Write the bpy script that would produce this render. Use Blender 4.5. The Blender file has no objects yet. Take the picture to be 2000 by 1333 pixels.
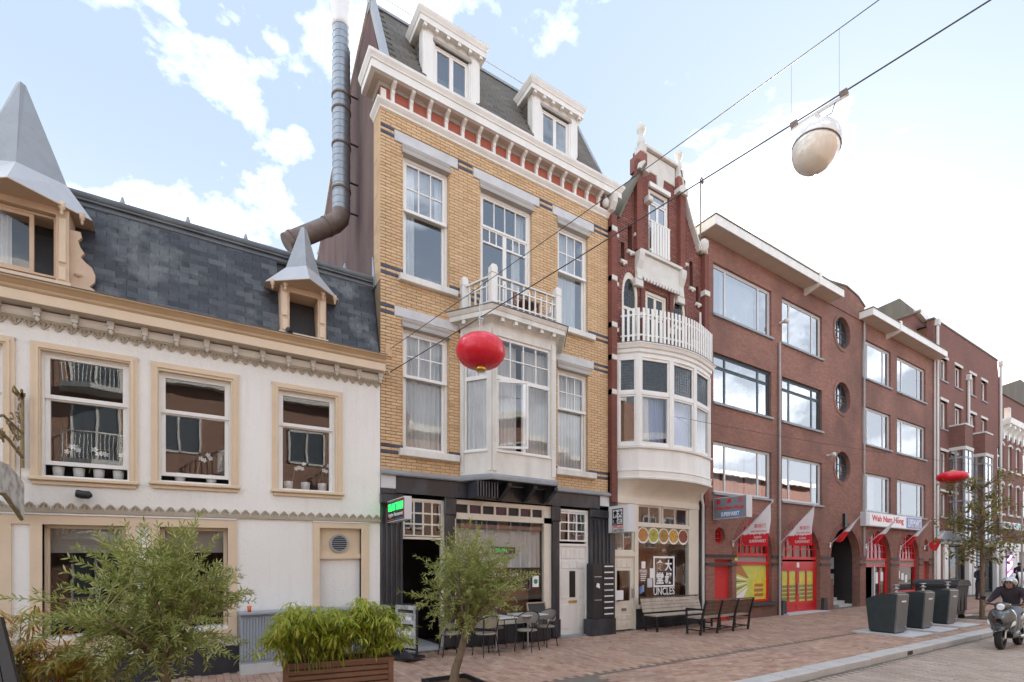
import bpy, math, random
from mathutils import Vector, Matrix, noise
R_ = math.radians
random.seed(7)
SC = bpy.context.scene
COL = SC.collection
# ------------------------------------------------------------ camera
YAW = 32.1; FPX = 975.0; HZ = 1105.0; CAMH = 1.8
cam_d = bpy.data.cameras.new('camera'); cam = bpy.data.objects.new('camera', cam_d); COL.objects.link(cam)
cam.location = (0, 0, CAMH); cam.rotation_euler = (R_(90), 0, R_(-YAW))
cam_d.sensor_width = 36; cam_d.lens = FPX/2000*36; cam_d.shift_y = (HZ-666.5)/2000
cam_d.clip_start = .05; cam_d.clip_end = 3000
SC.camera = cam
# ------------------------------------------------------------ sky and sun
SUN_AZ = 63.7; SUN_EL = 28.0
w = bpy.data.worlds.new('World'); SC.world = w; w.use_nodes = True
nt = w.node_tree; N = nt.nodes; L = nt.links; N.clear()
out = N.new('ShaderNodeOutputWorld'); bg = N.new('ShaderNodeBackground'); L.new(bg.outputs[0], out.inputs[0])
sky = N.new('ShaderNodeTexSky'); sky.sky_type = 'NISHITA'; sky.sun_disc = False
sky.sun_elevation = R_(SUN_EL); sky.sun_rotation = R_(SUN_AZ); sky.air_density = 1.0; sky.dust_density = 1.2; sky.ozone_density = 1.6
tc = N.new('ShaderNodeTexCoord')
mp = N.new('ShaderNodeMapping'); mp.inputs['Scale'].default_value = (1, 1, 1.9); mp.inputs['Location'].default_value = (2.898, 4.264, .2127)
L.new(tc.outputs['Generated'], mp.inputs[0])
nz = N.new('ShaderNodeTexNoise'); nz.inputs['Scale'].default_value = 2.3; nz.inputs['Detail'].default_value = 9; nz.inputs['Roughness'].default_value = .56; nz.inputs['Distortion'].default_value = .25
L.new(mp.outputs[0], nz.inputs['Vector'])
cr = N.new('ShaderNodeValToRGB'); cr.color_ramp.elements[0].position = .50; cr.color_ramp.elements[1].position = .80
L.new(nz.outputs['Fac'], cr.inputs[0])
haze = N.new('ShaderNodeMix'); haze.data_type = 'RGBA'; haze.inputs[0].default_value = .975; haze.inputs[7].default_value = (.76, .94, 1.20, 1)
L.new(sky.outputs[0], haze.inputs[6])
# the air whitens towards the horizon, all the way round
sx = N.new('ShaderNodeSeparateXYZ'); L.new(tc.outputs['Generated'], sx.inputs[0])
hr_ = N.new('ShaderNodeMapRange'); hr_.inputs[1].default_value = .64; hr_.inputs[2].default_value = .12; hr_.interpolation_type = 'SMOOTHSTEP'; L.new(sx.outputs[2], hr_.inputs[0])
hm = N.new('ShaderNodeMath'); hm.operation = 'MULTIPLY'; hm.inputs[1].default_value = .5; L.new(hr_.outputs[0], hm.inputs[0])
hz_ = N.new('ShaderNodeMix'); hz_.data_type = 'RGBA'; hz_.inputs[7].default_value = (2.1, 2.18, 2.3, 1); L.new(haze.outputs[2], hz_.inputs[6]); L.new(hm.outputs[0], hz_.inputs[0])
cl = N.new('ShaderNodeMix'); cl.data_type = 'RGBA'; cl.inputs[7].default_value = (8.8, 9.1, 9.7, 1)
L.new(hz_.outputs[2], cl.inputs[6]); L.new(cr.outputs[0], cl.inputs[0])
L.new(cl.outputs[2], bg.inputs[0]); bg.inputs[1].default_value = .1
sd = bpy.data.lights.new('sun', 'SUN'); sd.energy = 2.6; sd.angle = R_(.53); sd.color = (1, .93, .82)
sun = bpy.data.objects.new('sun', sd); COL.objects.link(sun)
_d = Vector((math.sin(R_(SUN_AZ))*math.cos(R_(SUN_EL)), math.cos(R_(SUN_AZ))*math.cos(R_(SUN_EL)), math.sin(R_(SUN_EL))))
sun.rotation_euler = _d.to_track_quat('Z', 'Y').to_euler(); sun.location = _d*60
vs = SC.view_settings; vs.view_transform = 'Standard'; vs.look = 'None'; vs.gamma = 1; vs.use_curve_mapping = False; vs.exposure = 3.05
cy = SC.cycles; cy.max_bounces = 7; cy.diffuse_bounces = 4; cy.glossy_bounces = 3; cy.transparent_max_bounces = 14; cy.transmission_bounces = 3
cy.caustics_reflective = False; cy.caustics_refractive = False

# ------------------------------------------------------------ photo survey -> world (facades lie on Y = D)
D = 10.0
CY, SY = math.cos(R_(YAW)), math.sin(R_(YAW))
def FX(px, Y=D): return Y*math.tan(math.atan((px-1000)/FPX)+R_(YAW))
def FZ(px, py, Y=D):
    t = (px-1000)/FPX
    return CAMH+(HZ-py)/FPX*Y/(CY-SY*t)
def gz(x):
    T = [(-60, -.12), (-10, -.12), (.6, -.06), (9.4, 0), (18, .04), (25, .1), (41, .24), (60, .34), (400, .34)]
    for (a, b), (c, d) in zip(T, T[1:]):
        if x <= c: return b+(d-b)*(x-a)/(c-a)
    return .34

# ------------------------------------------------------------ mesh helpers
WARP = [None]
def worg(o):
    v = Vector((0, 0, 0))
    while o is not None: v += o.location; o = o.parent
    return v
def props(o, label=None, cat=None, group=None, kind=None):
    if label: o['label'] = label
    if cat: o['category'] = cat
    if group: o['group'] = group
    if kind: o['kind'] = kind
    return o
def empty(name, loc, label=None, cat=None, group=None, rz=0):
    o = bpy.data.objects.new(name, None); COL.objects.link(o); o.location = loc; o.rotation_euler = (0, 0, rz); o.empty_display_size = .2
    return props(o, label, cat, group)
def inst(name, data, parent, loc, rot=(0, 0, 0), scale=(1, 1, 1)):
    o = bpy.data.objects.new(name, data); COL.objects.link(o); o.parent = parent
    o.location = Vector(loc)-(worg(parent) if parent else Vector((0, 0, 0))); o.rotation_euler = rot; o.scale = scale
    return o
class MB:
    def __init__(s): s.v = []; s.f = []; s.sm = []
    def add(s, vs_, fs, smooth=False):
        b = len(s.v); s.v += [tuple(p) for p in vs_]; s.f += [tuple(i+b for i in f) for f in fs]; s.sm += [smooth]*len(fs); return s
    def box(s, x0, x1, y0, y1, z0, z1):
        if x1 < x0: x0, x1 = x1, x0
        if y1 < y0: y0, y1 = y1, y0
        if z1 < z0: z0, z1 = z1, z0
        return s.add([(x0,y0,z0),(x1,y0,z0),(x1,y1,z0),(x0,y1,z0),(x0,y0,z1),(x1,y0,z1),(x1,y1,z1),(x0,y1,z1)],
                     [(0,3,2,1),(4,5,6,7),(0,1,5,4),(1,2,6,5),(2,3,7,6),(3,0,4,7)])
    def cbox(s, x0, x1, y0, y1, z0, z1, c=.01):          # box whose front (-Y) edges are chamfered
        return s.add([(x0,y1,z0),(x1,y1,z0),(x1,y1,z1),(x0,y1,z1),(x0,y0+c,z0),(x1,y0+c,z0),(x1,y0+c,z1),(x0,y0+c,z1),
                      (x0+c,y0,z0+c),(x1-c,y0,z0+c),(x1-c,y0,z1-c),(x0+c,y0,z1-c)],
                     [(0,1,2,3)[::-1],(0,1,5,4),(1,2,6,5),(2,3,7,6),(3,0,4,7),(4,5,9,8),(5,6,10,9),(6,7,11,10),(7,4,8,11),(8,9,10,11)])
    def hexa(s, p): return s.add(p, [(0,3,2,1),(4,5,6,7),(0,1,5,4),(1,2,6,5),(2,3,7,6),(3,0,4,7)])
    def obox(s, p, q, u0, u1, n0, n1, z0, z1):           # box laid along plan segment p->q; n = outward (right-hand side of p->q seen from above)
        p = Vector(p); q = Vector(q); d = (q-p).normalized(); n = Vector((d.y, -d.x))
        def P(u, m, z): a = p+d*u+n*m; return (a.x, a.y, z)
        return s.hexa([P(u0,n1,z0),P(u1,n1,z0),P(u1,n0,z0),P(u0,n0,z0),P(u0,n1,z1),P(u1,n1,z1),P(u1,n0,z1),P(u0,n0,z1)])
    def beam(s, a, b, w_, h_, up=(0, 0, 1)):
        a = Vector(a); b = Vector(b); d = (b-a).normalized(); u = Vector(up); x = d.cross(u)
        if x.length < 1e-4: x = d.cross(Vector((0, 1, 0)))
        x.normalize(); y = x.cross(d).normalized(); x *= w_/2; y *= h_/2
        return s.hexa([a-x-y, a+x-y, b+x-y, b-x-y, a-x+y, a+x+y, b+x+y, b-x+y])
    def prism(s, pts, c0, c1, pl='xz'):
        f = {'xz': lambda a, b, c: (a, c, b), 'yz': lambda a, b, c: (c, a, b), 'xy': lambda a, b, c: (a, b, c)}[pl]
        n = len(pts); v = [f(a, b, c0) for a, b in pts]+[f(a, b, c1) for a, b in pts]
        return s.add(v, [tuple(range(n)), tuple(range(2*n-1, n-1, -1))]+[(i, i+n, (i+1) % n+n, (i+1) % n) for i in range(n)])
    def tube(s, pts, r, n=8, cap=True):
        pts = [Vector(p) for p in pts]; m = len(pts); rs = r if isinstance(r, (list, tuple)) else [r]*m
        rings = []; px = None
        for i, p in enumerate(pts):
            d = (pts[min(i+1, m-1)]-pts[max(i-1, 0)]).normalized()
            if px is None:
                px = d.cross(Vector((0, 0, 1)))
                if px.length < .01: px = d.cross(Vector((0, 1, 0)))
            px = (px-d*px.dot(d)).normalized(); py = d.cross(px)
            rings.append([p+(px*math.cos(2*math.pi*k/n)+py*math.sin(2*math.pi*k/n))*rs[i] for k in range(n)])
        v = [q for rg in rings for q in rg]; f = []
        for i in range(m-1):
            for k in range(n): f.append((i*n+k, i*n+(k+1) % n, (i+1)*n+(k+1) % n, (i+1)*n+k))
        s.add(v, f, True)
        if cap: s.add(rings[0], [tuple(range(n-1, -1, -1))]); s.add(rings[-1], [tuple(range(n))])
        return s
    def lathe(s, c, prof, n=16, smooth=True, sx=1, sy=1):
        v = []; f = []
        for r, z in prof:
            for k in range(n): v.append((c[0]+r*sx*math.cos(2*math.pi*k/n), c[1]+r*sy*math.sin(2*math.pi*k/n), c[2]+z))
        for i in range(len(prof)-1):
            for k in range(n): f.append((i*n+k, i*n+(k+1) % n, (i+1)*n+(k+1) % n, (i+1)*n+k))
        f.append(tuple(range(n-1, -1, -1))); f.append(tuple(range((len(prof)-1)*n, len(prof)*n)))
        return s.add(v, f, smooth)
    def disc(s, cx, z, r, y0, y1, n=24, rz=None):        # disc in a facade, seen along Y
        return s.prism([(cx+r*math.cos(2*math.pi*k/n), z+(rz or r)*math.sin(2*math.pi*k/n)) for k in range(n)], y0, y1)
    def ring(s, cx, z, r0, r1, y0, y1, a0=0, a1=360, n=24, rz=1.0):
        for k in range(n):
            a = R_(a0+(a1-a0)*k/n); b = R_(a0+(a1-a0)*(k+1)/n)
            P = lambda r, t, y: (cx+r*math.cos(t), y, z+rz*r*math.sin(t))
            s.hexa([P(r0,a,y0),P(r1,a,y0),P(r1,a,y1),P(r0,a,y1),P(r0,b,y0),P(r1,b,y0),P(r1,b,y1),P(r0,b,y1)])
        return s
    def loft(s, plan, prof, close=True):                 # mouldings: prof = [(outward offset, z)...] swept along an open plan polyline
        P = [Vector(p) for p in plan]; m = len(P); ns = []
        for i in range(m):
            dn = []
            for a, b in ((i-1, i), (i, i+1)):
                if a >= 0 and b < m: d = (P[b]-P[a]).normalized(); dn.append(Vector((d.y, -d.x)))
            if len(dn) == 2: k = (dn[0]+dn[1]); k = k/(k.length_squared/2) if k.length > .01 else dn[0]
            else: k = dn[0]
            ns.append(k)
        pr = list(prof); v = []; f = []; q = len(pr)
        for i in range(m):
            for o, z in pr: a = P[i]+ns[i]*o; v.append((a.x, a.y, z))
        for i in range(m-1):
            for k in range(q if close else q-1): f.append((i*q+k, (i+1)*q+k, (i+1)*q+(k+1) % q, i*q+(k+1) % q))
        if close: f.append(tuple(range(q-1, -1, -1))); f.append(tuple((m-1)*q+k for k in range(q)))
        return s.add(v, f)
    def wall(s, x0, x1, z0, z1, y0, y1, holes):          # holes = (x0,x1,z0,z1)
        xs = sorted({x0, x1}|{c for h in holes for c in h[:2] if x0 < c < x1}); zs = sorted({z0, z1}|{c for h in holes for c in h[2:4] if z0 < c < z1})
        for zi in range(len(zs)-1):
            run = None
            for xi in range(len(xs)-1):
                cx = (xs[xi]+xs[xi+1])/2; cz = (zs[zi]+zs[zi+1])/2
                solid = not any(h[0] < cx < h[1] and h[2] < cz < h[3] for h in holes)
                if solid and run is None: run = xs[xi]
                if not solid and run is not None: s.box(run, xs[xi], y0, y1, zs[zi], zs[zi+1]); run = None
            if run is not None: s.box(run, xs[-1], y0, y1, zs[zi], zs[zi+1])
        return s
    def spandrel(s, x0, x1, zs, zt, y0, y1, n=14):       # fills the two corners above an arch
        c = (x0+x1)/2; a = (x1-x0)/2; h = zt-zs
        for sg in (-1, 1):
            pts = [(c+sg*a, zt)]+[(c+sg*a*math.cos(math.pi/2*k/n), zs+h*math.sin(math.pi/2*k/n)) for k in range(n+1)]
            for k in range(1, len(pts)-1): s.prism([pts[0], pts[k], pts[k+1]], y0, y1)
        return s
    def mesh(s, name, org=(0, 0, 0)):
        me = bpy.data.meshes.new(name); W = WARP[0]; ox, oy, oz = org
        if W: vv = [(x-ox, y-oy, W(x, z)-oz) for x, y, z in s.v]
        else: vv = [(x-ox, y-oy, z-oz) for x, y, z in s.v]
        me.from_pydata(vv, [], s.f); me.polygons.foreach_set('use_smooth', s.sm); me.update(); return me
    def build(s, name, mat, parent=None, **kw):
        me = s.mesh(name, worg(parent) if parent else (0, 0, 0)); me.materials.append(mat)
        o = bpy.data.objects.new(name, me); COL.objects.link(o); o.parent = parent
        props(o, **kw); return o
def copy_tree(o, parent=None):
    c = o.copy(); COL.objects.link(c); c.parent = parent
    for ch in list(o.children): copy_tree(ch, c)
    return c

# ------------------------------------------------------------ materials
def nodes(name):
    m = bpy.data.materials.new(name); m.use_nodes = True; t = m.node_tree
    return m, t, t.nodes['Principled BSDF']
def mixc(t, fac, a, b, mode='MIX'):
    k = t.nodes.new('ShaderNodeMix'); k.data_type = 'RGBA'; k.blend_type = mode
    for s_, v in ((0, fac), (6, a), (7, b)):
        if hasattr(v, 'is_linked') or hasattr(v, 'links'): t.links.new(v, k.inputs[s_])
        else: k.inputs[s_].default_value = v if s_ == 0 else (*v, 1)
    return k.outputs[2]
def pos(t, scale=(1, 1, 1)):
    g = t.nodes.new('ShaderNodeNewGeometry'); m = t.nodes.new('ShaderNodeMapping'); m.inputs['Scale'].default_value = scale
    t.links.new(g.outputs['Position'], m.inputs[0]); return m.outputs[0]
def noi(t, v, sc, det=5, lo=.35, hi=.65, ro=.55):
    n = t.nodes.new('ShaderNodeTexNoise'); n.inputs['Scale'].default_value = sc; n.inputs['Detail'].default_value = det; n.inputs['Roughness'].default_value = ro
    t.links.new(v, n.inputs['Vector']); r = t.nodes.new('ShaderNodeMapRange'); r.inputs[1].default_value = lo; r.inputs[2].default_value = hi
    t.links.new(n.outputs['Fac'], r.inputs[0]); return r.outputs[0]
def rnd(t):                                              # one random number per separate piece, whether its own object or an island
    a = t.nodes.new('ShaderNodeNewGeometry'); b = t.nodes.new('ShaderNodeObjectInfo'); m = t.nodes.new('ShaderNodeMath'); m.operation = 'ADD'
    t.links.new(a.outputs['Random Per Island'], m.inputs[0]); t.links.new(b.outputs['Random'], m.inputs[1])
    f = t.nodes.new('ShaderNodeMath'); f.operation = 'FRACT'; t.links.new(m.outputs[0], f.inputs[0]); return f.outputs[0]
def mul(t, a, k):
    m = t.nodes.new('ShaderNodeMath'); m.operation = 'MULTIPLY'; t.links.new(a, m.inputs[0]); m.inputs[1].default_value = k; return m.outputs[0]
def bump(t, b, h, st, dist=.01):
    k = t.nodes.new('ShaderNodeBump'); k.inputs['Strength'].default_value = st; k.inputs['Distance'].default_value = dist
    t.links.new(h, k.inputs['Height']); t.links.new(k.outputs[0], b.inputs['Normal'])
def mat(name, c, rough=.6, dirt=None, amt=.5, sc=2.0, fine=30, bmp=.15, metal=0, streak=False, spec=None, c2=None):
    m, t, b = nodes(name); col = None
    d = dirt or tuple(x*.55 for x in c)
    big = noi(t, pos(t, (1, 1, .3) if streak else (1, 1, 1)), sc, 6, .42, .75)
    col = mixc(t, mul(t, big, amt), c, d)
    fn = noi(t, pos(t), fine, 4, .3, .7)
    col = mixc(t, mul(t, fn, .18), col, tuple(x*.72 for x in c))
    if c2: col = mixc(t, rnd(t), col, mixc(t, .55, col, c2))
    t.links.new(col, b.inputs['Base Color']); b.inputs['Roughness'].default_value = rough; b.inputs['Metallic'].default_value = metal
    if spec is not None: b.inputs['Specular IOR Level'].default_value = spec
    if bmp: bump(t, b, fn, bmp, .004)
    return m
def pieces(name, cols, rough=.75, grime=(.1, .09, .08), ga=.35, bmp=.4, gs=1.3, fine=60, gr=(.45, .8)):   # bricks, slates, pavers: colour differs from piece to piece
    m, t, b = nodes(name); r = t.nodes.new('ShaderNodeValToRGB'); r.color_ramp.interpolation = 'LINEAR'
    e = r.color_ramp.elements
    for i, c in enumerate(cols):
        p = i/(len(cols)-1)
        x = e[0] if i == 0 else (e[-1] if i == len(cols)-1 else e.new(p))
        x.position = p; x.color = (*c, 1)
    t.links.new(rnd(t), r.inputs[0])
    g = noi(t, pos(t), gs, 6, *gr); col = mixc(t, mul(t, g, ga), r.outputs[0], grime)
    fn = noi(t, pos(t), fine, 4, .3, .75); col = mixc(t, mul(t, fn, .35), col, tuple(x*.6 for x in cols[0]))
    t.links.new(col, b.inputs['Base Color']); b.inputs['Roughness'].default_value = rough; bump(t, b, fn, bmp, .004); return m
def brickmat(name, c1, c2, mortar, dark, w_=.21, h_=.067, ms=.011, da=.6):
    m, t, b = nodes(name); g = t.nodes.new('ShaderNodeNewGeometry'); s = t.nodes.new('ShaderNodeSeparateXYZ'); t.links.new(g.outputs['Position'], s.inputs[0])
    a = t.nodes.new('ShaderNodeMath'); a.operation = 'ADD'; t.links.new(s.outputs[0], a.inputs[0]); t.links.new(s.outputs[1], a.inputs[1])
    c = t.nodes.new('ShaderNodeCombineXYZ'); t.links.new(a.outputs[0], c.inputs[0]); t.links.new(s.outputs[2], c.inputs[1])
    k = t.nodes.new('ShaderNodeTexBrick'); k.inputs['Scale'].default_value = 1; k.inputs['Brick Width'].default_value = w_; k.inputs['Row Height'].default_value = h_
    k.inputs['Mortar Size'].default_value = ms; k.inputs['Mortar Smooth'].default_value = .2; k.inputs['Color1'].default_value = (*c1, 1); k.inputs['Color2'].default_value = (*c2, 1); k.inputs['Mortar'].default_value = (*mortar, 1)
    t.links.new(c.outputs[0], k.inputs['Vector'])
    big = noi(t, pos(t, (1, 1, .8)), .55, 7, .4, .68); col = mixc(t, mul(t, big, da), k.outputs[0], dark)
    f2 = noi(t, pos(t), 9, 5, .35, .7); col = mixc(t, mul(t, f2, .4), col, tuple(x*.6 for x in c1))
    t.links.new(col, b.inputs['Base Color']); b.inputs['Roughness'].default_value = .85; b.inputs['Specular IOR Level'].default_value = .3
    iv = t.nodes.new('ShaderNodeMath'); iv.operation = 'SUBTRACT'; iv.inputs[0].default_value = 1; t.links.new(k.outputs['Fac'], iv.inputs[1])
    bump(t, b, iv.outputs[0], .6, .008); return m
def glassmat(name, tint=(.93, .95, .95), ior=2.15, wav=.0009, refl=(.95, .97, 1)):
    m = bpy.data.materials.new(name); m.use_nodes = True; t = m.node_tree; t.nodes.clear()
    o = t.nodes.new('ShaderNodeOutputMaterial'); x = t.nodes.new('ShaderNodeMixShader'); tr = t.nodes.new('ShaderNodeBsdfTransparent'); gl = t.nodes.new('ShaderNodeBsdfGlossy')
    tr.inputs[0].default_value = (*tint, 1); gl.inputs['Roughness'].default_value = .015; gl.inputs[0].default_value = (*refl, 1); fr = t.nodes.new('ShaderNodeFresnel'); fr.inputs[0].default_value = ior
    n = t.nodes.new('ShaderNodeTexNoise'); n.inputs['Scale'].default_value = 2.2; n.inputs['Detail'].default_value = 1; t.links.new(pos(t), n.inputs['Vector'])
    k = t.nodes.new('ShaderNodeBump'); k.inputs['Strength'].default_value = 1; k.inputs['Distance'].default_value = wav; t.links.new(n.outputs['Fac'], k.inputs['Height'])
    t.links.new(k.outputs[0], gl.inputs['Normal'])
    g_ = t.nodes.new('ShaderNodeNewGeometry'); iv = t.nodes.new('ShaderNodeMath'); iv.operation = 'SUBTRACT'; iv.inputs[0].default_value = 1; t.links.new(g_.outputs['Backfacing'], iv.inputs[1]); mm = t.nodes.new('ShaderNodeMath'); mm.operation = 'MULTIPLY'; t.links.new(fr.outputs[0], mm.inputs[0]); t.links.new(iv.outputs[0], mm.inputs[1]); t.links.new(mm.outputs[0], x.inputs[0]); t.links.new(tr.outputs[0], x.inputs[1]); t.links.new(gl.outputs[0], x.inputs[2]); t.links.new(x.outputs[0], o.inputs[0]); return m
def cloth(name, c, tr=.35):
    m, t, b = nodes(name); b.inputs['Base Color'].default_value = (*c, 1); b.inputs['Roughness'].default_value = .9; b.inputs['Specular IOR Level'].default_value = .1
    o = t.nodes['Material Output']; x = t.nodes.new('ShaderNodeMixShader'); x.inputs[0].default_value = tr; s = t.nodes.new('ShaderNodeBsdfTranslucent'); s.inputs[0].default_value = (*c, 1)
    t.links.new(b.outputs[0], x.inputs[1]); t.links.new(s.outputs[0], x.inputs[2]); t.links.new(x.outputs[0], o.inputs[0]); return m
def leafmat(name, a, b_, c_, tr=.35):
    m, t, b = nodes(name); r = t.nodes.new('ShaderNodeValToRGB'); e = r.color_ramp.elements; e[0].color = (*a, 1); e[1].color = (*c_, 1); q = e.new(.5); q.color = (*b_, 1)
    t.links.new(rnd(t), r.inputs[0]); t.links.new(r.outputs[0], b.inputs['Base Color']); b.inputs['Roughness'].default_value = .45
    o = t.nodes['Material Output']; x = t.nodes.new('ShaderNodeMixShader'); x.inputs[0].default_value = tr; s = t.nodes.new('ShaderNodeBsdfTranslucent')
    t.links.new(r.outputs[0], s.inputs[0]); t.links.new(b.outputs[0], x.inputs[1]); t.links.new(s.outputs[0], x.inputs[2]); t.links.new(x.outputs[0], o.inputs[0]); return m
def plain(name, c, rough=.5, metal=0, emit=0, coat=0):
    m, t, b = nodes(name); b.inputs['Base Color'].default_value = (*c, 1); b.inputs['Roughness'].default_value = rough; b.inputs['Metallic'].default_value = metal
    if coat: b.inputs['Coat Weight'].default_value = coat; b.inputs['Coat Roughness'].default_value = .08
    if emit: b.inputs['Emission Color'].default_value = (*c, 1); b.inputs['Emission Strength'].default_value = emit
    return m
M = {}
M['stucco'] = mat('white_stucco', (.80, .79, .76), .9, (.62, .61, .57), .5, .8, 14, .25)
def stucco():
    m, t, b = nodes('white_stucco'); c = (.83, .815, .775)
    st = noi(t, pos(t, (5, 5, .35)), 1.6, 6, .52, .85); bg_ = noi(t, pos(t), .7, 6, .42, .75); sp = noi(t, pos(t), 18, 4, .64, .72)
    col = mixc(t, mul(t, bg_, .35), c, (.66, .64, .59)); col = mixc(t, mul(t, st, .26), col, (.52, .50, .45)); col = mixc(t, mul(t, sp, .25), col, (.45, .42, .36))
    g = t.nodes.new('ShaderNodeNewGeometry'); s = t.nodes.new('ShaderNodeSeparateXYZ'); t.links.new(g.outputs['Position'], s.inputs[0]); mr = t.nodes.new('ShaderNodeMapRange'); mr.inputs[1].default_value = 1.1; mr.inputs[2].default_value = .3; t.links.new(s.outputs[2], mr.inputs[0])
    k = t.nodes.new('ShaderNodeMath'); k.operation = 'MULTIPLY'; t.links.new(mr.outputs[0], k.inputs[0]); t.links.new(noi(t, pos(t), 5, 6, .35, .7), k.inputs[1]); col = mixc(t, k.outputs[0], col, (.40, .37, .32))
    t.links.new(col, b.inputs['Base Color']); b.inputs['Roughness'].default_value = .9; bump(t, b, noi(t, pos(t), 22, 6, .3, .7), .5, .006); return m
M['stucco'] = stucco()
M['beige'] = mat('beige_paint', (.72, .575, .41), .5, (.57, .45, .32), .35, 3, 40, .05)
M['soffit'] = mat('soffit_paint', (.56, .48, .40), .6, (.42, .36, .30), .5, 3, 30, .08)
M['scallop'] = mat('fretwork_paint', (.42, .36, .27), .6, (.3, .26, .2), .5, 4, 40, .1)
M['gold'] = mat('gutter_paint', (.48, .33, .19), .45, (.36, .25, .14), .5, 3, 40, .1, streak=True)
M['tan'] = mat('tan_timber', (.62, .46, .33), .55, (.45, .30, .18), .5, 3, 30, .1)
M['white'] = mat('white_paint', (.80, .79, .75), .42, (.55, .53, .48), .45, 2.2, 25, .1, streak=True)
M['white2'] = mat('weathered_white_paint', (.76, .75, .70), .5, (.42, .40, .35), .6, 2.5, 35, .2, streak=True)
M['cream'] = mat('cream_paint', (.72, .67, .57), .45, (.56, .50, .42), .4, 2.5, 30, .08)
M['sash'] = mat('sash_paint', (.82, .81, .78), .4, (.66, .64, .6), .3, 4, 30, .05)
M['slate'] = pieces('roof_slate', [(.014, .017, .024), (.060, .067, .080), (.024, .029, .037), (.11, .12, .13), (.04, .045, .062), (.020, .023, .028)], .42, (.23, .25, .25), .6, .6, 2.1, 22, (.52, .68))
M['slate2'] = pieces('roof_slate_brown', [(.075, .064, .052), (.125, .108, .088), (.10, .086, .07), (.15, .13, .105)], .7, (.13, .13, .10), .5, .4, 1.6, 25)
M['lead'] = mat('lead_flashing', (.10, .11, .12), .45, (.2, .22, .23), .6, 3, 20, .2)
M['zinc'] = mat('zinc_sheet', (.34, .36, .38), .5, (.25, .27, .28), .5, 3, 12, .08, .35)
M['zinc_l'] = mat('pale_zinc_sheet', (.50, .51, .53), .5, (.38, .4, .42), .4, 3, 12, .08, .2)
M['ybrick'] = pieces('yellow_brick', [(.61, .405, .215), (.69, .475, .27), (.64, .43, .24), (.73, .515, .305), (.56, .36, .19)], .7, (.40, .27, .15), .35, .3)
M['ymortar'] = mat('yellow_wall_mortar', (.26, .19, .12), .95, (.18, .13, .09), .5, 2, 30, .3)
M['bbrick'] = pieces('blue_brick', [(.045, .055, .09), (.07, .08, .12), (.055, .06, .1)], .4, (.1, .1, .12), .3, .2)
M['rbrick'] = pieces('red_brick', [(.225, .078, .056), (.28, .10, .072), (.18, .062, .048), (.32, .13, .095)], .7, (.09, .05, .045), .65, .3, 1.0)
M['rmortar'] = mat('red_wall_mortar', (.17, .07, .055), .95, (.12, .05, .045), .5, 2, 30, .3)
M['frieze'] = mat('red_frieze', (.40, .12, .075), .7, (.36, .09, .05), .5, 5, 30, .2)
M['brick4'] = brickmat('brown_red_brick', (.30, .125, .09), (.385, .18, .13), (.22, .165, .14), (.125, .075, .063), da=.75)
M['brick4n'] = brickmat('orange_red_brick', (.36, .13, .08), (.42, .17, .10), (.25, .17, .13), (.24, .1, .065), da=.35)
M['brick6'] = brickmat('far_red_brick', (.24, .10, .08), (.29, .125, .1), (.18, .12, .10), (.13, .075, .065), da=.4)
M['opp'] = brickmat('opposite_brick', (.34, .18, .13), (.41, .22, .16), (.34, .28, .23), (.28, .15, .1), da=.3)
M['gable'] = mat('brown_render', (.16, .11, .095), .95, (.085, .03, .045), 1.0, 1.6, 7, .8, streak=True)
M['stone'] = mat('grey_stone', (.60, .61, .62), .7, (.36, .36, .36), .5, 3, 30, .15)
M['wstone'] = mat('white_stone', (.66, .645, .60), .7, (.5, .46, .38), .5, 4, 30, .2)
M['bstone'] = mat('black_stone', (.020, .022, .028), .28, (.12, .135, .16), .5, 2.6, 30, .15, streak=True)
M['ledge'] = mat('ledge_stone', (.30, .32, .34), .6, (.18, .19, .2), .6, 3, 20, .2)
M['plinth'] = mat('black_plinth', (.025, .024, .028), .6, (.06, .055, .06), .5, 3, 20, .3)
M['band'] = mat('dark_band', (.035, .035, .038), .6, (.08, .08, .08), .5, 3, 20, .2)
M['dark'] = mat('dark_interior', (.035, .032, .03), .9, None, .3, 2, 10, 0)
M['warmin'] = mat('brown_interior', (.10, .055, .035), .8, (.2, .1, .04), .7, 1.3, 6, 0)
M['shopin'] = mat('shop_interior', (.22, .10, .05), .8, (.05, .04, .03), .9, 1.7, 6, 0)
M['curtain'] = cloth('white_curtain', (.88, .88, .87))
M['bluecurtain'] = cloth('blue_curtain', (.38, .42, .62))
M['greycurtain'] = cloth('grey_curtain', (.74, .72, .69))
M['blind'] = cloth('grey_blind', (.38, .36, .33), .1)
M['glass'] = glassmat('window_glass', (.97, .98, .98), 1.9)
M['skyglass'] = glassmat('old_window_glass', (.93, .95, .95), 3.1)
M['glassy'] = glassmat('sky_reflecting_glass', (.85, .88, .9), 7.0, .0015, (1, 1, 1))
M['shopglass'] = glassmat('shop_glass', (.94, .95, .95), 1.5, .001)
M['leadglass'] = glassmat('stained_glass', (.6, .6, .52), 1.8, .004)
M['red'] = mat('red_paint', (.60, .022, .028), .38, (.42, .015, .02), .4, 3, 25, .05)
M['redroll'] = mat('red_shutter', (.58, .03, .03), .6, (.40, .02, .02), .6, 8, 60, .3)
M['teal'] = plain('dark_blue_frame', (.045, .07, .085), .4)
M['alu'] = mat('pale_metal_frame', (.62, .63, .64), .35, (.5, .5, .5), .3, 4, 30, 0)
M['steel'] = plain('bare_steel', (.5, .5, .5), .3, .9)
M['black'] = plain('black_metal', (.018, .018, .02), .4)
M['blackp'] = plain('black_plastic', (.022, .023, .026), .5)
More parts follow.
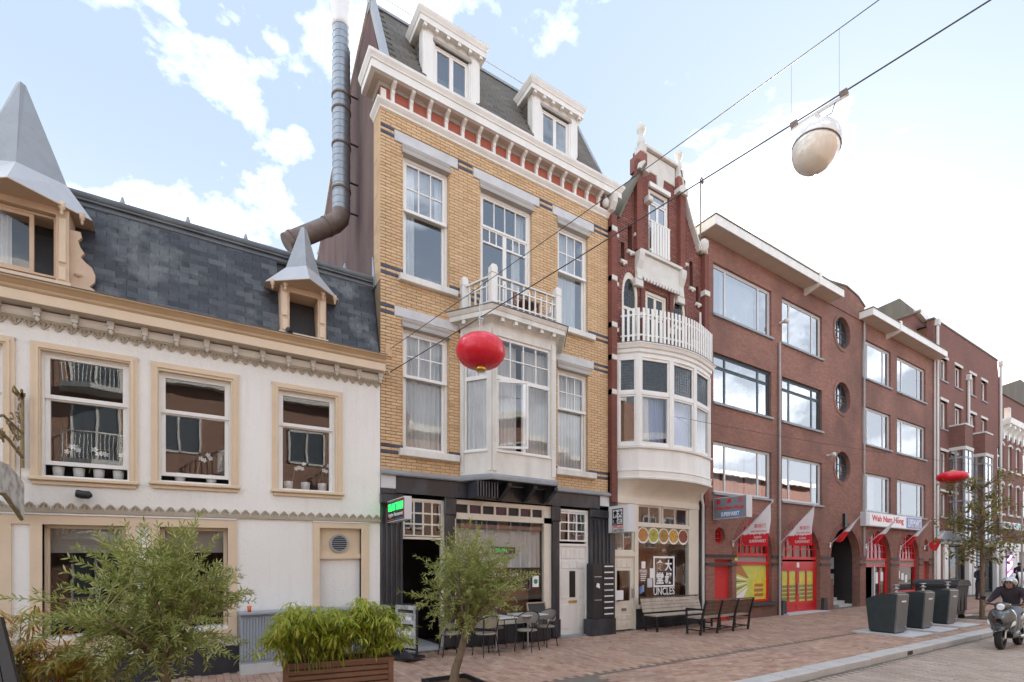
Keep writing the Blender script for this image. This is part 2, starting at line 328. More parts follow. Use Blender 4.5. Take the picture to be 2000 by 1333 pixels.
M['pipe'] = mat('grey_drainpipe', (.38, .36, .35), .5, (.25, .23, .22), .5, 3, 20, 0)
M['wpipe'] = mat('white_drainpipe', (.66, .64, .60), .5, (.5, .48, .44), .4, 3, 20, 0)
M['flue'] = mat('galvanised_flue', (.33, .36, .39), .38, (.22, .25, .27), .5, 4, 20, .1, .65)
M['fluecap'] = mat('bright_flue_cap', (.8, .8, .8), .35, (.6, .6, .6), .3, 4, 20, .05, .1)
M['rust'] = mat('rusty_elbow', (.17, .12, .095), .6, (.3, .28, .27), .6, 4, 20, .2, .3)
M['paver'] = pieces('clay_paver', [(.41, .26, .185), (.50, .345, .255), (.45, .29, .21), (.34, .19, .14), (.54, .39, .30)], .8, (.24, .19, .155), .6, .5, .9, 40)
M['road'] = pieces('road_brick', [(.40, .32, .255), (.47, .38, .31), (.37, .29, .24), (.52, .43, .355)], .75, (.26, .21, .17), .7, .5, .8, 40)
M['joint'] = mat('sandy_joints', (.17, .145, .12), .95, (.10, .085, .07), .6, 3, 40, .3)
M['kerb'] = mat('kerb_stone', (.52, .51, .49), .7, (.34, .33, .31), .6, 2, 20, .2)
M['asph'] = mat('street_ground', (.23, .18, .15), .9, (.15, .12, .10), .5, .5, 12, .2)
M['concrete'] = mat('concrete', (.55, .55, .54), .8, (.4, .4, .38), .5, 2, 20, .2)
M['wood'] = mat('brown_planter_wood', (.24, .12, .07), .6, (.14, .07, .045), .6, 5, 50, .3)
M['greywood'] = mat('grey_bench_wood', (.44, .37, .30), .7, (.22, .17, .13), .6, 6, 60, .3)
M['darkwood'] = mat('dark_bench_wood', (.10, .065, .045), .6, (.17, .12, .09), .6, 6, 60, .3)
M['bark'] = mat('olive_bark', (.20, .145, .095), .9, (.09, .06, .04), .8, 14, 40, .9)
M['olive'] = leafmat('olive_leaf', (.17, .21, .04), (.31, .35, .08), (.55, .54, .24), .45)
M['bamboo'] = leafmat('bamboo_leaf', (.26, .34, .03), (.42, .48, .05), (.66, .60, .13), .5)
M['amber'] = leafmat('dry_bamboo_leaf', (.36, .14, .03), (.58, .36, .07), (.34, .38, .06), .5)
M['street_leaf'] = leafmat('street_tree_leaf', (.13, .17, .04), (.24, .24, .06), (.38, .24, .10))
M['stem'] = plain('green_stem', (.22, .24, .07), .6)
M['soil'] = mat('potting_soil', (.10, .055, .03), .95, (.18, .09, .04), .6, 20, 60, .6)
M['cabinet'] = mat('grey_cabinet', (.30, .34, .39), .55, (.22, .25, .29), .5, 3, 30, .1, streak=True)
M['lantern'] = plain('red_lantern', (.70, .008, .03), .35, 0, 0, .3)
M['brass'] = plain('brass', (.6, .38, .08), .3, .9)
M['lampglass'] = plain('white_lamp_housing', (.78, .76, .73), .12, 0, 0, .8)
M['lampdiff'] = plain('amber_lamp_diffuser', (.78, .72, .62), .1, 0, 0, 1)
M['cable'] = plain('steel_cable', (.035, .035, .035), .5)
M['signw'] = plain('white_sign_face', (.82, .82, .82), .35)
M['signg'] = plain('grey_sign_face', (.20, .23, .26), .4)
M['ink'] = plain('black_lettering', (.01, .01, .01), .5)
M['inkr'] = plain('red_lettering', (.62, .02, .03), .5)
M['inkw'] = plain('white_lettering', (.82, .82, .82), .5)
M['inkb'] = plain('blue_lettering', (.04, .12, .42), .5)
M['blue'] = plain('blue_sign_panel', (.10, .22, .55), .4)
M['green_led'] = plain('green_led', (.02, .9, .12), .4, 0, .3)
M['flagw'] = cloth('white_flag_cloth', (.90, .90, .90), .45)
M['flagr'] = cloth('red_flag_cloth', (.72, .045, .06), .3)
M['bin'] = mat('dark_green_container', (.022, .032, .034), .35, (.045, .06, .06), .5, 6, 90, .4)
M['binside'] = mat('container_steel_side', (.16, .16, .155), .35, (.24, .23, .22), .5, 3, 30, .1, .5)
M['yg'] = mat('yellow_green_print', (.60, .62, .10), .4, (.38, .50, .10), .8, 3, 10, 0)
M['yo'] = mat('yellow_print', (.78, .62, .05), .4, (.5, .35, .05), .8, 6, 16, 0)
M['prbrown'] = plain('brown_print', (.40, .17, .05), .4)
M['prdark'] = mat('shelf_print', (.30, .28, .10), .4, (.05, .06, .03), 1, 14, 30, 0)
M['food'] = [mat('food_print_'+n, a, .4, b, 1, 22, 45, 0) for n, a, b in (('noodles', (.5, .24, .06), (.25, .07, .02)), ('greens', (.45, .45, .08), (.12, .25, .03)), ('herbs', (.48, .2, .05), (.08, .25, .04)), ('curry', (.6, .38, .05), (.3, .08, .03)), ('beans', (.25, .06, .03), (.12, .03, .02)))]
M['skin'] = plain('skin', (.34, .19, .13), .5)
M['dkcloth'] = mat('dark_jacket', (.03, .022, .028), .85, (.05, .035, .045), .5, 12, 60, .3)
M['jeans'] = mat('grey_jeans', (.25, .28, .34), .85, (.18, .2, .25), .5, 12, 60, .3)
M['navy'] = mat('navy_cloth', (.02, .028, .045), .85, None, .3, 12, 60, .3)
M['hair'] = plain('black_hair', (.012, .01, .009), .5)
M['helmet'] = plain('silver_helmet', (.45, .46, .47), .18, .3, 0, .8)
M['scooter'] = plain('grey_green_scooter_paint', (.09, .10, .10), .22, .3, 0, .8)
M['tyre'] = plain('rubber', (.015, .015, .015), .8)
M['orchid'] = cloth('white_orchid', (.85, .83, .85), .3)
M['pot'] = plain('white_pot', (.50, .50, .49), .5)
M['iron'] = mat('gilded_iron', (.30, .22, .10), .5, (.12, .09, .06), .7, 20, 60, .3, .4)
M['rattan'] = mat('grey_rattan', (.30, .27, .23), .7, (.14, .12, .10), .8, 60, 120, .5)
M['slatglass'] = plain('violet_glass', (.05, .015, .04), .15)
M['boardprint'] = mat('menu_board_print', (.55, .56, .56), .4, (.12, .14, .15), 1, 9, 20, 0)
M['mossy'] = mat('old_roof_tiles', (.13, .115, .095), .85, (.22, .20, .12), .8, 1.2, 8, .3, streak=True)
# ------------------------------------------------------------ building kit
def brick_field(root, name, x0, x1, z0, z1, holes, mt, Y=D, nparts=300, L_=.21, H_=.056, course=.0665, j=.01, ok=None, dep=.03, bands=()):
    rs = random.Random(hash(name) % 1000 if False else len(name)*31+int(x0*10)); st = MB(); full = []; bb = MB(); row = 0; z = z0
    while z+H_ <= z1+.012:
        top = min(z+H_, z1); cz = (z+top)/2; segs = [(x0, x1)]
        for h in holes:
            if h[2] < cz < h[3]:
                ns = []
                for a, b in segs:
                    if h[1] <= a or h[0] >= b: ns.append((a, b)); continue
                    if h[0] > a: ns.append((a, h[0]))
                    if h[1] < b: ns.append((h[1], b))
                segs = ns
        off = (row % 2)*(L_+j)/2; band = any(abs(cz-b) < course*.5 for b in bands)
        for a, b in segs:
            k = math.floor((a-x0-off)/(L_+j))
            while True:
                s = x0+off+k*(L_+j); e = s+L_; k += 1
                if s >= b-.02: break
                s2 = max(s, a); e2 = min(e, b)
                if e2-s2 < .03: continue
                if ok and not ok((s2+e2)/2, cz): continue
                y = Y+rs.uniform(-.0015, .0015)
                if band: bb.cbox(s2, e2, y, y+dep, z, top, .004)
                elif abs(e2-s2-L_) < 1e-4 and abs(top-z-H_) < 1e-4: full.append((s2, y, z))
                else: st.cbox(s2, e2, y, y+dep, z, top, .004)
        z += course; row += 1
    full.sort(key=lambda p: p[0]**2+p[1]**2+(p[2]-CAMH)**2)
    proto = MB().cbox(0, L_, 0, dep, 0, H_, .004)
    w0 = WARP[0]; WARP[0] = None; me = proto.mesh(name); WARP[0] = w0; me.materials.append(mt)
    for p in full[:nparts]: inst(name, me, root, p)
    for x, y, z in full[nparts:]: st.cbox(x, x+L_, y, y+dep, z, z+H_, .004)
    st.build(name+'_work', mt, root, kind='stuff')
    if bb.v: bb.build('blue_'+name+'_band', M['bbrick'], root, kind='stuff')
def curtain(parent, x0, x1, z0, z1, Y, mt, folds=9, amp=.02, name='curtain', gather=0, y_of=None):
    n = int(folds*8); v = []; f = []; ph = random.random()*6; mb = MB()
    for k in range(5):
        t = k/4; z = z1+(z0-z1)*t
        for i in range(n+1):
            u = i/n; x = x0+(x1-x0)*(u+gather*math.sin(t*math.pi)*.08*(u-.5))
            y = Y+amp*(.5+.6*t)*math.sin(u*folds*2*math.pi+ph+.7*math.sin(u*7+ph))+amp*.4*math.sin(u*folds*5.1+t*1.3)
            v.append((x, y, z))
    for k in range(4):
        for i in range(n): a = k*(n+1)+i; f.append((a, a+n+1, a+n+2, a+1))
    mb.add(v, f, True); return mb.build(name, mt, parent)
def window(root, x0, x1, z0, z1, Y, rows, fm=None, gm=None, fo=.05, sw=.045, mw=.026, dep=.08, name='window', label=None, tops=None, glass=True):
    """rows: [(zlo, zhi, [(f0, f1, nx, nz)...], yoff)]; Y = front of the frame"""
    fm = fm or M['sash']; gm = gm or M['glass']; mb = MB(); panes = []
    mb.box(x0, x0+fo, Y, Y+dep, z0, z1).box(x1-fo, x1, Y, Y+dep, z0, z1).box(x0+fo, x1-fo, Y, Y+dep, z0, z0+fo).box(x0+fo, x1-fo, Y, Y+dep, z1-fo, z1)
    a, b = x0+fo, x1-fo
    for zl, zh, subs, yo in rows:
        for f0, f1, nx, nz in subs:
            xa = a+(b-a)*f0; xb = a+(b-a)*f1; y = Y+.012+yo; e = .001
            mb.box(xa+e, xa+sw, y, y+.045, zl+e, zh-e).box(xb-sw, xb-e, y, y+.045, zl+e, zh-e).box(xa+sw, xb-sw, y, y+.045, zl+e, zl+sw).box(xa+sw, xb-sw, y, y+.045, zh-sw, zh-e)
            cw = (xb-xa-2*sw)/nx; ch = (zh-zl-2*sw)/nz
            for i in range(1, nx): c = xa+sw+cw*i; mb.box(c-mw/2, c+mw/2, y+.006, y+.038, zl+sw, zh-sw)
            for k in range(1, nz): c = zl+sw+ch*k; mb.box(xa+sw, xb-sw, y+.008, y+.036, c-mw/2, c+mw/2)
            for i in range(nx):
                for k in range(nz): panes.append((xa+sw+cw*i, xa+sw+cw*(i+1), y+.02, zl+sw+ch*k, zl+sw+ch*(k+1)))
    o = mb.build(name, fm, root, label=label)
    if glass:
        for xa, xb, y, za, zb in panes: MB().box(xa, xb, y, y+.006, za, zb).build('pane', gm, o)
    return o
FONT = [None]
def text(s, c, ex, ey, w_, h_, mt, parent, name='lettering', ext=.004, bold=0.0, label=None, shear=0):
    cu = bpy.data.curves.new('t', 'FONT'); cu.body = s; cu.size = 1; cu.extrude = .02; cu.resolution_u = 3; cu.offset = bold; cu.shear = shear; cu.space_line = .9; cu.align_x = 'CENTER'
    ob = bpy.data.objects.new('t', cu); COL.objects.link(ob); dg = bpy.context.evaluated_depsgraph_get(); dg.update()
    me = bpy.data.meshes.new_from_object(ob.evaluated_get(dg)); bpy.data.objects.remove(ob); bpy.data.curves.remove(cu)
    if not me.vertices: return None
    xs = [v.co.x for v in me.vertices]; ys = [v.co.y for v in me.vertices]; x0, x1, y0, y1 = min(xs), max(xs), min(ys), max(ys)
    ex = Vector(ex).normalized(); ey = Vector(ey).normalized(); en = ex.cross(ey); c = Vector(c); og = worg(parent)
    for v in me.vertices:
        v.co = c-og+ex*((v.co.x-(x0+x1)/2)/(x1-x0)*w_)+ey*((v.co.y-(y0+y1)/2)/(y1-y0)*h_)+en*(ext if v.co.z > 0 else -.001)
    me.materials.clear(); me.materials.append(mt); me.name = name
    o = bpy.data.objects.new(name, me); COL.objects.link(o); o.parent = parent; return props(o, label=label)
def shell(root, x0, x1, z1, floors, back=12.6, deep=18, mt=None, solid=None):
    m = MB()
    for z in floors: m.box(x0+.03, x1-.03, D+.32, back, z-.12, z+.1)
    m.box(x0+.03, x0+.12, D+.32, back, .02, z1).box(x1-.12, x1-.03, D+.32, back, .02, z1).box(x0+.03, x1-.03, D+.32, back, z1-.1, z1-.02)
    m.build('room_wall', mt or M['dark'], root)
    MB().box(x0+.02, x1-.02, back, deep, -.1, z1).build('rear_block', solid or M['dark'], root)

# ------------------------------------------------------------ the ground
def sheet(name, x0, x1, y0, y1, dz, mt, nx=24):
    m = MB(); xs = [x0+(x1-x0)*i/nx for i in range(nx+1)]
    for a, b in zip(xs, xs[1:]): m.add([(a, y0, gz(a)+dz), (b, y0, gz(b)+dz), (b, y1, gz(b)+dz), (a, y1, gz(a)+dz)], [(0, 1, 2, 3)])
    return m.build(name, mt, None, kind='structure')
KY = 4.47
ter = MB()
for a, b in ((-900, -60), (-60, -10), (-10, 9.4), (9.4, 25), (25, 41), (41, 60), (60, 900)):
    ter.add([(a, -900, gz(a)-.16), (b, -900, gz(b)-.16), (b, 900, gz(b)-.16), (a, 900, gz(a)-.16)], [(0, 1, 2, 3)])
ter.build('ground', M['asph'], None, kind='structure')
pav = sheet('pavement', -14, 70, KY+.28, 10.3, -.012, M['joint'], 60)
road = sheet('road', -60, 90, -1.6, KY, -.125, M['joint'], 60)
sheet('far_pavement', -60, 90, -5.2, -1.6, -.02, M['asph'], 30)
def paving(root, name, x0, x1, y0, y1, dz, mt, nparts, skip=None, l=.2, w_=.1, j=.006, along='x', h=.03):
    rs = random.Random(int(x0*7+y0*13)); L2, W2 = (l, w_) if along == 'x' else (w_, l); pts = []
    y = y0; r = 0
    while y+W2 <= y1+.001:
        o = (r % 2)*(L2+j)/2 if along == 'x' else 0; x = x0+o; c = 0
        while x+L2 <= x1:
            oy = ((c % 2)*(W2+j)/2) if along == 'y' else 0
            yy = y+oy
            if yy+W2 <= y1 and not (skip and skip(x+L2/2, yy+W2/2)): pts.append((x, yy))
            x += L2+j; c += 1
        y += W2+j; r += 1
    vis = []
    for p in pts:
        X = p[0]*CY-p[1]*SY; Z = p[0]*SY+p[1]*CY
        if Z > 1: px = 1000+FPX*X/Z; py = HZ+FPX*(CAMH-gz(p[0])-dz)/Z; v = -60 < px < 2060 and py < 1345
        else: v = False
        vis.append((0 if v else 1, Z, p))
    vis.sort(key=lambda t: (t[0], t[1]))
    me = MB().cbox(0, L2, 0, W2, 0, h, 0) if False else None
    def brick(m, x, y, z, t=(0, 0)):
        c = .004; zt = z+t[0]*L2; m.add([(x, y, z-h), (x+L2, y, z-h), (x+L2, y+W2, z-h), (x, y+W2, z-h), (x, y, z-c), (x+L2, y, zt-c), (x+L2, y+W2, zt+t[1]*W2-c), (x, y+W2, z+t[1]*W2-c),
               (x+c, y+c, z), (x+L2-c, y+c, zt), (x+L2-c, y+W2-c, zt+t[1]*W2), (x+c, y+W2-c, z+t[1]*W2)],
              [(0, 1, 5, 4), (1, 2, 6, 5), (2, 3, 7, 6), (3, 0, 4, 7), (4, 5, 9, 8), (5, 6, 10, 9), (6, 7, 11, 10), (7, 4, 8, 11), (8, 9, 10, 11)])
    pm = MB(); brick(pm, 0, 0, 0); pmesh = pm.mesh(name); pmesh.materials.append(mt); st = MB()
    for i, (f, Z, p) in enumerate(vis):
        z = gz(p[0]+L2/2)+dz+rs.uniform(-.003, .003)+.006*noise.noise(Vector((p[0]*1.1, p[1]*1.1, 0)))
        if i < nparts: inst(name, pmesh, root, (p[0], p[1], z), (rs.uniform(-.02, .02), rs.uniform(-.012, .012), rs.uniform(-.01, .01)))
        else: brick(st, p[0], p[1], z, (rs.uniform(-.02, .02), rs.uniform(-.03, .03)))
    st.build(name+'_surface', mt, root, kind='stuff')
PADS = [(14.8, 16.15, 5.15, 6.5), (16.5, 17.85, 5.15, 6.5), (18.25, 19.6, 5.15, 6.5)]
def inpad(x, y): return any(a-.02 < x < b+.02 and c-.02 < y < d+.02 for a, b, c, d in PADS) or (20.6 < x < 22.9 and 5.0 < y < 6.3)
paving(pav, 'paver', -.6, 34, KY+1.9, 10.0, .0, M['paver'], 200, inpad, along='y')
paving(pav, 'kerbside_paver', 5.5, 34, KY+.30, KY+1.88, .0, M['paver'], 100, inpad, along='x')
paving(road, 'road_brick', 6.5, 30, 1.6, KY-.03, -.112, M['road'], 300, None, along='y', w_=.09)
m = MB(); x = 3.0; kb = empty('kerb', (3, KY, gz(3)), None); kb['kind'] = 'structure'
while x < 60:
    z = gz(x+.5); MB().cbox(x+.004, x+.996, KY-.002+random.uniform(-.004, .004), KY+.28, z-.14, z+.012+random.uniform(-.003, .003), .018).build('kerb_stone', M['kerb'], kb); x += 1.0
g = MB()
for i in range(3): g.box(12.62+i*.09, 12.67+i*.09, KY-.012, KY, gz(12.6)-.10, gz(12.6)-.02)
g.build('drain_slot', M['black'], kb)
for a, b, c, d in PADS: pass

# ------------------------------------------------------------ white house
K = .016
WARP[0] = lambda x, z: z+K*(x-3.1)
def zw(px, py, Y=D): return FZ(px, py, Y)-K*(FX(px, Y)-3.1)
WH = empty('white_stucco_house', (0, D, 0), 'low white stucco house with beige window frames, fretwork trim and dark slate mansard', 'house')
XL, XR = -4.2, 3.12
upw = [(60, 269.4, 665.7, 945.5, 82.5, 250.5, 687, 772, 905), (294.6, 467, 706, 954, 312, 449, 727, 801, 927), (531, 669, 746, 968, 545, 653, 763, 827, 960)]
holes = []; W = []
for (a, b, t, bo, ia, ib, it, rail, ib2) in upw:
    x0, x1 = FX(a), FX(b); zt = zw(a, t); zb = zw(a, bo); W.append((x0, x1, zb, zt, FX(ia), FX(ib), zw(ia, it), zw(ia, rail), zw(ia, ib2))); holes.append((FX(ia)-.02, FX(ib)+.02, zb+.12, zw(ia, it)+.03))
W.insert(0, (-3.25, FX(30), W[0][2], W[0][3], -3.1, FX(30)-.14, W[0][6], W[0][7], W[0][8])); holes.append((-3.12, FX(30)-.12, W[0][2]+.12, W[0][6]+.03))
GT = zw(463, 1014.6)-.16; GB = zw(463, 1240)
gl = [(FX(83), FX(246)), (FX(312), FX(445)), (-3.9, FX(-30))]
for a, b in gl: holes.append((a, b, GB+.18, GT+.1))
bx0, bx1 = FX(624), FX(705); holes.append((bx0, bx1, .0, zw(624, 1032)))
MB().wall(XL, XR-.005, .45, 5.75, D, D+.3, holes).build('stucco_wall', M['stucco'], WH)
MB().box(XL, bx0-.2, D-.03, D+.29, -.15, .448).box(bx1+.2, XR-.01, D-.03, D+.29, -.15, .448).build('plinth', M['plinth'], WH)
for i, (x0, x1, zb, zt, ga, gb, gt, rl, gbt) in enumerate(W):
    s = window(WH, ga-.015, gb+.015, zb+.12, gt+.02, D+.05, [(rl-.02, gt, [(0, 1, 1, 1)], -.0), (gbt if i < 3 else gbt, rl+.02, [(0, 1, 1, 1)], .035)], fo=.03, sw=.06)
    c = MB()
    for o, q, yy in ((0, .05, .035), (.05, .09, .05), (.09, None, .028)):
        for sg in (0, 1):
            e0, e1 = (x0+o, x0+(q or ga-x0-.015)) if sg == 0 else (x1-(q or x1-gb-.015), x1-o)
            c.box(e0, e1, D-yy, D+.06 if q is None else D+.001, zb+.1, zt-o)
        c.box(x0+o, x1-o, D-yy-.001, D+.06 if q is None else D+.001, zt-(q or zt-gt-.02), zt-o)
    c.build('casing', M['beige'], s)
    MB().cbox(x0-.02, x1+.02, D-.09, D+.06, zb+.06, zb+.11, .01).cbox(x0+.02, x1-.02, D-.04, D+.0, zb, zb+.059, .006).build('sill', M['beige'], s)
    MB().box(x0-.1, x1+.1, D+.29, D+.3, zb-.1, zb).build('ledge', M['dark'], s)
    n = [0, 4, 2, 3][i]
    for k in range(n):
        px = ga+(gb-ga)*(k+.6)/(n+.2); PZ = zb+.125; r = .075 if i == 1 else .085; PZ = zb+.13
        MB().lathe((px, D+.20, PZ), [(r*.8, 0), (r, .17), (r*.9, .175), (r*.85, .16)], 12).build('flower_pot', M['pot'], s)
    if n:
        st = MB(); fl = MB()
        for k in range(max(1, n-1)):
            px = ga+(gb-ga)*(k+.5)/max(1, n-1); P = [(px, D+.2, zb+.25), (px+.05, D+.2, zb+.5), (px+.12, D+.17, zb+.62), (px+.25, D+.15, zb+.62)]
            st.tube(P, .005, 5)
            for q in range(4):
                cx = px+.08+q*.045+random.uniform(-.01, .01); cz = zb+.60+random.uniform(-.06, .05); 
                for a in range(5):
                    t = a*2*math.pi/5+q; fl.add([(cx, D+.16, cz), (cx+.03*math.cos(t-.5), D+.155, cz+.03*math.sin(t-.5)), (cx+.045*math.cos(t), D+.15, cz+.045*math.sin(t)), (cx+.03*math.cos(t+.5), D+.155, cz+.03*math.sin(t+.5))], [(0, 1, 2, 3)])
        st.build('orchid_stem', M['stem'], s); fl.build('orchid_flowers', M['orchid'], s)
# ground floor openings
c = MB(); c.box(XL, FX(463), D-.03, D+.06, GT+.0, GT+.14)
for a, b in ((59, 83), (246, 266), (292, 312), (445, 463)): c.box(FX(a), FX(b), D-.028, D+.1, GB, GT)
c.box(XL+.3, FX(23), D-.028, D+.1, GB, GT); c.box(FX(59), FX(463), D-.05, D+.1, GB-.02, GB+.12)
c.build('shopfront_frame', M['beige'], WH)
MB().box(XL, FX(463)-.01, D-.045, D, GT+.142, GT+.165).box(FX(611), FX(720), D-.045, D, zw(611, 1020.5)+.002, zw(611, 1020.5)+.022).build('drip_strip', M['sash'], WH)
for a, b in gl[:2]+[(-3.9, FX(20))]:
    s = window(WH, a+.002, b-.002, GB+.12, GT, D+.1, [(GB+.14, GT-.02, [(0, 1, 1, 1)], 0)], fm=M['beige'], fo=.03, sw=.03, name='shop_window', gm=M['shopglass'])
    MB().box(a+.03, b-.03, D+.26, D+.27, GT-.42 if a < 0 else GT-1.1, GT).build('roller_blind', M['blind'], s)
ch = MB()
for k in range(2):
    bx = FX(95)+k*.5; ch.beam((bx, D+.9, .5), (bx, D+.8, 1.35), .04, .04).beam((bx+.4, D+.9, .5), (bx+.4, D+.8, 1.35), .04, .04)
    for q in range(3): ch.beam((bx, D+.84, 1.32-q*.16), (bx+.4, D+.84, 1.32-q*.16), .02, .07)
ch.build('interior_chair_backs', M['wood'], WH)
# blind doorway with vent
d0, d1 = FX(611), FX(720); dt = zw(611, 1020.5)
MB().box(d0, bx0, D-.03, D+.15, .4, dt-.1).box(bx1, d1, D-.03, D+.15, .4, dt-.1).box(d0, d1, D-.032, D+.15, dt-.1, dt).box(bx0, bx1, D+.03, D+.15, zw(624, 1092), zw(624, 1082)).build('door_frame', M['beige'], WH)
tp = MB().box(bx0, bx1, D+.08, D+.2, zw(624, 1082), dt-.1).build('transom_panel', M['beige'], WH)
MB().box(bx0, bx1, D+.1, D+.2, -.1, zw(624, 1092)).build('blocked_door_panel', M['stucco'], WH)
vx, vz = FX(662, D+.08), zw(662, 1062, D+.08)
v = MB().ring(vx, vz, .145, .18, D+.04, D+.08).build('vent', M['zinc'], WH)
MB().disc(vx, vz, .145, D+.072, D+.079).build('vent_opening', M['black'], v)
for k in range(7):
    h = -.12+k*.04; l = math.sqrt(max(.001, .145**2-h*h)); MB().hexa([(vx-l, D+.045, vz+h-.008), (vx+l, D+.045, vz+h-.008), (vx+l, D+.07, vz+h+.008), (vx-l, D+.07, vz+h+.008), (vx-l, D+.045, vz+h-.004), (vx+l, D+.045, vz+h-.004), (vx+l, D+.07, vz+h+.012), (vx-l, D+.07, vz+h+.012)]).build('vent_slat', M['zinc'], v)
# fretwork trims
def scallop(up, xc, z, w_=.20, h_=.16):
    m = MB(); s = 1 if up else -1; y0, y1 = D-.03, D-.002
    P = [(-.5, 0), (-.52, .26), (-.46, .46), (-.33, .58), (-.24, .80), (-.08, .93), (0, 1.02), (.08, .93), (.24, .80), (.33, .58), (.46, .46), (.52, .26), (.5, 0)]
    out_ = [(xc+a*w_, z+s*b*h_) for a, b in P]; 
    cen = (xc, z+s*.36*h_)
    inn = [(cen[0]+(a-cen[0])*.60, cen[1]+(b-cen[1])*.62) for a, b in out_]
    for i in range(len(P)-1): m.prism([out_[i], out_[i+1], inn[i+1], inn[i]], y0, y1)
    m.prism([out_[0], inn[0], inn[-1], out_[-1]], y0, y1)
    m.prism([(xc-.012, z), (xc+.012, z), (xc+.012, z+s*.8*h_), (xc-.012, z+s*.8*h_)], y0+.003, y1); m.prism([(xc-.22*w_, z+s*.1*h_), (xc-.1*w_, z+s*.1*h_), (xc-.1*w_, z+s*.3*h_), (xc-.22*w_, z+s*.3*h_)], y0+.005, y1)
    for q in (-1, 1): m.prism([(xc, z+s*.12*h_), (xc+q*.3*w_, z+s*.42*h_), (xc+q*.27*w_, z+s*.52*h_), (xc, z+s*.25*h_)], y0+.004, y1)
    return m
sz = zw(740, 1021); F1 = MB().box(XL, XR, D-.035, D+.001, sz, sz+.055).build('lower_fretwork_rail', M['scallop'], WH)
cz = 5.53; F2 = MB().box(XL, XR, D-.035, D+.001, cz-.04, cz).build('upper_fretwork_rail', M['scallop'], WH)
x = XR-.08
while x > XL+.1:
    if x > -3.1: scallop(True, x, sz+.056, .130, .098).build('fretwork_scallop', M['scallop'], F1); scallop(False, x, cz-.041, .130, .10).build('fretwork_scallop', M['scallop'], F2)
    x -= .156
# cornice
MB().prism([(D, 5.532), (D-.03, 5.532), (D-.045, 5.56), (D-.06, 5.60), (D-.06, 5.64), (D, 5.64)], XL, XR, 'yz').build('frieze_moulding', M['sash'], WH)
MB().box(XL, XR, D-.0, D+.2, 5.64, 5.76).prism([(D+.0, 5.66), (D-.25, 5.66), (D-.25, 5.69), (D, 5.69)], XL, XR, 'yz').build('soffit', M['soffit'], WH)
MB().box(XL, XR+.02, D-.28, D-.25, 5.655, 5.80).build('fascia', M['beige'], WH)
MB().prism([(D+.1, 5.802), (D-.285, 5.802), (D-.30, 5.83), (D-.30, 5.86), (D-.335, 5.91), (D-.36, 5.935), (D-.36, 5.955), (D+.1, 5.955)], XL, XR+.02, 'yz').build('gutter', M['gold'], WH)
MB().box(XL, XR+.03, D-.37, D+.1, 5.957, 5.967).build('gutter_lip', M['lead'], WH)
x = 3.09
while x > -3.3:
    m = MB().box(x-.045, x+.045, D-.14, D-.06, 5.59, 5.658).box(x-.035, x+.035, D-.13, D-.06, 5.535, 5.59)
    m.lathe((x, D-.095, 5.46), [(.004, 0), (.022, .02), (.03, .045), (.02, .07), (.034, .085)], 8).build('bracket', M['wstone'], WH); x -= .425
# mansard
S0 = Vector((D+.02, 5.97)); S1 = Vector((D+.46, 7.62)); SL = (S1-S0).length; SA = math.atan2(S1.x-S0.x, S1.y-S0.y)
MB().prism([(D+.035, 5.9), (D+.6, 5.9), (D+3, 7.75), (D+.6, 7.75), (D+.475, 7.62)], XL, XR-.01, 'yz').build('roof', M['band'], WH)
dorm = [(-2.75, -1.66), (FX(548, 9.9), FX(637, 9.9))]
exp = .105; tw = .28; r = 0; sl = []
sm = MB().add([(.005, -.010, 0), (tw-.005, -.010, 0), (tw-.005, -.012, .19), (.005, -.012, .19), (.004, .004, 0), (tw-.004, .004, 0), (tw-.004, .0, .19), (.004, .0, .19)], [(0,3,2,1)[::-1],(4,5,6,7)[::-1],(0,1,5,4),(1,2,6,5),(2,3,7,6),(3,0,4,7)])
w0 = WARP[0]; WARP[0] = None; sme = sm.mesh('slate'); WARP[0] = w0; sme.materials.append(M['slate'])
rs = random.Random(3); st = MB()
while r*exp < SL-.03:
    v = r*exp; y = S0.x+(S1.x-S0.x)*v/SL-.02; z = S0.y+(S1.y-S0.y)*v/SL; x = XL+(r % 2)*tw/2
    while x < XR-.02:
        if not any(a-.03 < x+tw/2 < b+.03 for a, b in dorm): sl.append((x, y, z))
        x += tw
    r += 1
sl.sort(key=lambda p: abs(p[0]+.3))
for i, (x, y, z) in enumerate(sl):
    rr = (-(SA)+.115+rs.uniform(-.014, .014), K*-1+rs.uniform(-.008, .008), 0)
    w_ = min(tw, XR-.02-x)/tw
    if i < 300: inst('slate', sme, WH, (x, y, WARP[0](x, z)), (rr[0], -K, 0), (w_, 1, 1))
    else:
        q = Matrix.Translation((x, y, z)) @ Matrix.Rotation(rr[0], 4, 'X')
        st.add([q @ Vector((a*w_, b, c_)) for a, b, c_ in sm.v], sm.f)
st.build('slate_work', M['slate'], WH, kind='stuff')
MB().prism([(D+.43, 7.60), (D+.40, 7.63), (D+.40, 7.66), (D+.46, 7.68), (D+.46, 7.72), (D+.42, 7.735), (D+.42, 7.76), (D+.7, 7.76), (D+.7, 7.6)], XL, XR, 'yz').build('lead_band', M['lead'], WH)
MB().tube([(XL, D+.48, 7.82), (XR, D+.48, 7.82)], .07, 12).build('ridge_roll', M['lead'], WH)
for px in (239, 367, 480, 674):
    x = FX(px, D+.48); MB().lathe((x, D+.5, 7.87), [(.05, 0), (.05, .03), (.035, .04), (.03, .09), (.02, .1), (.018, .13)], 8).build('ridge_stud', M['zinc'], WH)
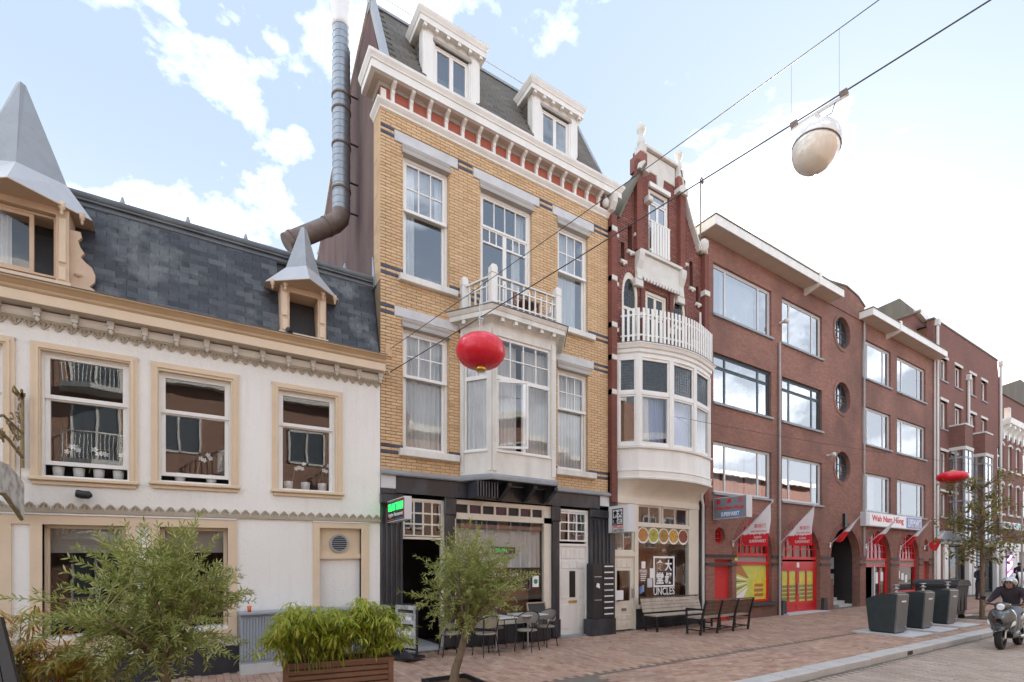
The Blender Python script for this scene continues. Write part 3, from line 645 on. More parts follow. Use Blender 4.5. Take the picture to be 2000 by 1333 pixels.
def dormer(x0, x1, xc, yf, prow, z0, zs, zk, za, hw, kw, apy, open_glass):
    dm = MB().box(x0, x0+.15, yf, D+.4, z0, zs+.1).box(x1-.15, x1, yf, D+.4, z0, zs+.1).box(x0+.15, x1-.15, yf+.02, D+.4, z0, z0+.09).box(x0+.15, x1-.15, yf, D+.4, zs-.09, zs+.1).build('dormer', M['tan'], WH, label='dormer with pointed zinc witch-hat roof')
    for xa in (x0, x1-.15):
        MB().cbox(xa+.03, xa+.12, yf-.02, yf, z0+.1, z0+.3, .01).cbox(xa+.03, xa+.12, yf-.02, yf, z0+.36, zs-.12, .012).lathe((xa+.075, yf-.06, zs-.12), [(.005, 0), (.03, .04), (.018, .08), (.045, .11), (.05, .2)], 8).build('pilaster', M['beige'], dm)
    MB().box(x0-.03, x1+.03, yf-.06, yf+.02, z0-.02, z0+.06).build('dormer_sill', M['beige'], dm)
    MB().box(x0+.15, x1-.15, D+.3, D+.31, z0+.1, zs-.1).build('dark_opening', M['dark'], dm)
    b = MB(); L0, P, Rr = (xc-hw, D+.0, zs+.05), (xc, prow, zs-.02), (xc+hw, D+.0, zs+.05); LB, RB = (xc-hw, D+.5, zs+.05), (xc+hw, D+.5, zs+.05)
    k0, kp, k1 = (xc-kw, D+.02, zk), (xc, apy-.2, zk-.03), (xc+kw, D+.02, zk); kb0, kb1 = (xc-kw, D+.5, zk), (xc+kw, D+.5, zk)
    b.add([L0, P, Rr, RB, LB, k0, kp, k1, kb1, kb0], [(0, 1, 6, 5), (1, 2, 7, 6), (2, 3, 8, 7), (4, 0, 5, 9), (3, 4, 9, 8)]); b.build('roof_skirt', M['zinc_l'], dm)
    ap = MB(); t = .05; A = [(xc-t, apy+.05, za), (xc, apy, za), (xc+t, apy+.05, za), (xc+t, apy+.25, za), (xc-t, apy+.25, za)]
    ap.add([k0, kp, k1, kb1, kb0]+A, [(0, 1, 6, 5), (1, 2, 7, 6), (2, 3, 8, 7), (3, 4, 9, 8), (4, 0, 5, 9), (5, 6, 7, 8, 9)]); ap.build('spire', M['zinc'], dm)
    MB().add([L0, P, Rr, RB, LB]+[(a, c, e-.012) for a, c, e in (L0, P, Rr, RB, LB)], [(5, 9, 8, 7, 6), (0, 1, 6, 5), (1, 2, 7, 6), (0, 4, 3, 2, 1)]).build('eave_soffit', M['tan'], dm)
    for q in (-1, 1):
        MB().lathe((xc+q*(hw-.1), D-.12, zs-.13), [(.004, 0), (.022, .03), (.015, .06), (.035, .09), (.035, .17)], 8).build('drop_pendant', M['tan'], dm)
    return dm
f = lambda px, py, Y: zw(px, py, Y)
dm = dormer(FX(548, 9.9), FX(637, 9.9), 1.66, 9.9, 9.38, 6.02, f(640, 580, 9.9)-.0, f(598, 524, 9.85), f(597, 450, 10.), .64, .30, 9.92, False)
dm = dormer(-2.80, FX(135, 9.85), -2.2, 9.85, 9.35, 6.02, f(180, 428, 10)-.07, f(41, 311, 9.7), f(37, 163, 10), .80, .5, 9.95, True)
s = window(WH, -2.65, FX(113, 9.85)-.03, 6.16, f(113, 425, 9.9), 9.93, [(6.18, f(113, 425, 9.9)-.03, [(0, .72, 1, 1)], 0)], fm=M['tan'], fo=.03, sw=.05, name='dormer_window')
curtain(s, -2.6, FX(18, 10), 6.2, 7.0, 10.1, M['curtain'], 4)
MB().prism([(FX(139)+a*.30, 6.0+b*.95) for a, b in ((0, 0), (.95, 0), (.95, .12), (.75, .16), (.95, .24), (.98, .36), (.85, .47), (.6, .53), (.4, .6), (.55, .68), (.4, .75), (.3, .85), (.45, .92), (.4, 1.0), (0, 1.0))], 9.93, 9.99).build('scroll_bracket', M['tan'], WH)
MB().lathe((FX(152, 9.9), 9.92, f(152, 536, 9.9)), [(.005, -.04), (.05, 0), (.005, .04)], 10).build('scroll_boss', M['tan'], WH)
# small camera by the dormer, wall spotlight
WARP[0] = None
shell(WH, XL, XR, 5.9, [3.1], mt=M['warmin'])
sp = empty('wall_spotlight', (FX(164), D, FZ(164, 967)), 'small black spotlight fixed to white stucco between floors', 'wall lamp')
MB().tube([(FX(158)-.01, D, FZ(164, 967)), (FX(158)-.01, D-.1, FZ(164, 967))], .025, 8).build('arm', M['black'], sp)
x, z = FX(166, 9.87), FZ(166, 967, 9.87)
MB().tube([(x-.10, 9.85, z+.01), (x-.085, 9.85, z+.01), (x-.03, 9.86, z), (x+.05, 9.87, z), (x+.085, 9.88, z-.005)], [.055, .06, .062, .06, .02], 12).build('lamp_head', M['blackp'], sp)
MB().tube([(x-.105, 9.85, z+.012), (x-.098, 9.85, z+.011)], .05, 12).build('lens', M['zinc'], sp)
sp = empty('dormer_floodlight', (FX(567, 9.8), 9.85, FZ(567, 648, 9.8)), 'tiny black floodlight on gutter below small dormer', 'wall lamp')
x, z = FX(567, 9.8), FZ(567, 648, 9.8); MB().tube([(x-.05, 9.78, z+.02), (x+.03, 9.85, z)], [.05, .03], 8).build('lamp_head', M['black'], sp); MB().box(x-.015, x+.015, 9.83, 9.88, z-.06, z).build('bracket', M['black'], sp)
# ------------------------------------------------------------ yellow brick house
YH = empty('yellow_brick_house', (3.12, D, 0), 'tall yellow brick house with white bay window, balcony and bracketed cornice', 'house')
X0, X1 = 3.125, 9.32
wx = [(3.60, 4.64), (5.43, 6.85), (7.63, 8.62)]
TB, TT = 7.83, 10.56; LB, LT = 4.22, 6.95
holes = [(wx[0][0], wx[0][1], TB, TT), (wx[1][0], wx[1][1], 7.3, TT), (wx[2][0], wx[2][1], TB, TT), (wx[0][0], wx[0][1], LB, LT), (wx[2][0], wx[2][1], LB, LT), (4.98, 7.44, 3.7, 7.32)]
MB().wall(X0, X1, 3.76, 11.3, D+.012, D+.3, [h for h in holes if h[3] < 12]).build('brick_backing_wall', M['ymortar'], YH)
lint = [(wx[0][0]-.19, wx[0][1]+.22, 10.57, 10.79), (wx[1][0]-.19, wx[1][1]+.22, 10.57, 10.79), (wx[2][0]-.17, wx[2][1]+.2, 10.57, 10.79),
        (wx[0][0]-.19, wx[0][1]+.22, 6.96, 7.16), (wx[2][0]-.19, wx[2][1]+.2, 6.96, 7.16)]
bh = holes+lint+[(4.95, 7.46, 3.7, 7.34)]
brick_field(YH, 'brick', X0+.0, X1, 3.77, 11.22, bh, M['ybrick'], nparts=300, bands=(10.75, 10.62, 7.92, 7.79, 7.13, 6.99, 4.27, 4.14))
for a in lint: MB().cbox(a[0]+.004, a[1]-.004, D-.012, D+.3, a[2], a[3], .01).build('lintel', M['stone'], YH)
# brick reveals of the openings (headers seen edge on) and the corner return
rv = MB()
for h in holes[:5]:
    z = h[2]
    while z < h[3]-.05: rv.box(h[1]-.001, h[1]+.012, D+.004, D+.11, z, z+.056).box(h[0]-.012, h[0]+.001, D+.004, D+.11, z, z+.056); z += .0665
z = 3.77
while z < 11.2:
    a = D+.004
    while a < D+.42: rv.box(X0-.011, X0+.001, a, a+.2, z, z+.056) if z > 7.6 else None; a += .21
    z += .0665
rv.build('reveal_brickwork', M['ybrick'], YH, kind='stuff')
MB().box(X0-.001, X0+.2, D+.012, D+.5, 3.76, 11.3).build('corner_pier', M['ymortar'], YH)
# side gable wall, rendered brown
g = MB().prism([(D+.5, 5.5), (19, 5.5), (19, 10.0), (16.3, 11.3), (14.3, 12.6), (10.76, 13.93), (9.95, 11.8), (10.3, 11.2)], X0-.0, X0+.3, 'yz').build('side_gable_wall', M['gable'], YH)
MB().beam((X0+.02, 16.3, 11.2), (X0+.02, 14.3, 12.62), .12, .05).beam((X0+.02, 14.3, 12.62), (X0+.02, 10.76, 13.96), .12, .05).build('gable_flashing', M['white'], YH)
MB().beam((X0+.05, 9.82, 11.93), (X0+.05, 10.74, 13.98), .12, .14).box(X0-.02, X0+.12, 10.68, 10.9, 13.8, 14.15).build('verge_flashing', M['zinc'], YH)
MB().add([(X0-.01, D+.5, 7.6), (X0-.01, D+.25, 7.6), (X0-.01, D+.45, 8.3), (X0-.01, D+.5, 8.3), (X0-.03, D+.5, 7.6), (X0-.03, D+.25, 7.6), (X0-.03, D+.45, 8.3), (X0-.03, D+.5, 8.3)], [(4, 5, 6, 7), (0, 1, 5, 4), (1, 2, 6, 5), (3, 2, 1, 0)]).build('abutment_flashing', M['zinc'], YH)
def roller(o, x0, x1, z): MB().prism([(D+.14, z), (D-.02, z), (D-.02, z-.04), (D-.045, z-.05), (D-.03, z-.10), (D-.05, z-.15), (D-.05, z-.19), (D+.14, z-.19)], x0-.03, x1+.03, 'yz').build('sunshade_box', M['stone2'] if 'stone2' in M else M['soffit2'], o)
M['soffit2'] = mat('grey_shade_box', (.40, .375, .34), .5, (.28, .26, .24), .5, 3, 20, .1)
for i, (a, b) in enumerate(wx):
    if i != 1:
        s = window(YH, a, b, TB, TT-.19, D+.09, [(9.24, TT-.25, [(0, 1, 3, 2)], -.0), (TB+.05, 9.30, [(0, 1, 1, 1)], .04)], fo=.055, sw=.055, gm=M['skyglass'])
        roller(s, a, b, TT)
        MB().cbox(a-.1, b+.18, D-.11, D+.09, TB-.14, TB, .012).build('sill', M['white2'], s)
        MB().box(a+.02, b-.02, D+.05, D+.1, 9.23, 9.29).build('meeting_rail', M['sash'], s)
        if i == 0: curtain(s, a+.05, a+.34, TB+.06, TT-.2, D+.26, M['curtain'], 3, gather=.3); curtain(s, b-.22, b-.05, 9.3, TT-.2, D+.26, M['curtain'], 2)
        else: curtain(s, a+.05, b-.24, TB+.06, TT-.2, D+.24, M['curtain'], 7)
    else:
        s = window(YH, a, b, 7.36, TT-.19, D+.09, [(9.62, TT-.25, [(0, 1, 4, 1)], 0), (7.4, 9.64, [(0, .5, 1, 1), (.5, 1, 1, 1)], .02)], fo=.07, sw=.05, name='balcony_door', gm=M['skyglass'])
        m = MB(); w_ = (b-a-.14)/2
        for q in (0, 1):
            xa = a+.07+w_*q+.05; xb = xa+w_-.1; m.box(xa, xb, D+.115, D+.15, 9.27, 9.31)
            for k in (1, 2): c = xa+(xb-xa)*k/3; m.box(c-.014, c+.014, D+.116, D+.15, 9.31, 9.6)
        m.build('glazing_bar', M['sash'], s); roller(s, a, b, TT)
        curtain(s, a+.98, a+1.22, 7.4, 9.6, D+.26, M['curtain'], 2); curtain(s, b-.3, b-.1, 9.66, 10.3, D+.26, M['curtain'], 2)
    if i != 1:
        s = window(YH, a, b, LB, LT-.19, D+.09, [(5.76, LT-.25, [(0, 1, 3, 2)], 0), (LB+.05, 5.82, [(0, 1, 1, 1)], .04)], fo=.055, sw=.055)
        roller(s, a, b, LT); MB().cbox(a-.1, b+.22, D-.11, D+.09, LB-.15, LB, .012).build('sill', M['white2'], s)
        MB().box(a+.02, b-.02, D+.05, D+.1, 5.75, 5.81).build('meeting_rail', M['sash'], s)
        curtain(s, a+.05, b-.05, LB+.06, LT-.2, D+.24, M['greycurtain'], 9, .03)
# cornice
plan = [(X0, D+.45), (X0, D), (X1-.02, D), (X1-.02, D+.2)]
MB().loft(plan, [(.0, 11.11), (.02, 11.115), (.03, 11.15), (.06, 11.18), (.085, 11.21), (.09, 11.22), (.09, 11.255), (.0, 11.255)]).build('string_moulding', M['white'], YH)
MB().loft(plan, [(-.02, 11.255), (.0, 11.255), (.0, 11.60), (-.02, 11.60)]).build('frieze', M['frieze'], YH)
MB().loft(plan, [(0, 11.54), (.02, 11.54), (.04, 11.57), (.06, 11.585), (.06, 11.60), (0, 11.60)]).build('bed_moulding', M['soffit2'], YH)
MB().loft(plan, [(-.02, 11.601), (.26, 11.601), (.26, 11.62), (-.02, 11.62)]).build('cornice_soffit', M['soffit'], YH)
MB().loft(plan, [(0, 11.621), (.265, 11.59), (.265, 11.745), (.285, 11.75), (.29, 11.775), (.305, 11.80), (.33, 11.84), (.335, 11.89), (0, 11.89)]).build('cornice', M['white'], YH)
for k in range(15):
    x = 3.36+.398*k; o = MB().prism([(D, 11.255), (D-.07, 11.255), (D-.07, 11.40), (D-.10, 11.44), (D-.09, 11.49), (D-.21, 11.55), (D-.22, 11.60), (D, 11.60)], x-.035, x+.035, 'yz').build('bracket', M['white'], YH)
MB().box(X0-.0, X0+.11, D-.02, D+.001, 11.27, 11.5).build('corner_pilaster', M['white'], YH)
MB().prism([(D-.02, 11.2), (D-.2, 11.25), (D-.3, 11.4), (D-.33, 11.6), (D-.02, 11.6)], X1-.1, X1+.06, 'yz').lathe((X1-.2, D-.13, 11.27), [(.02, 0), (.09, .05), (.1, .15), (.05, .24), (.02, .32)], 8).build('end_console', M['wstone'], YH)
# mansard with slates
RX1 = 8.86; A0 = Vector((9.72, 11.9)); A1 = Vector((10.72, 13.86)); AL = (A1-A0).length; AA = math.atan2(A1.x-A0.x, A1.y-A0.y)
MB().prism([(A0.x+.02, 11.85), (17, 11.85), (16, 12), (14.2, 12.55), (A1.x+.02, 13.86)], X0+.1, RX1, 'yz').build('mansard_roof', M['lead'], YH)
st = MB(); r = 0; rs = random.Random(5)
DM = [(3.95, 5.30), (6.72, 8.10)]
while r*.12 < AL:
    v = r*.12; y = A0.x+(A1.x-A0.x)*v/AL; z = A0.y+(A1.y-A0.y)*v/AL; x = X0+.12+(r % 2)*.13
    q = Matrix.Translation((0, y, z)) @ Matrix.Rotation(-AA+.10+rs.uniform(-.01, .01), 4, 'X')
    while x < RX1-.02:
        if not any(a < x+.13 < b for a, b in DM) or z > 13.2:
            x2 = min(x+.252, RX1); st.add([q @ Vector(p) for p in [(x, -.012, 0), (x2, -.012, 0), (x2, -.006, .15), (x, -.006, .15), (x, 0, 0), (x2, 0, 0), (x2, 0, .15), (x, 0, .15)]], [(0, 1, 2, 3), (0, 4, 5, 1), (1, 5, 6, 2), (0, 3, 7, 4)])
        x += .26
    r += 1
st.build('slate_work', M['slate2'], YH, kind='stuff')
MB().beam((RX1, 9.75, 11.9), (RX1, 10.74, 13.9), .1, .08).box(X0+.1, RX1, 10.66, 10.8, 13.84, 13.9).build('roof_edge_flashing', M['zinc'], YH)
m = MB().tube([(X0+.1, 10.8, 14.28), (RX1, 10.8, 14.28)], .012, 5)
for x in (X0+.15, 5.9, RX1-.05): m.tube([(x, 10.8, 13.85), (x, 10.8, 14.3)], .012, 5)
m.build('roof_guard_rail', M['alu'], YH)
for a, b in DM:
    d = MB().box(a, a+.28, 9.8, 10.0, 11.9, 13.05).box(b-.28, b, 9.8, 10.0, 11.9, 13.05).box(a+.28, b-.28, 9.8, 10.0, 12.84, 13.05).box(a+.28, b-.28, 9.805, 10, 11.9, 12.03).build('dormer', M['white'], YH)
    for x in (a+.03, b-.25): MB().cbox(x, x+.22, 9.775, 9.8, 11.95, 12.98, .02).build('pilaster', M['white'], d)
    window_ = window(YH, a+.27, b-.27, 12.0, 12.82, 9.83, [(12.02, 12.80, [(0, .5, 1, 1), (.5, 1, 1, 1)], 0)], fo=.03, sw=.045, name='dormer_window', gm=M['skyglass'])
    MB().box(a+.05, b-.05, 9.98, 10.0, 12, 12.9).build('dark_room', M['dark'], window_)
    MB().prism([(9.83, 12.84), (9.76, 12.84), (9.75, 12.87), (9.77, 12.9), (9.77, 12.92), (9.83, 12.92)], a+.22, b-.22, 'yz').build('window_hood', M['soffit2'], d)
    MB().box(a+.02, a+.06, 9.98, 11.3, 11.9, 13.0).box(b-.06, b-.02, 9.98, 11.3, 11.9, 13.0).build('dormer_cheek', M['lead'], d)
    st = MB(); z = 11.95; k = 0
    while z < 12.98:
        y = 10.0+(k % 2)*.06
        while y < 11.1: st.box(a+.005, a+.02, y, y+.11, z, z+.1); y += .12
        z += .105; k += 1
    st.build('cheek_slates', M['slate2'], d, kind='stuff')
    pl = [(a-.03, 11.6), (a-.03, 9.75), (b+.03, 9.75), (b+.03, 11.0)]
    MB().loft(pl, [(-.3, 13.05), (.0, 13.05), (.03, 13.08), (-.3, 13.08)]).loft(pl, [(-.2, 13.081), (.07, 13.04), (.07, 13.15), (.085, 13.16), (.095, 13.19), (.12, 13.24), (.13, 13.285), (-.2, 13.285)]).box(a-.03, b+.03, 9.75, 11.2, 13.06, 13.29).build('dormer_cornice', M['white'], d)
    for k in range(6):
        x = a+.02+(b-a-.04)*k/5; MB().box(x-.035, x+.035, 9.69, 9.76, 12.98, 13.045).build('dentil', M['white'], d)
    MB().box(a-.14, b+.14, 9.63, 11.0, 13.287, 13.30).build('dormer_lead_cap', M['lead'], d)
# bay window
B = [(4.91, D), (5.36, 9.38), (7.08, 9.38), (7.48, D)]
BE = [(4.78, 10.2), (5.36, 9.38), (7.08, 9.38), (7.61, 10.2)]
bay = MB().loft(BE, [(-.12, 3.80), (.0, 3.80), (0, 4.30), (-.12, 4.30)]).build('bay_window', M['white2'], YH)
MB().loft(BE, [(-.12, 6.82), (0, 6.82), (0, 7.12), (-.12, 7.12)]).build('bay_frieze', M['white2'], bay)
MB().loft(BE, [(-.3, 3.66), (.06, 3.66), (.07, 3.68), (.07, 3.74), (.02, 3.795), (-.3, 3.795)]).build('bay_base_slab', M['ledge'], bay)
MB().add([(4.75, 10.2, 3.655), (5.34, 9.36, 3.655), (7.1, 9.36, 3.655), (7.63, 10.2, 3.655)], [(0, 1, 2, 3)]).build('bay_underside', M['bstone'], bay)
m = MB()
for p, q, c in ((B[0], B[1], (0, .10)), (B[1], B[2], (0, 0)), (B[2], B[3], (0, .1))):
    l = (Vector(q)-Vector(p)).length; w1 = .13 if (p == B[1]) else .1
    for u in ((0, w1), (l-w1, l)): m.obox(p, q, u[0], u[1], -.12, .0, 4.3, 6.82); m.obox(p, q, u[0]+.02, u[1]-.0 if u[0] else u[1], .001, .022, 3.86, 6.95); [m.obox(p, q, u[0]+.03+k*.03, u[0]+.045+k*.03, .022, .03, 4.5, 6.6) for k in range(3) if w1 > .11]
m.build('corner_pilaster', M['white2'], bay)
for p, q, subs, nx in ((B[0], B[1], 1, 2), (B[1], B[2], 2, 4), (B[2], B[3], 1, 2)):
    P = Vector(p); Q = Vector(q); l = (Q-P).length; w1 = .13 if p == B[1] else .1; u0, u1 = w1, l-w1; f_ = MB(); panes = []
    f_.obox(p, q, u0, u1, -.1, -.04, 4.301, 4.36).obox(p, q, u0, u1, -.1, .03, 4.28, 4.31).obox(p, q, u0, u1, -.1, -.035, 5.88, 5.97).obox(p, q, u0, u1, -.1, -.04, 6.76, 6.819)
    f_.obox(p, q, u0, u0+.04, -.1, -.04, 4.36, 5.88).obox(p, q, u1-.04, u1, -.1, -.04, 4.36, 5.88).obox(p, q, u0, u0+.04, -.1, -.04, 5.97, 6.76).obox(p, q, u1-.04, u1, -.1, -.04, 5.97, 6.76)
    for i in range(1, nx): c = u0+.04+(u1-u0-.08)*i/nx; f_.obox(p, q, c-.013, c+.013, -.09, -.05, 5.97, 6.76)
    f_.obox(p, q, u0+.04, u1-.04, -.092, -.048, 6.355, 6.38)
    for i in range(nx):
        for k in range(2): panes.append((u0+.04+(u1-u0-.08)*i/nx, u0+.04+(u1-u0-.08)*(i+1)/nx, 5.97+.395*k, 6.365+.395*k))
    if subs == 2: c = (u0+u1)/2; f_.obox(p, q, c-.02, c+.05, -.1, -.035, 4.36, 5.88)
    else: panes.append((u0+.04, u1-.04, 4.36, 5.88))
    if subs == 2: panes.append((c+.05, u1-.04, 4.36, 5.88))
    o = f_.build('bay_sash', M['sash'], bay)
    for a, b, za, zb in panes: MB().obox(p, q, a, b, -.075, -.069, za, zb).build('pane', M['glass'], o)
# opened casement in the bay front
p0 = Vector((5.36+.17, 9.38+.06)); ang = R_(-24); p1 = p0+Vector((math.cos(ang), math.sin(ang)))*.70
m = MB()
for u in ((0, .045), (.655, .70)): m.obox(p0, p1, u[0], u[1], -.02, .02, 4.37, 5.86)
m.obox(p0, p1, .045, .655, -.02, .02, 4.37, 4.42).obox(p0, p1, .045, .655, -.02, .02, 5.81, 5.86); o = m.build('open_casement', M['sash'], bay)
MB().obox(p0, p1, .045, .655, -.003, .003, 4.42, 5.81).build('pane', M['glass'], o)
curtain(bay, 5.45, 6.12, 4.35, 6.75, 9.62, M['greycurtain'], 7, .03); curtain(bay, 6.28, 7.0, 4.35, 6.75, 9.62, M['greycurtain'], 8, .03)
c = curtain(bay, 0, .62, 4.35, 6.75, 0, M['greycurtain'], 5, .02)
c.rotation_euler = (0, 0, math.atan2(-.62, .45)); wb = worg(bay); off = Vector((5.03, 10.0, 0)); c.location = off-Matrix.Rotation(c.rotation_euler.z, 3, 'Z') @ (-wb)*1.0-wb if False else off-wb+(Matrix.Rotation(c.rotation_euler.z, 3, 'Z') @ wb)
MB().loft(BE, [(-.15, 7.05), (.0, 7.05), (.03, 7.08), (.08, 7.12), (.1, 7.14), (.1, 7.16), (-.15, 7.16)]).loft(BE, [(-.15, 7.161), (.22, 7.13), (.22, 7.23), (.24, 7.24), (.27, 7.29), (.28, 7.32), (-.15, 7.32)]).build('bay_cornice', M['white2'], bay)
MB().loft(BE, [(-.6, 7.321), (.30, 7.321), (.30, 7.335), (-.6, 7.345)]).box(5.3, 7.1, 9.4, 10.0, 7.32, 7.345).build('balcony_floor', M['lead'], bay)
for p, q, n in ((B[0], B[1], 2), (B[1], B[2], 5)):
    l = (Vector(q)-Vector(p)).length
    for k in range(n): u = l*(k+.5)/n; MB().obox(p, q, u-.04, u+.04, .1, .2, 7.05, 7.128).build('dentil', M['white2'], bay)
# balcony
bl = MB(); bal = empty('balcony', (5, 9.5, 7.34)); bal.parent = YH; bal.location = Vector((5, 9.5, 7.34))-worg(YH)
C = [(4.98, 9.93), (5.28, 9.17), (6.98, 9.17), (7.36, 9.93)]
for (x, y) in C:
    MB().cbox(x-.075, x+.075, y-.075, y+.075, 7.345, 8.12, .012).box(x-.088, x+.088, y-.088, y+.088, 7.97, 7.985).prism([(x-.07, 8.12), (x+.07, 8.12), (x+.05, 8.16), (x-.05, 8.16)], y-.06, y+.06).build('post', M['white'], bal)
for p, q in zip(C, C[1:]):
    l = (Vector(q)-Vector(p)).length; r_ = MB().obox(p, q, .07, l-.07, -.035, .035, 7.93, 7.965).obox(p, q, .07, l-.07, -.018, .018, 7.75, 7.78).obox(p, q, .07, l-.07, -.02, .02, 7.41, 7.44).build('hand_rail', M['white'], bal)
    n = max(3, round(l/.155))
    for k in range(1, n): u = l*k/n; MB().obox(p, q, u-.016, u+.016, -.016, .016, 7.345, 7.93 if k % 2 else 7.85).build('baluster', M['white'], bal)
WC = empty('balcony_chair', (6.4, 9.55, 7.345), 'brown wooden chair standing on white balcony of yellow house', 'chair')
m = MB()
for a in (-.2, .2):
    for b in (-.2, .2): m.box(6.4+a-.02, 6.4+a+.02, 9.6+b-.02, 9.6+b+.02, 7.35, 7.8 if b < 0 else 8.2)
m.build('frame', M['wood'], WC); MB().box(6.17, 6.63, 9.37, 9.83, 7.78, 7.82).build('seat', M['wood'], WC)
for k in range(3): MB().box(6.2, 6.6, 9.785, 9.81, 7.92+k*.1, 7.98+k*.1).build('backrest_slat', M['wood'], WC)
# ground-floor shopfront in black stone
MB().prism([(D+.1, 3.645), (D-.10, 3.645), (D-.12, 3.67), (D-.12, 3.70), (D-.02, 3.765), (D+.1, 3.765)], X0-.01, X1+.05, 'yz').build('stone_ledge', M['ledge'], YH)
arch = MB().box(X0+.3, X1-.32, D-.03, D+.3, 3.3, 3.645).box(X0, X0+.3, D-.032, D+.3, 3.28, 3.38).build('black_fascia', M['bstone'], YH)
MB().box(X0, X0+.3, D-.05, D+.3, 3.38, 3.645).box(X1-.32, X1, D-.05, D+.3, 3.38, 3.645).build('grey_impost_block', M['stone'], YH)
def pier(x0, x1, zt, fl=True):
    m = MB().box(x0, x1, D-.0, D+.3, 0, zt)
    n = 4; w_ = (x1-x0)/(n*2+1)
    for k in range(n+1):
        m.cbox(x0+w_*2*k, x0+w_*(2*k+1), D-.035, D+.001, .85 if fl else .5, zt-.3, .01)
    m.cbox(x0-.02, x1+.02, D-.07, D+.0, zt-.22, zt-.02, .02).cbox(x0-.02, x1+.02, D-.06, D, .72, .85, .02).cbox(x0, x1, D-.045, D+.0, .36, .72, .01).box(x0-.03, x1+.03, D-.09, D, -.1, .34)
    return m.build('black_pilaster', M['bstone'], YH)
P2, P3 = (FX(870), FX(888)), (FX(1079), FX(1092)); P1 = (X0, FX(788)-.02); P4 = (FX(1152), X1)
pier(*P1, 3.28); pier(*P4, 3.28)
for a, b in (P2, P3): MB().box(a, b, D-.02, D+.28, 0, 3.3).cbox(a-.03, b+.03, D-.05, D, 2.9, 3.28, .02).cbox(a-.03, b+.03, D-.05, D-.0, 0, .45, .02).build('black_pier', M['bstone'], YH)
s = window(YH, P1[1], P2[0], 2.36, 3.22, D+.06, [(2.42, 3.18, [(0, 1, 4, 3)], 0)], fo=.045, sw=.03, mw=.035, fm=M['cream'], name='fanlight', gm=M['glass'])
for k in range(2): MB().box(P2[0]-.1+k*.0, P2[0]-.002, D+.05, D+.12, .02, 2.36) if k else None
MB().box(P2[0]-.08, P2[0]-.002, D+.05, D+.13, .02, 2.36).build('door_jamb', M['cream'], YH)
MB().box(P1[1], P2[0], D+.1, D+2.2, -.04, .03).build('threshold', M['stone'], YH)
s = MB().box(P2[1], P3[0], D+.05, D+.15, 3.17, 3.27).box(P2[1], P3[0], D+.05, D+.15, 2.84, 2.98).box(P2[1], P2[1]+.06, D+.05, D+.15, .5, 3.17).box(P3[0]-.22, P3[0], D+.05, D+.15, .5, 3.17).box(P2[1], P3[0], D+.0, D+.15, .42, .5).build('shop_window', M['cream'], YH)
a = P2[1]+.06; b = P3[0]-.22; n = 7; w_ = (b-a)/n
for k in range(n):
    MB().box(a+w_*k+w_*.86, a+w_*(k+1), D+.06, D+.14, 2.98, 3.17).build('transom_post', M['cream'], s)
    MB().box(a+w_*k, a+w_*k+w_*.86, D+.10, D+.106, 2.98, 3.17).build('stained_pane', M['slatglass'] if k % 2 else M['ink'], s)
MB().box(a, b, D+.10, D+.108, .5, 2.84).build('pane', M['shopglass'], s)
MB().box(a, b, D+.13, D+.2, 2.66, 2.75).build('blind_rail', M['wood'], s)
curtain(s, a, b, 1.75, 2.7, D+.25, M['greycurtain'], 16, .025); MB().box(P2[1], P3[0], D-.01, D+.14, -.1, .42).build('black_stallriser', M['bstone'], YH)
MB().box(a+.2, b-.1, D+.6, D+.7, .5, 1.9).build('interior_screen', M['shopin'], s)
o = MB().box(FX(1040, 10.09), FX(1052, 10.09), D+.085, D+.095, FZ(1046, 1147, 10.09), FZ(1046, 1125, 10.09)).build('white_notice', M['signw'], s)
MB().disc((FX(1040, 10.09)+FX(1052, 10.09))/2, FZ(1046, 1136, 10.09), .06, D+.08, D+.0849).build('green_emblem', plain('green_emblem', (.02, .22, .16), .5), o)
text('RESTAURANT', (FX(985), D+.09, FZ(985, 1124)), (1, 0, 0), (0, 0, 1), .95, .08, M['inkw'], s)
o = MB().box(FX(968), FX(1013), D+.15, D+.2, FZ(990, 1082), FZ(990, 1068)).build('led_window_sign', M['black'], s); text('DILAN', (FX(985), D+.148, FZ(990, 1075)), (1, 0, 0), (0, 0, 1), .3, .09, plain('dim_green_led', (.03, .5, .1), .4, 0, .15), o)
# white panelled door on the right
a, b = P3[1]+.0, P4[0]-.01
s = window(YH, a, b, 2.3, 3.24, D+.06, [(2.42, 3.17, [(0, 1, 3, 3)], 0)], fo=.06, sw=.04, mw=.035, name='fanlight')
fr = MB().box(a, a+.07, D+.05, D+.14, 0, 2.3).box(b-.07, b, D+.05, D+.14, 0, 2.3).build('door_frame', M['white'], YH)
dr = MB().box(a+.07, b-.07, D+.10, D+.14, .03, 2.3).build('front_door', M['white'], YH); xa, xb = a+.07, b-.07; w_ = xb-xa
for k in range(5): MB().cbox(xa+.06+(w_-.12)*k/5+.008, xa+.06+(w_-.12)*(k+1)/5-.008, D+.085, D+.1, 1.98, 2.22, .006).build('door_panel', M['white'], dr)
for k in range(3): MB().cbox(xa+.06+(w_-.12)*k/3+.02, xa+.06+(w_-.12)*(k+1)/3-.02, D+.085, D+.1, 1.72, 1.92, .01).build('door_panel', M['white'], dr)
for x, u in ((xa+.06, xa+.24), (xb-.24, xb-.06)): MB().cbox(x, u, D+.085, D+.1, .95, 1.66, .01).build('door_panel', M['white'], dr); MB().cbox(x, u+.1 if x < xa+.1 else u, D+.085, D+.1, .18, .8, .01).build('door_panel', M['white'], dr)
MB().box(xa+w_*.39, xa+w_*.61, D+.09, D+.1, .98, 1.66).build('narrow_pane', M['ink'], dr)
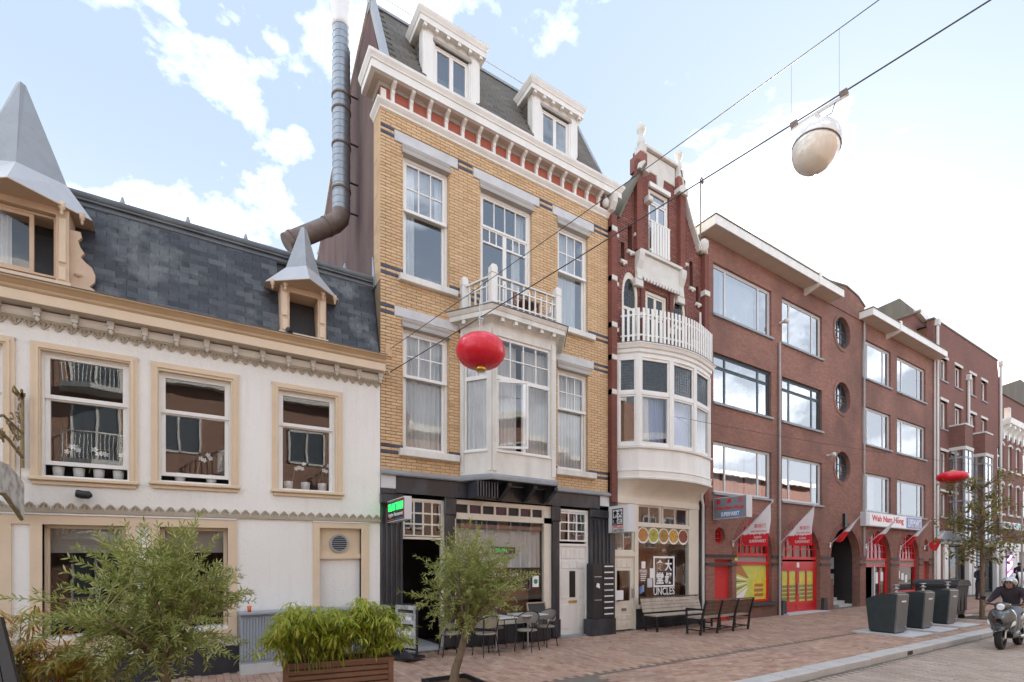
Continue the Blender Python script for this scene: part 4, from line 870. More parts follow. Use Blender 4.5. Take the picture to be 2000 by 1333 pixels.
MB().box(xa+w_*.36, xa+w_*.66, D+.082, D+.1, .84, .90).build('letter_slot', M['brass'], dr)
MB().box(a-.05, b+.05, D-.12, D+.1, -.1, .03).build('door_step', M['ledge'], YH)
shell(YH, X0+.3, X1, 11.0, [3.5, 7.3], mt=M['dark'], deep=17, solid=M['dark'])
# slatted bracket below the bay
for k in range(8): MB().box(5.08+k*.07, 5.11+k*.07, 9.5+.0, D-.03, 3.3+.0, 3.64).build('vent_grille_bar', M['bstone'], bay)
for x in (5.9, 6.6, 7.2): MB().prism([(D-.03, 3.3), (D-.15, 3.35), (9.5, 3.58), (9.5, 3.65), (D-.03, 3.65)], x-.05, x+.05, 'yz').build('bay_support_bracket', M['bstone'], bay)

# ------------------------------------------------------------ flue pipe
FL = empty('flue_pipe', (2.75, 11.7, 8), 'tall ribbed galvanised flue climbing the brown gable wall', 'flue')
pipe = MB().tube([(2.75, 11.7, 9.85), (2.75, 11.7, 14.0)], .193, 20, False).build('flue_riser', M['flue'], FL)
z = 9.95
while z < 14: MB().lathe((2.75, 11.7, z), [(.194, 0), (.2, .006), (.2, .014), (.194, .02)], 20).build('flue_seam', M['flue'], pipe); z += .155
for z in (10.3, 11.3, 12.1, 12.42): MB().lathe((2.75, 11.7, z), [(.19, 0), (.215, .01), (.215, .05), (.19, .06)], 20).build('flue_clamp', M['rust'], pipe)
MB().tube([(2.75, 11.7, 9.85), (2.73, 11.7, 9.7), (2.62, 11.7, 9.55), (1.6, 11.7, 8.75)], .195, 20).build('flue_elbow', M['rust'], FL)
for u in (.2, .9): p = Vector((2.62, 11.7, 9.55)).lerp(Vector((1.6, 11.7, 8.75)), u); d = Vector((1.02, 0, .8)).normalized(); MB().tube([p, p+d*.05], .21, 20).build('elbow_collar', M['rust'], FL)
MB().lathe((2.75, 11.7, 14.0), [(.19, 0), (.21, .1), (.21, .25), (.27, .5), (.27, .55), (.12, 1.1), (.12, 1.2)], 16).build('flue_cap', M['fluecap'], FL)
for z in (9.9, 10.6, 11.5, 12.6): MB().tube([(2.9, 11.7, z), (3.16, 11.7, z)], .02, 6).build('wall_bracket', M['black'], FL)

# ------------------------------------------------------------ restaurant sign at right angles to the wall
def blade(name, label, x, y0, y1, z0, z1, th, fm, rim, cat='sign'):
    o = empty(name, (x, D, (z0+z1)/2), label, cat)
    MB().cbox(x-th/2, x+th/2, y0, y1, z0, z1, .01).build('sign_box', rim, o)
    MB().box(x-th/2-.004, x-th/2, y0+.02, y1-.02, z0+.02, z1-.02).build('sign_face', fm, o)
    MB().box(x+th/2, x+th/2+.004, y0+.02, y1-.02, z0+.02, z1-.02).build('sign_face', fm, o)
    for z in (z0+.08, z1-.08): MB().tube([(x, y1-.02, z), (x, D+.01, z)], .018, 6).build('sign_arm', M['steel'], o)
    return o
s = blade('restaurant_sign', 'black lightbox with green and white lettering beside dark restaurant doorway', 3.31, 8.92, 9.93, FZ(760, 1022, 9.9), FZ(760, 980, 9.9), .14, M['ink'], M['alu'])
z0, z1 = FZ(760, 1022, 9.9), FZ(760, 980, 9.9); xf = 3.31-.076; h = z1-z0
text('DILAN TARIM', (xf, 9.42, z0+h*.66), (0, -1, 0), (0, 0, 1), .84, h*.34, M['green_led'], s, bold=.02)
text('Uyghur Restaurant', (xf, 9.42, z0+h*.29), (0, -1, 0), (0, 0, 1), .84, h*.22, M['inkw'], s, bold=.015)
red = M['inkr']
for (a, b, c, d, mt) in ((8.945, 8.97, z0+.03, z1-.03, red), (9.885, 9.905, z0+.03, z1-.03, red), (9.0, 9.4, z1-.05, z1-.035, M['inkr']), (9.45, 9.8, z1-.05, z1-.035, M['blue']), (9.0, 9.45, z0+.035, z0+.05, M['blue']), (9.5, 9.88, z0+.035, z0+.05, plain('orange_print', (.7, .2, .02), .4))):
    MB().box(xf-.003, xf, a, b, c, d).build('border_stripe', mt, s)
# ------------------------------------------------------------ red brick gabled house with bow window
RH = empty('gabled_red_brick_house', (9.35, D, 0), 'narrow red brick house with stepped stone gable and curved white bow window', 'house')
G0, G1 = 9.33, 13.38; GC = 11.33
gp = [(G0, 3.4), (G1, 3.4), (G1, 11.35), (13.02, 11.45), (12.62, 12.15), (12.25, 12.95), (12.08, 13.6), (12.08, 13.65), (10.56, 13.65), (10.56, 12.95), (9.72, 11.35), (G0, 11.3)]
ymax = lambda x: (11.3+(x-G0)*.128 if x < 9.72 else 11.35+(x-9.72)*1.905 if x < 10.56 else 13.62 if x < 12.08 else 13.6-(x-12.08)*3.8 if x < 12.25 else 12.95-(x-12.25)*2.16 if x < 12.62 else 12.15-(x-12.62)*1.75 if x < 13.02 else 11.4)
dx0, dx1 = FX(1266)+.02, FX(1307)-.02; dz0, dz1 = 10.72, 12.62
aw = [(FX(1215), FX(1246)), (FX(1313), FX(1339))]; cw = (FX(1261), FX(1303)); az0, azs, azt = 7.9, 9.35, 9.95; cz1 = 9.66
HL = [(dx0, dx1, dz0, dz1), (aw[0][0], aw[0][1], az0, azt), (aw[1][0], aw[1][1], az0, azt), (cw[0], cw[1], az0, cz1), (9.8, 13.2, 4.2, 7.8)]
niches = [(10.05, 10.22, 10.55, 11.25), (10.33, 10.50, 11.1, 11.9), (9.80, 9.93, 10.2, 10.7), (12.32, 12.48, 10.95, 11.9), (12.66, 12.8, 10.3, 11.1), (12.95, 13.08, 9.9, 10.4)]
PN = (10.66, 12.02, 13.04, 13.62)
wl = MB()
def inhole(x, z): return any(h[0] < x < h[1] and h[2] < z < h[3] for h in HL)
# backing wall in narrow columns so that it follows the gable
xs = sorted({G0, G1, 9.72, 10.56, 12.08, 12.25, 12.62, 13.02}|{h[0] for h in HL+niches}|{h[1] for h in HL+niches})
for a, b in zip(xs, xs[1:]):
    c = (a+b)/2; hs = sorted((h[2], h[3]) for h in HL+niches if h[0] < c < h[1]); z = 3.69
    for u, v in hs:
        if u > z: wl.box(a, b, D+.012, D+.3, z, u)
        z = max(z, v)
    wl.prism([(a, z), (b, z), (b, ymax(b-1e-4)), (a, ymax(a+1e-4))], D+.012, D+.3)
for a, b in aw: wl.spandrel(a, b, azs, azt, D+.012, D+.2)
wl.build('brick_backing_wall', M['rmortar'], RH)
def okb(x, z):
    if z > ymax(x)-.05: return False
    for a, b in aw:
        if a-.02 < x < b+.02 and z > azs-.03: return ((x-(a+b)/2)/((b-a)/2+.14))**2+((z-azs)/(azt-azs+.12))**2 > 1
    return True
blocks = [(9.36, 9.66, z-.08, z+.08) for z in (10.82, 9.5, 8.25, 7.38, 6.45)]
brick_field(RH, 'brick', G0, G1, 3.70, 13.6, HL+niches+[PN, (9.7, 13.3, 4.05, 7.85)], M['rbrick'], nparts=120, ok=okb)
for a, b, c, d in niches: MB().box(a-.02, b+.02, D+.16, D+.2, c-.02, d+.02).build('niche_back', M['rmortar'], RH)
# piers
pr = MB()
for (a, b, z0, z1, dp) in ((G0, 9.52, 3.5, 11.2, .14), (10.30, 10.52, 10.6, 13.1, .12), (12.10, 12.32, 10.5, 13.3, .12), (13.2, G1+.02, 3.6, 11.4, .14), (10.52, 10.66, 7.9, 9.8, .06), (11.72, 11.87, 7.9, 9.8, .06)): 
    pr.box(a, b, D-dp, D+.001, z0, z1)
pr.build('brick_pier', brickmat('red_pier_brick', (.22, .072, .053), (.27, .09, .066), (.18, .085, .07), (.11, .05, .042)), RH)
for z in (10.82, 9.5, 8.25, 7.38, 6.45): MB().cbox(G0-.0, 9.53, D-.16, D+.0, z-.07, z+.07, .015).cbox(9.53, 9.70, D-.04, D, z-.10, z+.01, .01).build('stone_block', M['wstone'], RH)
for z in (10.2, 8.5): MB().cbox(13.17, G1+.03, D-.18, D, z-.08, z+.08, .015).build('stone_block', M['wstone'], RH)
for a, b, c, d in ((10.50, 10.68, 8.75, 8.92), (11.70, 11.89, 8.6, 8.78), (12.68, 13.1, 8.5, 8.68)): MB().cbox(a, b, D-.08, D, c, d, .01).build('stone_block', M['wstone'], RH)
for a, b, c, d in niches: MB().cbox(a-.05, b+.05, D-.08, D+.01, c-.12, c-.03, .02).lathe(((a+b)/2, D-.04, c-.18), [(.01, 0), (.035, .03), (.045, .06)], 8).build('corbel', M['wstone'], RH)
for px, py in ((1262, 395),): MB().cbox(FX(px)-.09, FX(px)+.09, D-.2, D, FZ(px, py)-.08, FZ(px, py)+.08, .03).build('corbel', M['wstone'], RH)
# coping, finials and stone panel
MB().beam((9.60, D+.35, 11.2), (10.40, D+.35, 12.75), 1.0, .06).beam((10.36, D-.02, 12.7), (10.56, D-.02, 13.0), .4, .08).build('gable_coping', M['mossy'], RH)
MB().beam((12.27, D, 12.95), (12.64, D, 12.15), .3, .05).beam((12.64, D, 12.15), (13.04, D, 11.47), .3, .05).beam((12.08, D, 13.5), (12.27, D, 12.95), .3, .05).build('gable_coping', M['wstone'], RH)
def finial(x, z, s): return MB().cbox(x-.13*s, x+.13*s, D-.15, D+.12, z, z+.24, .02).lathe((x, D-.02, z+.24), [(.13*s, 0), (.14*s, .08), (.09*s, .28), (.10*s, .34), (.145*s, .42), (.155*s, .50), (.13*s, .58), (.06*s, .64)], 10).build('finial', M['wstone'], RH)
MB().box(10.42, 10.68, D-.13, D+.28, 12.95, 13.37).box(12.0, 12.24, D-.13, D+.28, 13.0, 13.31).build('brick_pinnacle', M['rbrick'], RH)
finial(10.55, 13.36, .82); finial(12.12, 13.30, .78)
MB().cbox(10.68, 12.0, D-.01, D+.25, 13.05, 13.60, .02).build('stone_panel', M['wstone'], RH)
MB().box(10.66, 12.02, D-.09, D+.28, 13.622, 13.69).prism([(11.2, 12.72), (11.42, 12.72), (11.46, 13.05), (11.16, 13.05)], D-.05, D).build('panel_coping', M['wstone'], RH)
for x in (10.5, 12.15): MB().prism([(x-.2, 12.8), (x+.2, 12.8), (x+.18, 12.95), (x, 13.08), (x-.18, 12.95)], D-.2, D-.0).build('capital', M['wstone'], RH)
for s, x in ((1, 13.12), (-1, 9.45)):
    if s > 0: MB().lathe((13.18, D-.1, 11.62), [(.1, -.2), (.12, -.1), (.16, .0), (.16, .12), (.1, .2), (.04, .24)], 10).prism([(12.98, 11.45), (13.36, 11.45), (13.36, 11.6), (13.2, 11.9), (13.05, 11.7), (12.9, 11.6)], D-.12, D+.1).build('scroll_volute', M['wstone'], RH)
# gable door with little balustrade
s = window(RH, dx0, dx1, dz0, dz1, D+.05, [(dz0+.05, dz1-.35, [(0, .5, 1, 1), (.5, 1, 1, 1)], 0), (dz1-.33, dz1-.04, [(0, 1, 1, 1)], 0)], fo=.07, sw=.05, name='gable_door', gm=M['glassy'])
MB().box(dx0-.02, dx1+.02, D-.06, D+.06, dz1, dz1+.12).build('door_head', M['white'], s)
b_ = MB().box(dx0, dx1, D-.06, D-.02, 11.62, 11.66).box(dx0, dx1, D-.06, D-.02, 10.78, 10.83).build('juliet_rail', M['white'], RH)
for k in range(7): x = dx0+.08+(dx1-dx0-.16)*k/6; MB().box(x-.045, x+.045, D-.075, D-.06, 10.72, 11.6).build('baluster', M['white'], b_)
MB().cbox(10.46, 12.12, D-.08, D+.01, 9.90, 10.56, .02).box(10.42, 12.16, D-.15, D+.04, 10.56, 10.64).build('stone_apron', M['wstone'], RH)
for x in (10.42, 12.18): MB().prism([(D, 9.75), (D-.11, 9.8), (D-.08, 10.1), (D-.17, 10.3), (D-.2, 10.45), (D-.2, 10.55), (D, 10.55)], x-.10, x+.10, 'yz').cbox(x-.16, x+.16, D-.1, D, 9.6, 9.8, .02).build('console', M['wstone'], RH)
for k in range(12): x = 10.62+k*.125; MB().cbox(x-.04, x+.04, D-.13, D-.09, 9.80, 9.9, .01).build('dentil', M['wstone'], RH)
# arched and square windows
for a, b in aw:
    m = MB().ring((a+b)/2, azs, (b-a)/2-.09, (b-a)/2, D+.02, D+.12, 0, 180, 18, (azt-azs)/((b-a)/2)).box(a, a+.08, D+.02, D+.12, az0, azs).box(b-.08, b, D+.02, D+.12, az0, azs).box(a, b, D+.03, D+.11, 8.9, 8.98); o = m.build('arched_window', M['cream'], RH)
    MB().prism([((a+b)/2+((b-a)/2-.08)*math.cos(math.pi*k/16), azs+(azt-azs-.08)*math.sin(math.pi*k/16)) for k in range(17)]+[(a+.08, 8.98), (b-.08, 8.98)], D+.06, D+.066).build('pane', M['leadglass'], o)
    MB().box(a+.08, b-.08, D+.06, D+.066, az0, 8.9).build('pane', M['leadglass'], o)
    m = MB(); x = a+.1
    while x < b-.08: m.box(x-.004, x+.004, D+.052, D+.058, az0, azs+.2); x += .09
    z = 8.0
    while z < azt-.2: m.box(a+.08, b-.08, D+.052, D+.0575, z-.004, z+.004); z += .12
    m.build('lead_cames', M['lead'], o)
    for k in range(13):
        t = math.pi*(k+.5)/13; m = MB(); c = (a+b)/2; r0, r1 = 1, 1.22; A = (b-a)/2; H = azt-azs; d = .1
        m.prism([(c+A*math.cos(t-d)*1.01, azs+H*math.sin(t-d)*1.01), (c+A*math.cos(t+d)*1.01, azs+H*math.sin(t+d)*1.01), (c+(A+.13)*math.cos(t+d), azs+(H+.13)*math.sin(t+d)), (c+(A+.13)*math.cos(t-d), azs+(H+.13)*math.sin(t-d))], D-.012, D+.05).build('arch_brick', M['rbrick'], RH)
s = window(RH, cw[0], cw[1], az0, cz1, D+.05, [(8.98, cz1-.1, [(0, .5, 1, 1), (.5, 1, 1, 1)], 0), (az0+.02, 8.94, [(0, .5, 1, 1), (.5, 1, 1, 1)], 0)], fo=.09, sw=.05, fm=M['cream'], gm=M['leadglass'])
# bow window
def arc(n, a=(10.07, 9.60), b=(13.10, 9.60), sag=.29):
    return [(a[0]+(b[0]-a[0])*i/n, a[1]-sag*math.sin(math.pi*i/n)) for i in range(n+1)]
BW = [(9.50, 10.15)]+arc(14)+[(13.36, 10.15)]
bow = MB().loft(BW, [(-.15, 7.45), (-.0, 7.45), (.0, 7.55), (.04, 7.58), (.05, 7.66), (.09, 7.68), (.13, 7.76), (.15, 7.77), (.15, 7.80), (-.15, 7.80)]).build('bow_window', M['white'], RH)
MB().loft(BW, [(-.12, 4.40), (0, 4.40), (0, 5.02), (-.12, 5.02)]).build('bow_apron', M['white'], bow)
MB().loft(BW, [(-.12, 4.15), (.05, 4.15), (.06, 4.2), (.02, 4.22), (.03, 4.36), (.05, 4.37), (.05, 4.40), (-.12, 4.40)]).build('bow_base_moulding', M['white'], bow)
MB().loft(BW, [(-.12, 4.98), (.06, 4.98), (.07, 5.03), (-.12, 5.05)]).build('bow_sill', M['white'], bow)
MB().loft(BW, [(-.8, 7.801), (.16, 7.801), (.16, 7.815), (-.8, 7.82)]).box(9.9, 13.3, 9.55, 10.0, 7.79, 7.82).build('bow_roof_lead', M['lead'], bow)
AR = arc(12); cor = [(9.62, 10.0), AR[0], AR[4], AR[8], AR[12], (13.34, 10.0)]
cu = [None, None, 'blue', 'blue2', None]
for si, (p, q) in enumerate(zip(cor, cor[1:])):
    l = (Vector(q)-Vector(p)).length; f_ = MB(); u0, u1 = .07, l-.07
    f_.obox(p, q, 0, .075, -.12, .012, 5.05, 7.45).obox(p, q, l-.075, l, -.12, .012, 5.05, 7.45)
    f_.obox(p, q, .075, l-.075, -.1, -.0, 6.44, 6.53).obox(p, q, .075, l-.075, -.1, -.01, 5.05, 5.12).obox(p, q, .075, l-.075, -.1, -.01, 7.38, 7.45)
    for a in (.075, l-.125): f_.obox(p, q, a, a+.05, -.09, -.02, 5.12, 6.44).obox(p, q, a, a+.05, -.09, -.02, 6.53, 7.38)
    f_.obox(p, q, .125, l-.125, -.09, -.02, 5.12, 5.17).obox(p, q, .125, l-.125, -.09, -.02, 6.39, 6.44).obox(p, q, .125, l-.125, -.09, -.02, 6.53, 6.57)
    o = f_.build('bow_sash', M['white'], bow)
    MB().obox(p, q, .125, l-.125, -.06, -.054, 5.17, 6.39).build('pane', M['glass'], o)
    MB().obox(p, q, .125, l-.125, -.06, -.054, 6.57, 7.38).build('stained_pane', M['leadglass'], o)
    cm = MB(); u = .16
    while u < l-.13: cm.obox(p, q, u-.003, u+.003, -.053, -.048, 6.57, 7.38); u += .075
    z = 6.62
    while z < 7.38: cm.obox(p, q, .125, l-.125, -.053, -.049, z-.003, z+.003); z += .075
    cm.build('lead_cames', M['lead'], o)
curtain(bow, 10.2, 10.55, 5.1, 6.45, 9.66, M['curtain'], 4, .02); curtain(bow, 10.5, 11.05, 5.1, 6.45, 9.62, M['bluecurtain'], 5, .02); curtain(bow, 11.2, 12.1, 5.1, 6.45, 9.60, M['bluecurtain'], 7, .02); curtain(bow, 12.3, 13.0, 5.1, 6.45, 9.66, M['curtain'], 5, .02)
MB().box(9.9, 13.2, 9.95, 10.0, 4.3, 7.7).build('bow_back_room', M['dark'], bow)
# cream coved underside
n = 8; cv = MB(); pl = [Vector(p) for p in [(9.55, 10.02)]+arc(14)+[(13.36, 10.02)]]
prev = None
for k in range(n+1):
    t = k/n*math.pi/2; ring = [(9.45+(p.x-9.45)*1.0, D-(D-p.y)*(.96*(1-k/n)**2.2), 4.15-.5*(k/n)) for p in pl]
    if prev:
        m_ = len(ring); cv.add(prev+ring, [(i, i+1, m_+i+1, m_+i) for i in range(m_-1)], True)
    prev = ring
cv.build('bow_cove', M['cream'], bow)
rail = MB(); AR2 = [(9.72, 9.93)]+arc(12, (10.10, 9.55), (13.08, 9.55), .29)+[(13.34, 9.9)]
for z in (8.55, 8.0): rail.loft(AR2, [(-.02, z), (.02, z), (.02, z+.045), (-.02, z+.045)])
r_ = rail.build('picket_rail', M['white'], bow)
for p, q in zip(AR2, AR2[1:]):
    l = (Vector(q)-Vector(p)).length; n = max(2, round(l/.125)) if l > .3 else 2
    for k in range(n): u = l*(k+.5)/n; MB().obox(p, q, u-.034, u+.034, .021, .042, 7.83, 8.74).build('picket', M['white'], r_)
# white downpipe on the right pier and gutter bracket
dp = MB().tube([(13.02, 9.9, 9.55), (13.02, 9.9, 9.2), (13.12, 9.87, 9.05), (13.12, 9.87, 7.9)], .035, 8).build('downpipe', M['wpipe'], RH)
MB().tube([(12.95, 9.80, 4.1), (12.98, 9.82, 3.9), (13.16, 9.9, 3.68), (13.16, 9.9, .1)], .04, 8).build('downpipe', M['wpipe'], RH)
# shopfront
ST = 3.66
MB().box(G0, 9.52, D-.06, D+.25, 0, 4.3).box(9.50, 9.60, D-.08, D+.2, 3.0, 4.35).build('black_pier', M['bstone'], RH)
MB().box(13.08, G1, D-.03, D+.25, 0, 4.0).build('black_pier', M['bstone'], RH)
fr = MB(); da, db = 9.56, FX(1240); wa, wb_ = FX(1247), FX(1346); 
fr.box(9.52, da, D+.03, D+.14, 0, ST).box(db, wa, D-.0, D+.14, 0, ST).box(wb_, 13.08, D+.0, D+.14, 0, ST).box(9.52, 13.08, D-.02, D+.14, ST-.14, ST+.02)
fr.box(da, db, D+.01, D+.14, 2.05, 2.17).box(wa, wb_, D+.0, D+.14, 2.90, 3.0).box(wa, wb_, D-.04, D+.14, .58, .68); fr.build('shopfront_frame', M['cream'], RH)
MB().box(wa-.1, 13.08, D-.01, D+.14, 0, .58).build('stallriser', M['bstone'], RH)
s = window(RH, da, db, 2.17, ST-.14, D+.04, [(2.2, 2.95, [(0, 1, 2, 1)], 0), (3.0, ST-.17, [(0, 1, 2, 1)], 0)], fo=.03, sw=.035, fm=M['cream'], name='door_fanlight')
d_ = MB().box(da, da+.13, D+.05, D+.1, .03, 2.05).box(db-.13, db, D+.05, D+.1, .03, 2.05).box(da+.13, db-.13, D+.05, D+.1, .03, .82).box(da+.13, db-.13, D+.05, D+.1, 1.66, 2.05).build('shop_door', M['cream'], RH)
MB().box(da+.13, db-.13, D+.07, D+.078, .82, 1.66).build('pane', M['shopglass'], d_); w_ = (db-da-.2)/3
for k in range(3):
    for z0, z1 in ((1.74, 1.96), (.12, .26), (.30, .44)): MB().cbox(da+.1+w_*k+.02, da+.1+w_*(k+1)-.02, D+.035, D+.05, z0, z1, .01).build('door_panel', M['cream'], d_)
MB().box(da+.3, db-.3, D+.03, D+.05, .55, .62).build('letter_slot', M['steel'], d_); MB().box(db-.08, db-.05, D+.0, D+.05, .9, 1.15).build('door_handle', M['steel'], d_)
MB().box(da-.02, da+.28, D-.05, D+.03, .86, 1.12).build('white_door_letterbox', M['signw'], d_)
for k, (xa, xb, nx) in enumerate(((wa, wa+.98, 2), (wa+1.02, wb_, 2))):
    s = window(RH, xa, xb, 3.0, ST-.14, D+.04, [(3.0, ST-.16, [(0, 1, nx, 1)], 0)], fo=.03, sw=.03, fm=M['cream'], name='toplight', gm=M['glass'])
    MB().prism([(xa+.03, ST-.14), (xa+.03, ST-.2), ((xa+xb)/2, ST-.15), (xb-.03, ST-.2), (xb-.03, ST-.14)], D+.045, D+.07).build('arched_head', M['cream'], s)
s = MB().box(wa, wb_, D+.06, D+.068, .68, 2.9).build('shop_pane', M['shopglass'], RH)
bz0, bz1 = 2.44, 2.90
bn = MB().box(wa+.01, wb_-.01, D+.045, D+.058, bz0, bz1).build('food_banner', M['prdark'], RH, label='printed banner of five dishes over the shop window')
w_ = (wb_-wa-.02)/5
for k in range(5):
    cx = wa+.01+w_*(k+.5); p = MB().disc(cx, (bz0+bz1)/2-.01, w_*.53, D+.040, D+.0449, 22, .235).build('printed_plate', M['signw'], bn)
    MB().disc(cx, (bz0+bz1)/2-.0, w_*.46, D+.034, D+.0399, 11, .195).build('printed_food', M['food'][k], p)
    if k in (1, 2): MB().disc(cx, (bz0+bz1)/2+.03, w_*.16, D+.030, D+.0339, 7, .07).build('printed_garnish', M['food'][2] if k == 1 else M['olive'], p)
cxx = (FX(1279)+FX(1320))/2; lw = FX(1320)-FX(1279); lz0, lz1 = FZ(1300, 1147), FZ(1300, 1087)
MB().box(wa+.02, wb_-.02, D+.75, D+.8, .6, 2.9).build('interior_wall', mat('orange_shop_wall', (.42, .19, .08), .7, (.16, .05, .03), 1, 1.6, 8, 0), RH)
for k in range(4): MB().box(wa+.2+k*.62, wa+.5+k*.62, D+.5, D+.55, .7+.1*(k % 2), 1.2+.22*(k % 3)).build('interior_furniture', M['wood'] if k % 2 else M['dark'], RH)
lg = MB(); t = .055; a, b = cxx-lw/2, cxx+lw/2
lg.box(a, b, D+.05, D+.058, lz1-t, lz1).box(a, b, D+.05, D+.058, lz0, lz0+t).box(a, a+t, D+.05, D+.058, lz0+t, lz1-t).box(b-t, b, D+.05, D+.058, lz0+t, lz1-t)
lg = lg.build('window_logo_frame', M['inkw'], RH); hz = (lz1-lz0-2*t)/2
for ch_, ix, iz in (('食', -1, 1), ('大', 1, 1), ('堂', -1, -1), ('叔', 1, -1)):
    text(ch_, (cxx+ix*lw*.2, D+.05, (lz0+lz1)/2+iz*hz*.47), (1, 0, 0), (0, 0, 1), lw*.34, hz*.86, M['inkw'], lg, bold=.03)
text('UNCLES', (cxx, D+.05, lz0-.12), (1, 0, 0), (0, 0, 1), lw, .22, M['inkw'], lg, bold=.01); text('CANTEEN', (cxx, D+.05, lz0-.36), (1, 0, 0), (0, 0, 1), lw, .2, M['inkw'], lg, bold=.01)
for px, py, w_, h_, mt in ((1259.5, 1104, .15, .2, 'signw'), (1276, 1120, .16, .28, 'signw'), (1272, 1139, .2, .26, 'stone'), (1254.5, 1153, .1, .2, 'blue'), (1259, 1150, .08, .2, 'cabinet')):
    x, z = FX(px), FZ(px, py); MB().box(x-w_/2, x+w_/2, D+.052, D+.058, z-h_/2, z+h_/2).build('window_notice', M[mt], RH)
text('OPENING', (FX(1259), D+.05, FZ(1259, 1116)), (1, 0, 0), (0, 0, 1), .3, .09, M['inkw'], RH)
for k in range(4): MB().box(FX(1254), FX(1266)-.02*k, D+.05, D+.055, FZ(1259, 1122+k*4)-.012, FZ(1259, 1122+k*4)+.012).build('opening_hours_line', M['inkw'], RH)
shell(RH, 9.35, 13.36, 10.6, [3.75, 7.7], mt=M['shopin'], deep=17)
MB().prism([(9.4, 10.6), (13.3, 10.6), (12.3, 12.8), (11.35, 13.4), (10.5, 12.8)], D+.31, 17).build('pitched_roof', M['mossy'], RH)
MB().prism([(D+.5, 11.9), (17, 11.9), (17, 12.4), (D+1.0, 12.4)], 8.88, 9.75, 'yz').box(8.88, 9.9, D+.4, 10.6, 12.38, 12.46).build('party_roof', M['mossy'], RH)
for k in range(5):
    x = 10+k*.6; MB().tube([(x, D+1.2, 3.7), (x, D+1.2, 3.1)], .01, 4).lathe((x, D+1.2, 2.85), [(.14, 0), (.12, .1), (.03, .25)], 10).build('pendant_lamp', M['brass'], RH)
# canteen lightbox
z0, z1 = FZ(1193, 1042, 9.9), FZ(1193, 990, 9.9)
s = blade('canteen_sign', 'square white lightbox with black Chinese characters beside cream shop door', 9.42, 9.22, 9.95, z0, z1, .26, M['signw'], M['alu'])
xf = 9.42-.136; zc = z1-.30; m = MB()
for a, b, c, d in ((9.40, 9.80, zc+.19, zc+.215), (9.40, 9.80, zc-.215, zc-.19), (9.40, 9.425, zc-.19, zc+.19), (9.775, 9.80, zc-.19, zc+.19)): m.box(xf-.002, xf, a, b, c, d)
lo = m.build('black_square_border', M['ink'], s)
for ch_, iy, iz in (('食', 1, 1), ('大', -1, 1), ('堂', 1, -1), ('叔', -1, -1)): text(ch_, (xf, 9.6+iy*.088, zc+iz*.092), (0, -1, 0), (0, 0, 1), .155, .165, M['ink'], s, bold=.04)
text('UNCLES', (xf, 9.6, z0+.16), (0, -1, 0), (0, 0, 1), .42, .09, M['inkr'], s, bold=.01); text('CANTEEN', (xf, 9.6, z0+.06), (0, -1, 0), (0, 0, 1), .42, .07, M['ink'], s, bold=.01)
# bank of letterboxes
mb_ = empty('letterbox_bank', (FX(1175, 9.75), 9.75, gz(9)), 'tall black bank of letterboxes in front of black stone pilaster', 'letterboxes')
a, b = FX(1158, 9.72)+.02, FX(1200, 9.72)-.02; zb, zt = .42, FZ(1180, 1101, 9.7)
MB().box(a, b, 9.72, 9.98, zb, zt).build('cabinet', M['black'], mb_); MB().box(a-.1, b+.02, 9.66, 9.985, -.05, zb-.002).build('stone_base', M['bstone'], mb_)
n = 9; h = (zt-zb-.04)/n; c = a+(b-a)*.46
for k in range(n):
    z = zb+.02+h*k; o = MB().cbox(c, b-.015, 9.70, 9.722, z+.01, z+h-.01, .005).build('letterbox_door', M['black'], mb_); MB().box(c+.03, b-.04, 9.694, 9.70, z+h*.55, z+h*.75).build('name_strip', M['signw'] if k != 4 else M['alu'], o)
for z in (.9, 1.5): MB().box(a+.03, c-.05, 9.71, 9.72, z, z+.02).build('slot', M['steel'], mb_)
x, z = a+.15, 1.25; MB().prism([(x-.06, z), (x+.06, z-.04), (x+.05, z+.08), (x-.03, z+.1)], 9.712, 9.72).build('sticker', M['signw'], mb_)
# ------------------------------------------------------------ brown-red brick block with supermarket
SB = empty('supermarket_building', (13.4, D, 0), 'long brown-red brick block with flat canopies, oculus tower and red arches', 'building')
S_0, S_1 = 13.40, 31.3
cols4 = [(13.8, 17.02), (17.68, 20.45)]; cols5 = [(23.8, 26.45), (27.1, 30.3)]; rows_ = [(9.78, 11.42), (6.98, 8.58), (4.12, 5.76)]
HL = [(a, b, c, d) for a, b in cols4+cols5 for c, d in rows_]
ocu = [(22.05, 11.2), (22.05, 8.58), (22.05, 5.78)]; OR = .62
HL += [(x-OR, x+OR, z-OR, z+OR) for x, z in ocu]
AR4 = [(15.0, 17.05, 2.15, 3.32, .55), (17.68, 20.32, 2.05, 3.34, .02), (21.1, 23.55, 2.05, 3.34, .02), (24.05, 26.45, 2.05, 3.30, .02), (27.3, 29.55, 2.05, 3.26, .55)]
HL += [(a, b, s_, t) for a, b, z, t, s_ in AR4]+[(13.86, 14.78, .0, 2.0), (30.05, 30.75, 0, 2.0), (30.2, 30.6, 2.5, 3.1)]
HL += [(FX(1406)-.27, FX(1406)+.27, 2.75-.27, 2.75+.27)]
w4 = MB().wall(S_0, S_1, -.1, 12.10, D, D+.3, HL)
for x, z in ocu+[(FX(1406), 2.75)]:
    r = OR if x > 20 else .27
    for sg in (-1, 1):
        for q in (-1, 1):
            n = 8; P = [(x+sg*r, z+q*r)]+[(x+sg*r*math.cos(math.pi/2*k/n), z+q*r*math.sin(math.pi/2*k/n)) for k in range(n+1)]
            for k in range(1, n+1): w4.prism([P[0], P[k], P[k+1]], D, D+.3)
for a, b, z, t, s_ in AR4: w4.spandrel(a, b, z, t, D, D+.3)
w4.spandrel(30.2, 30.6, 2.9, 3.1, D, D+.3)
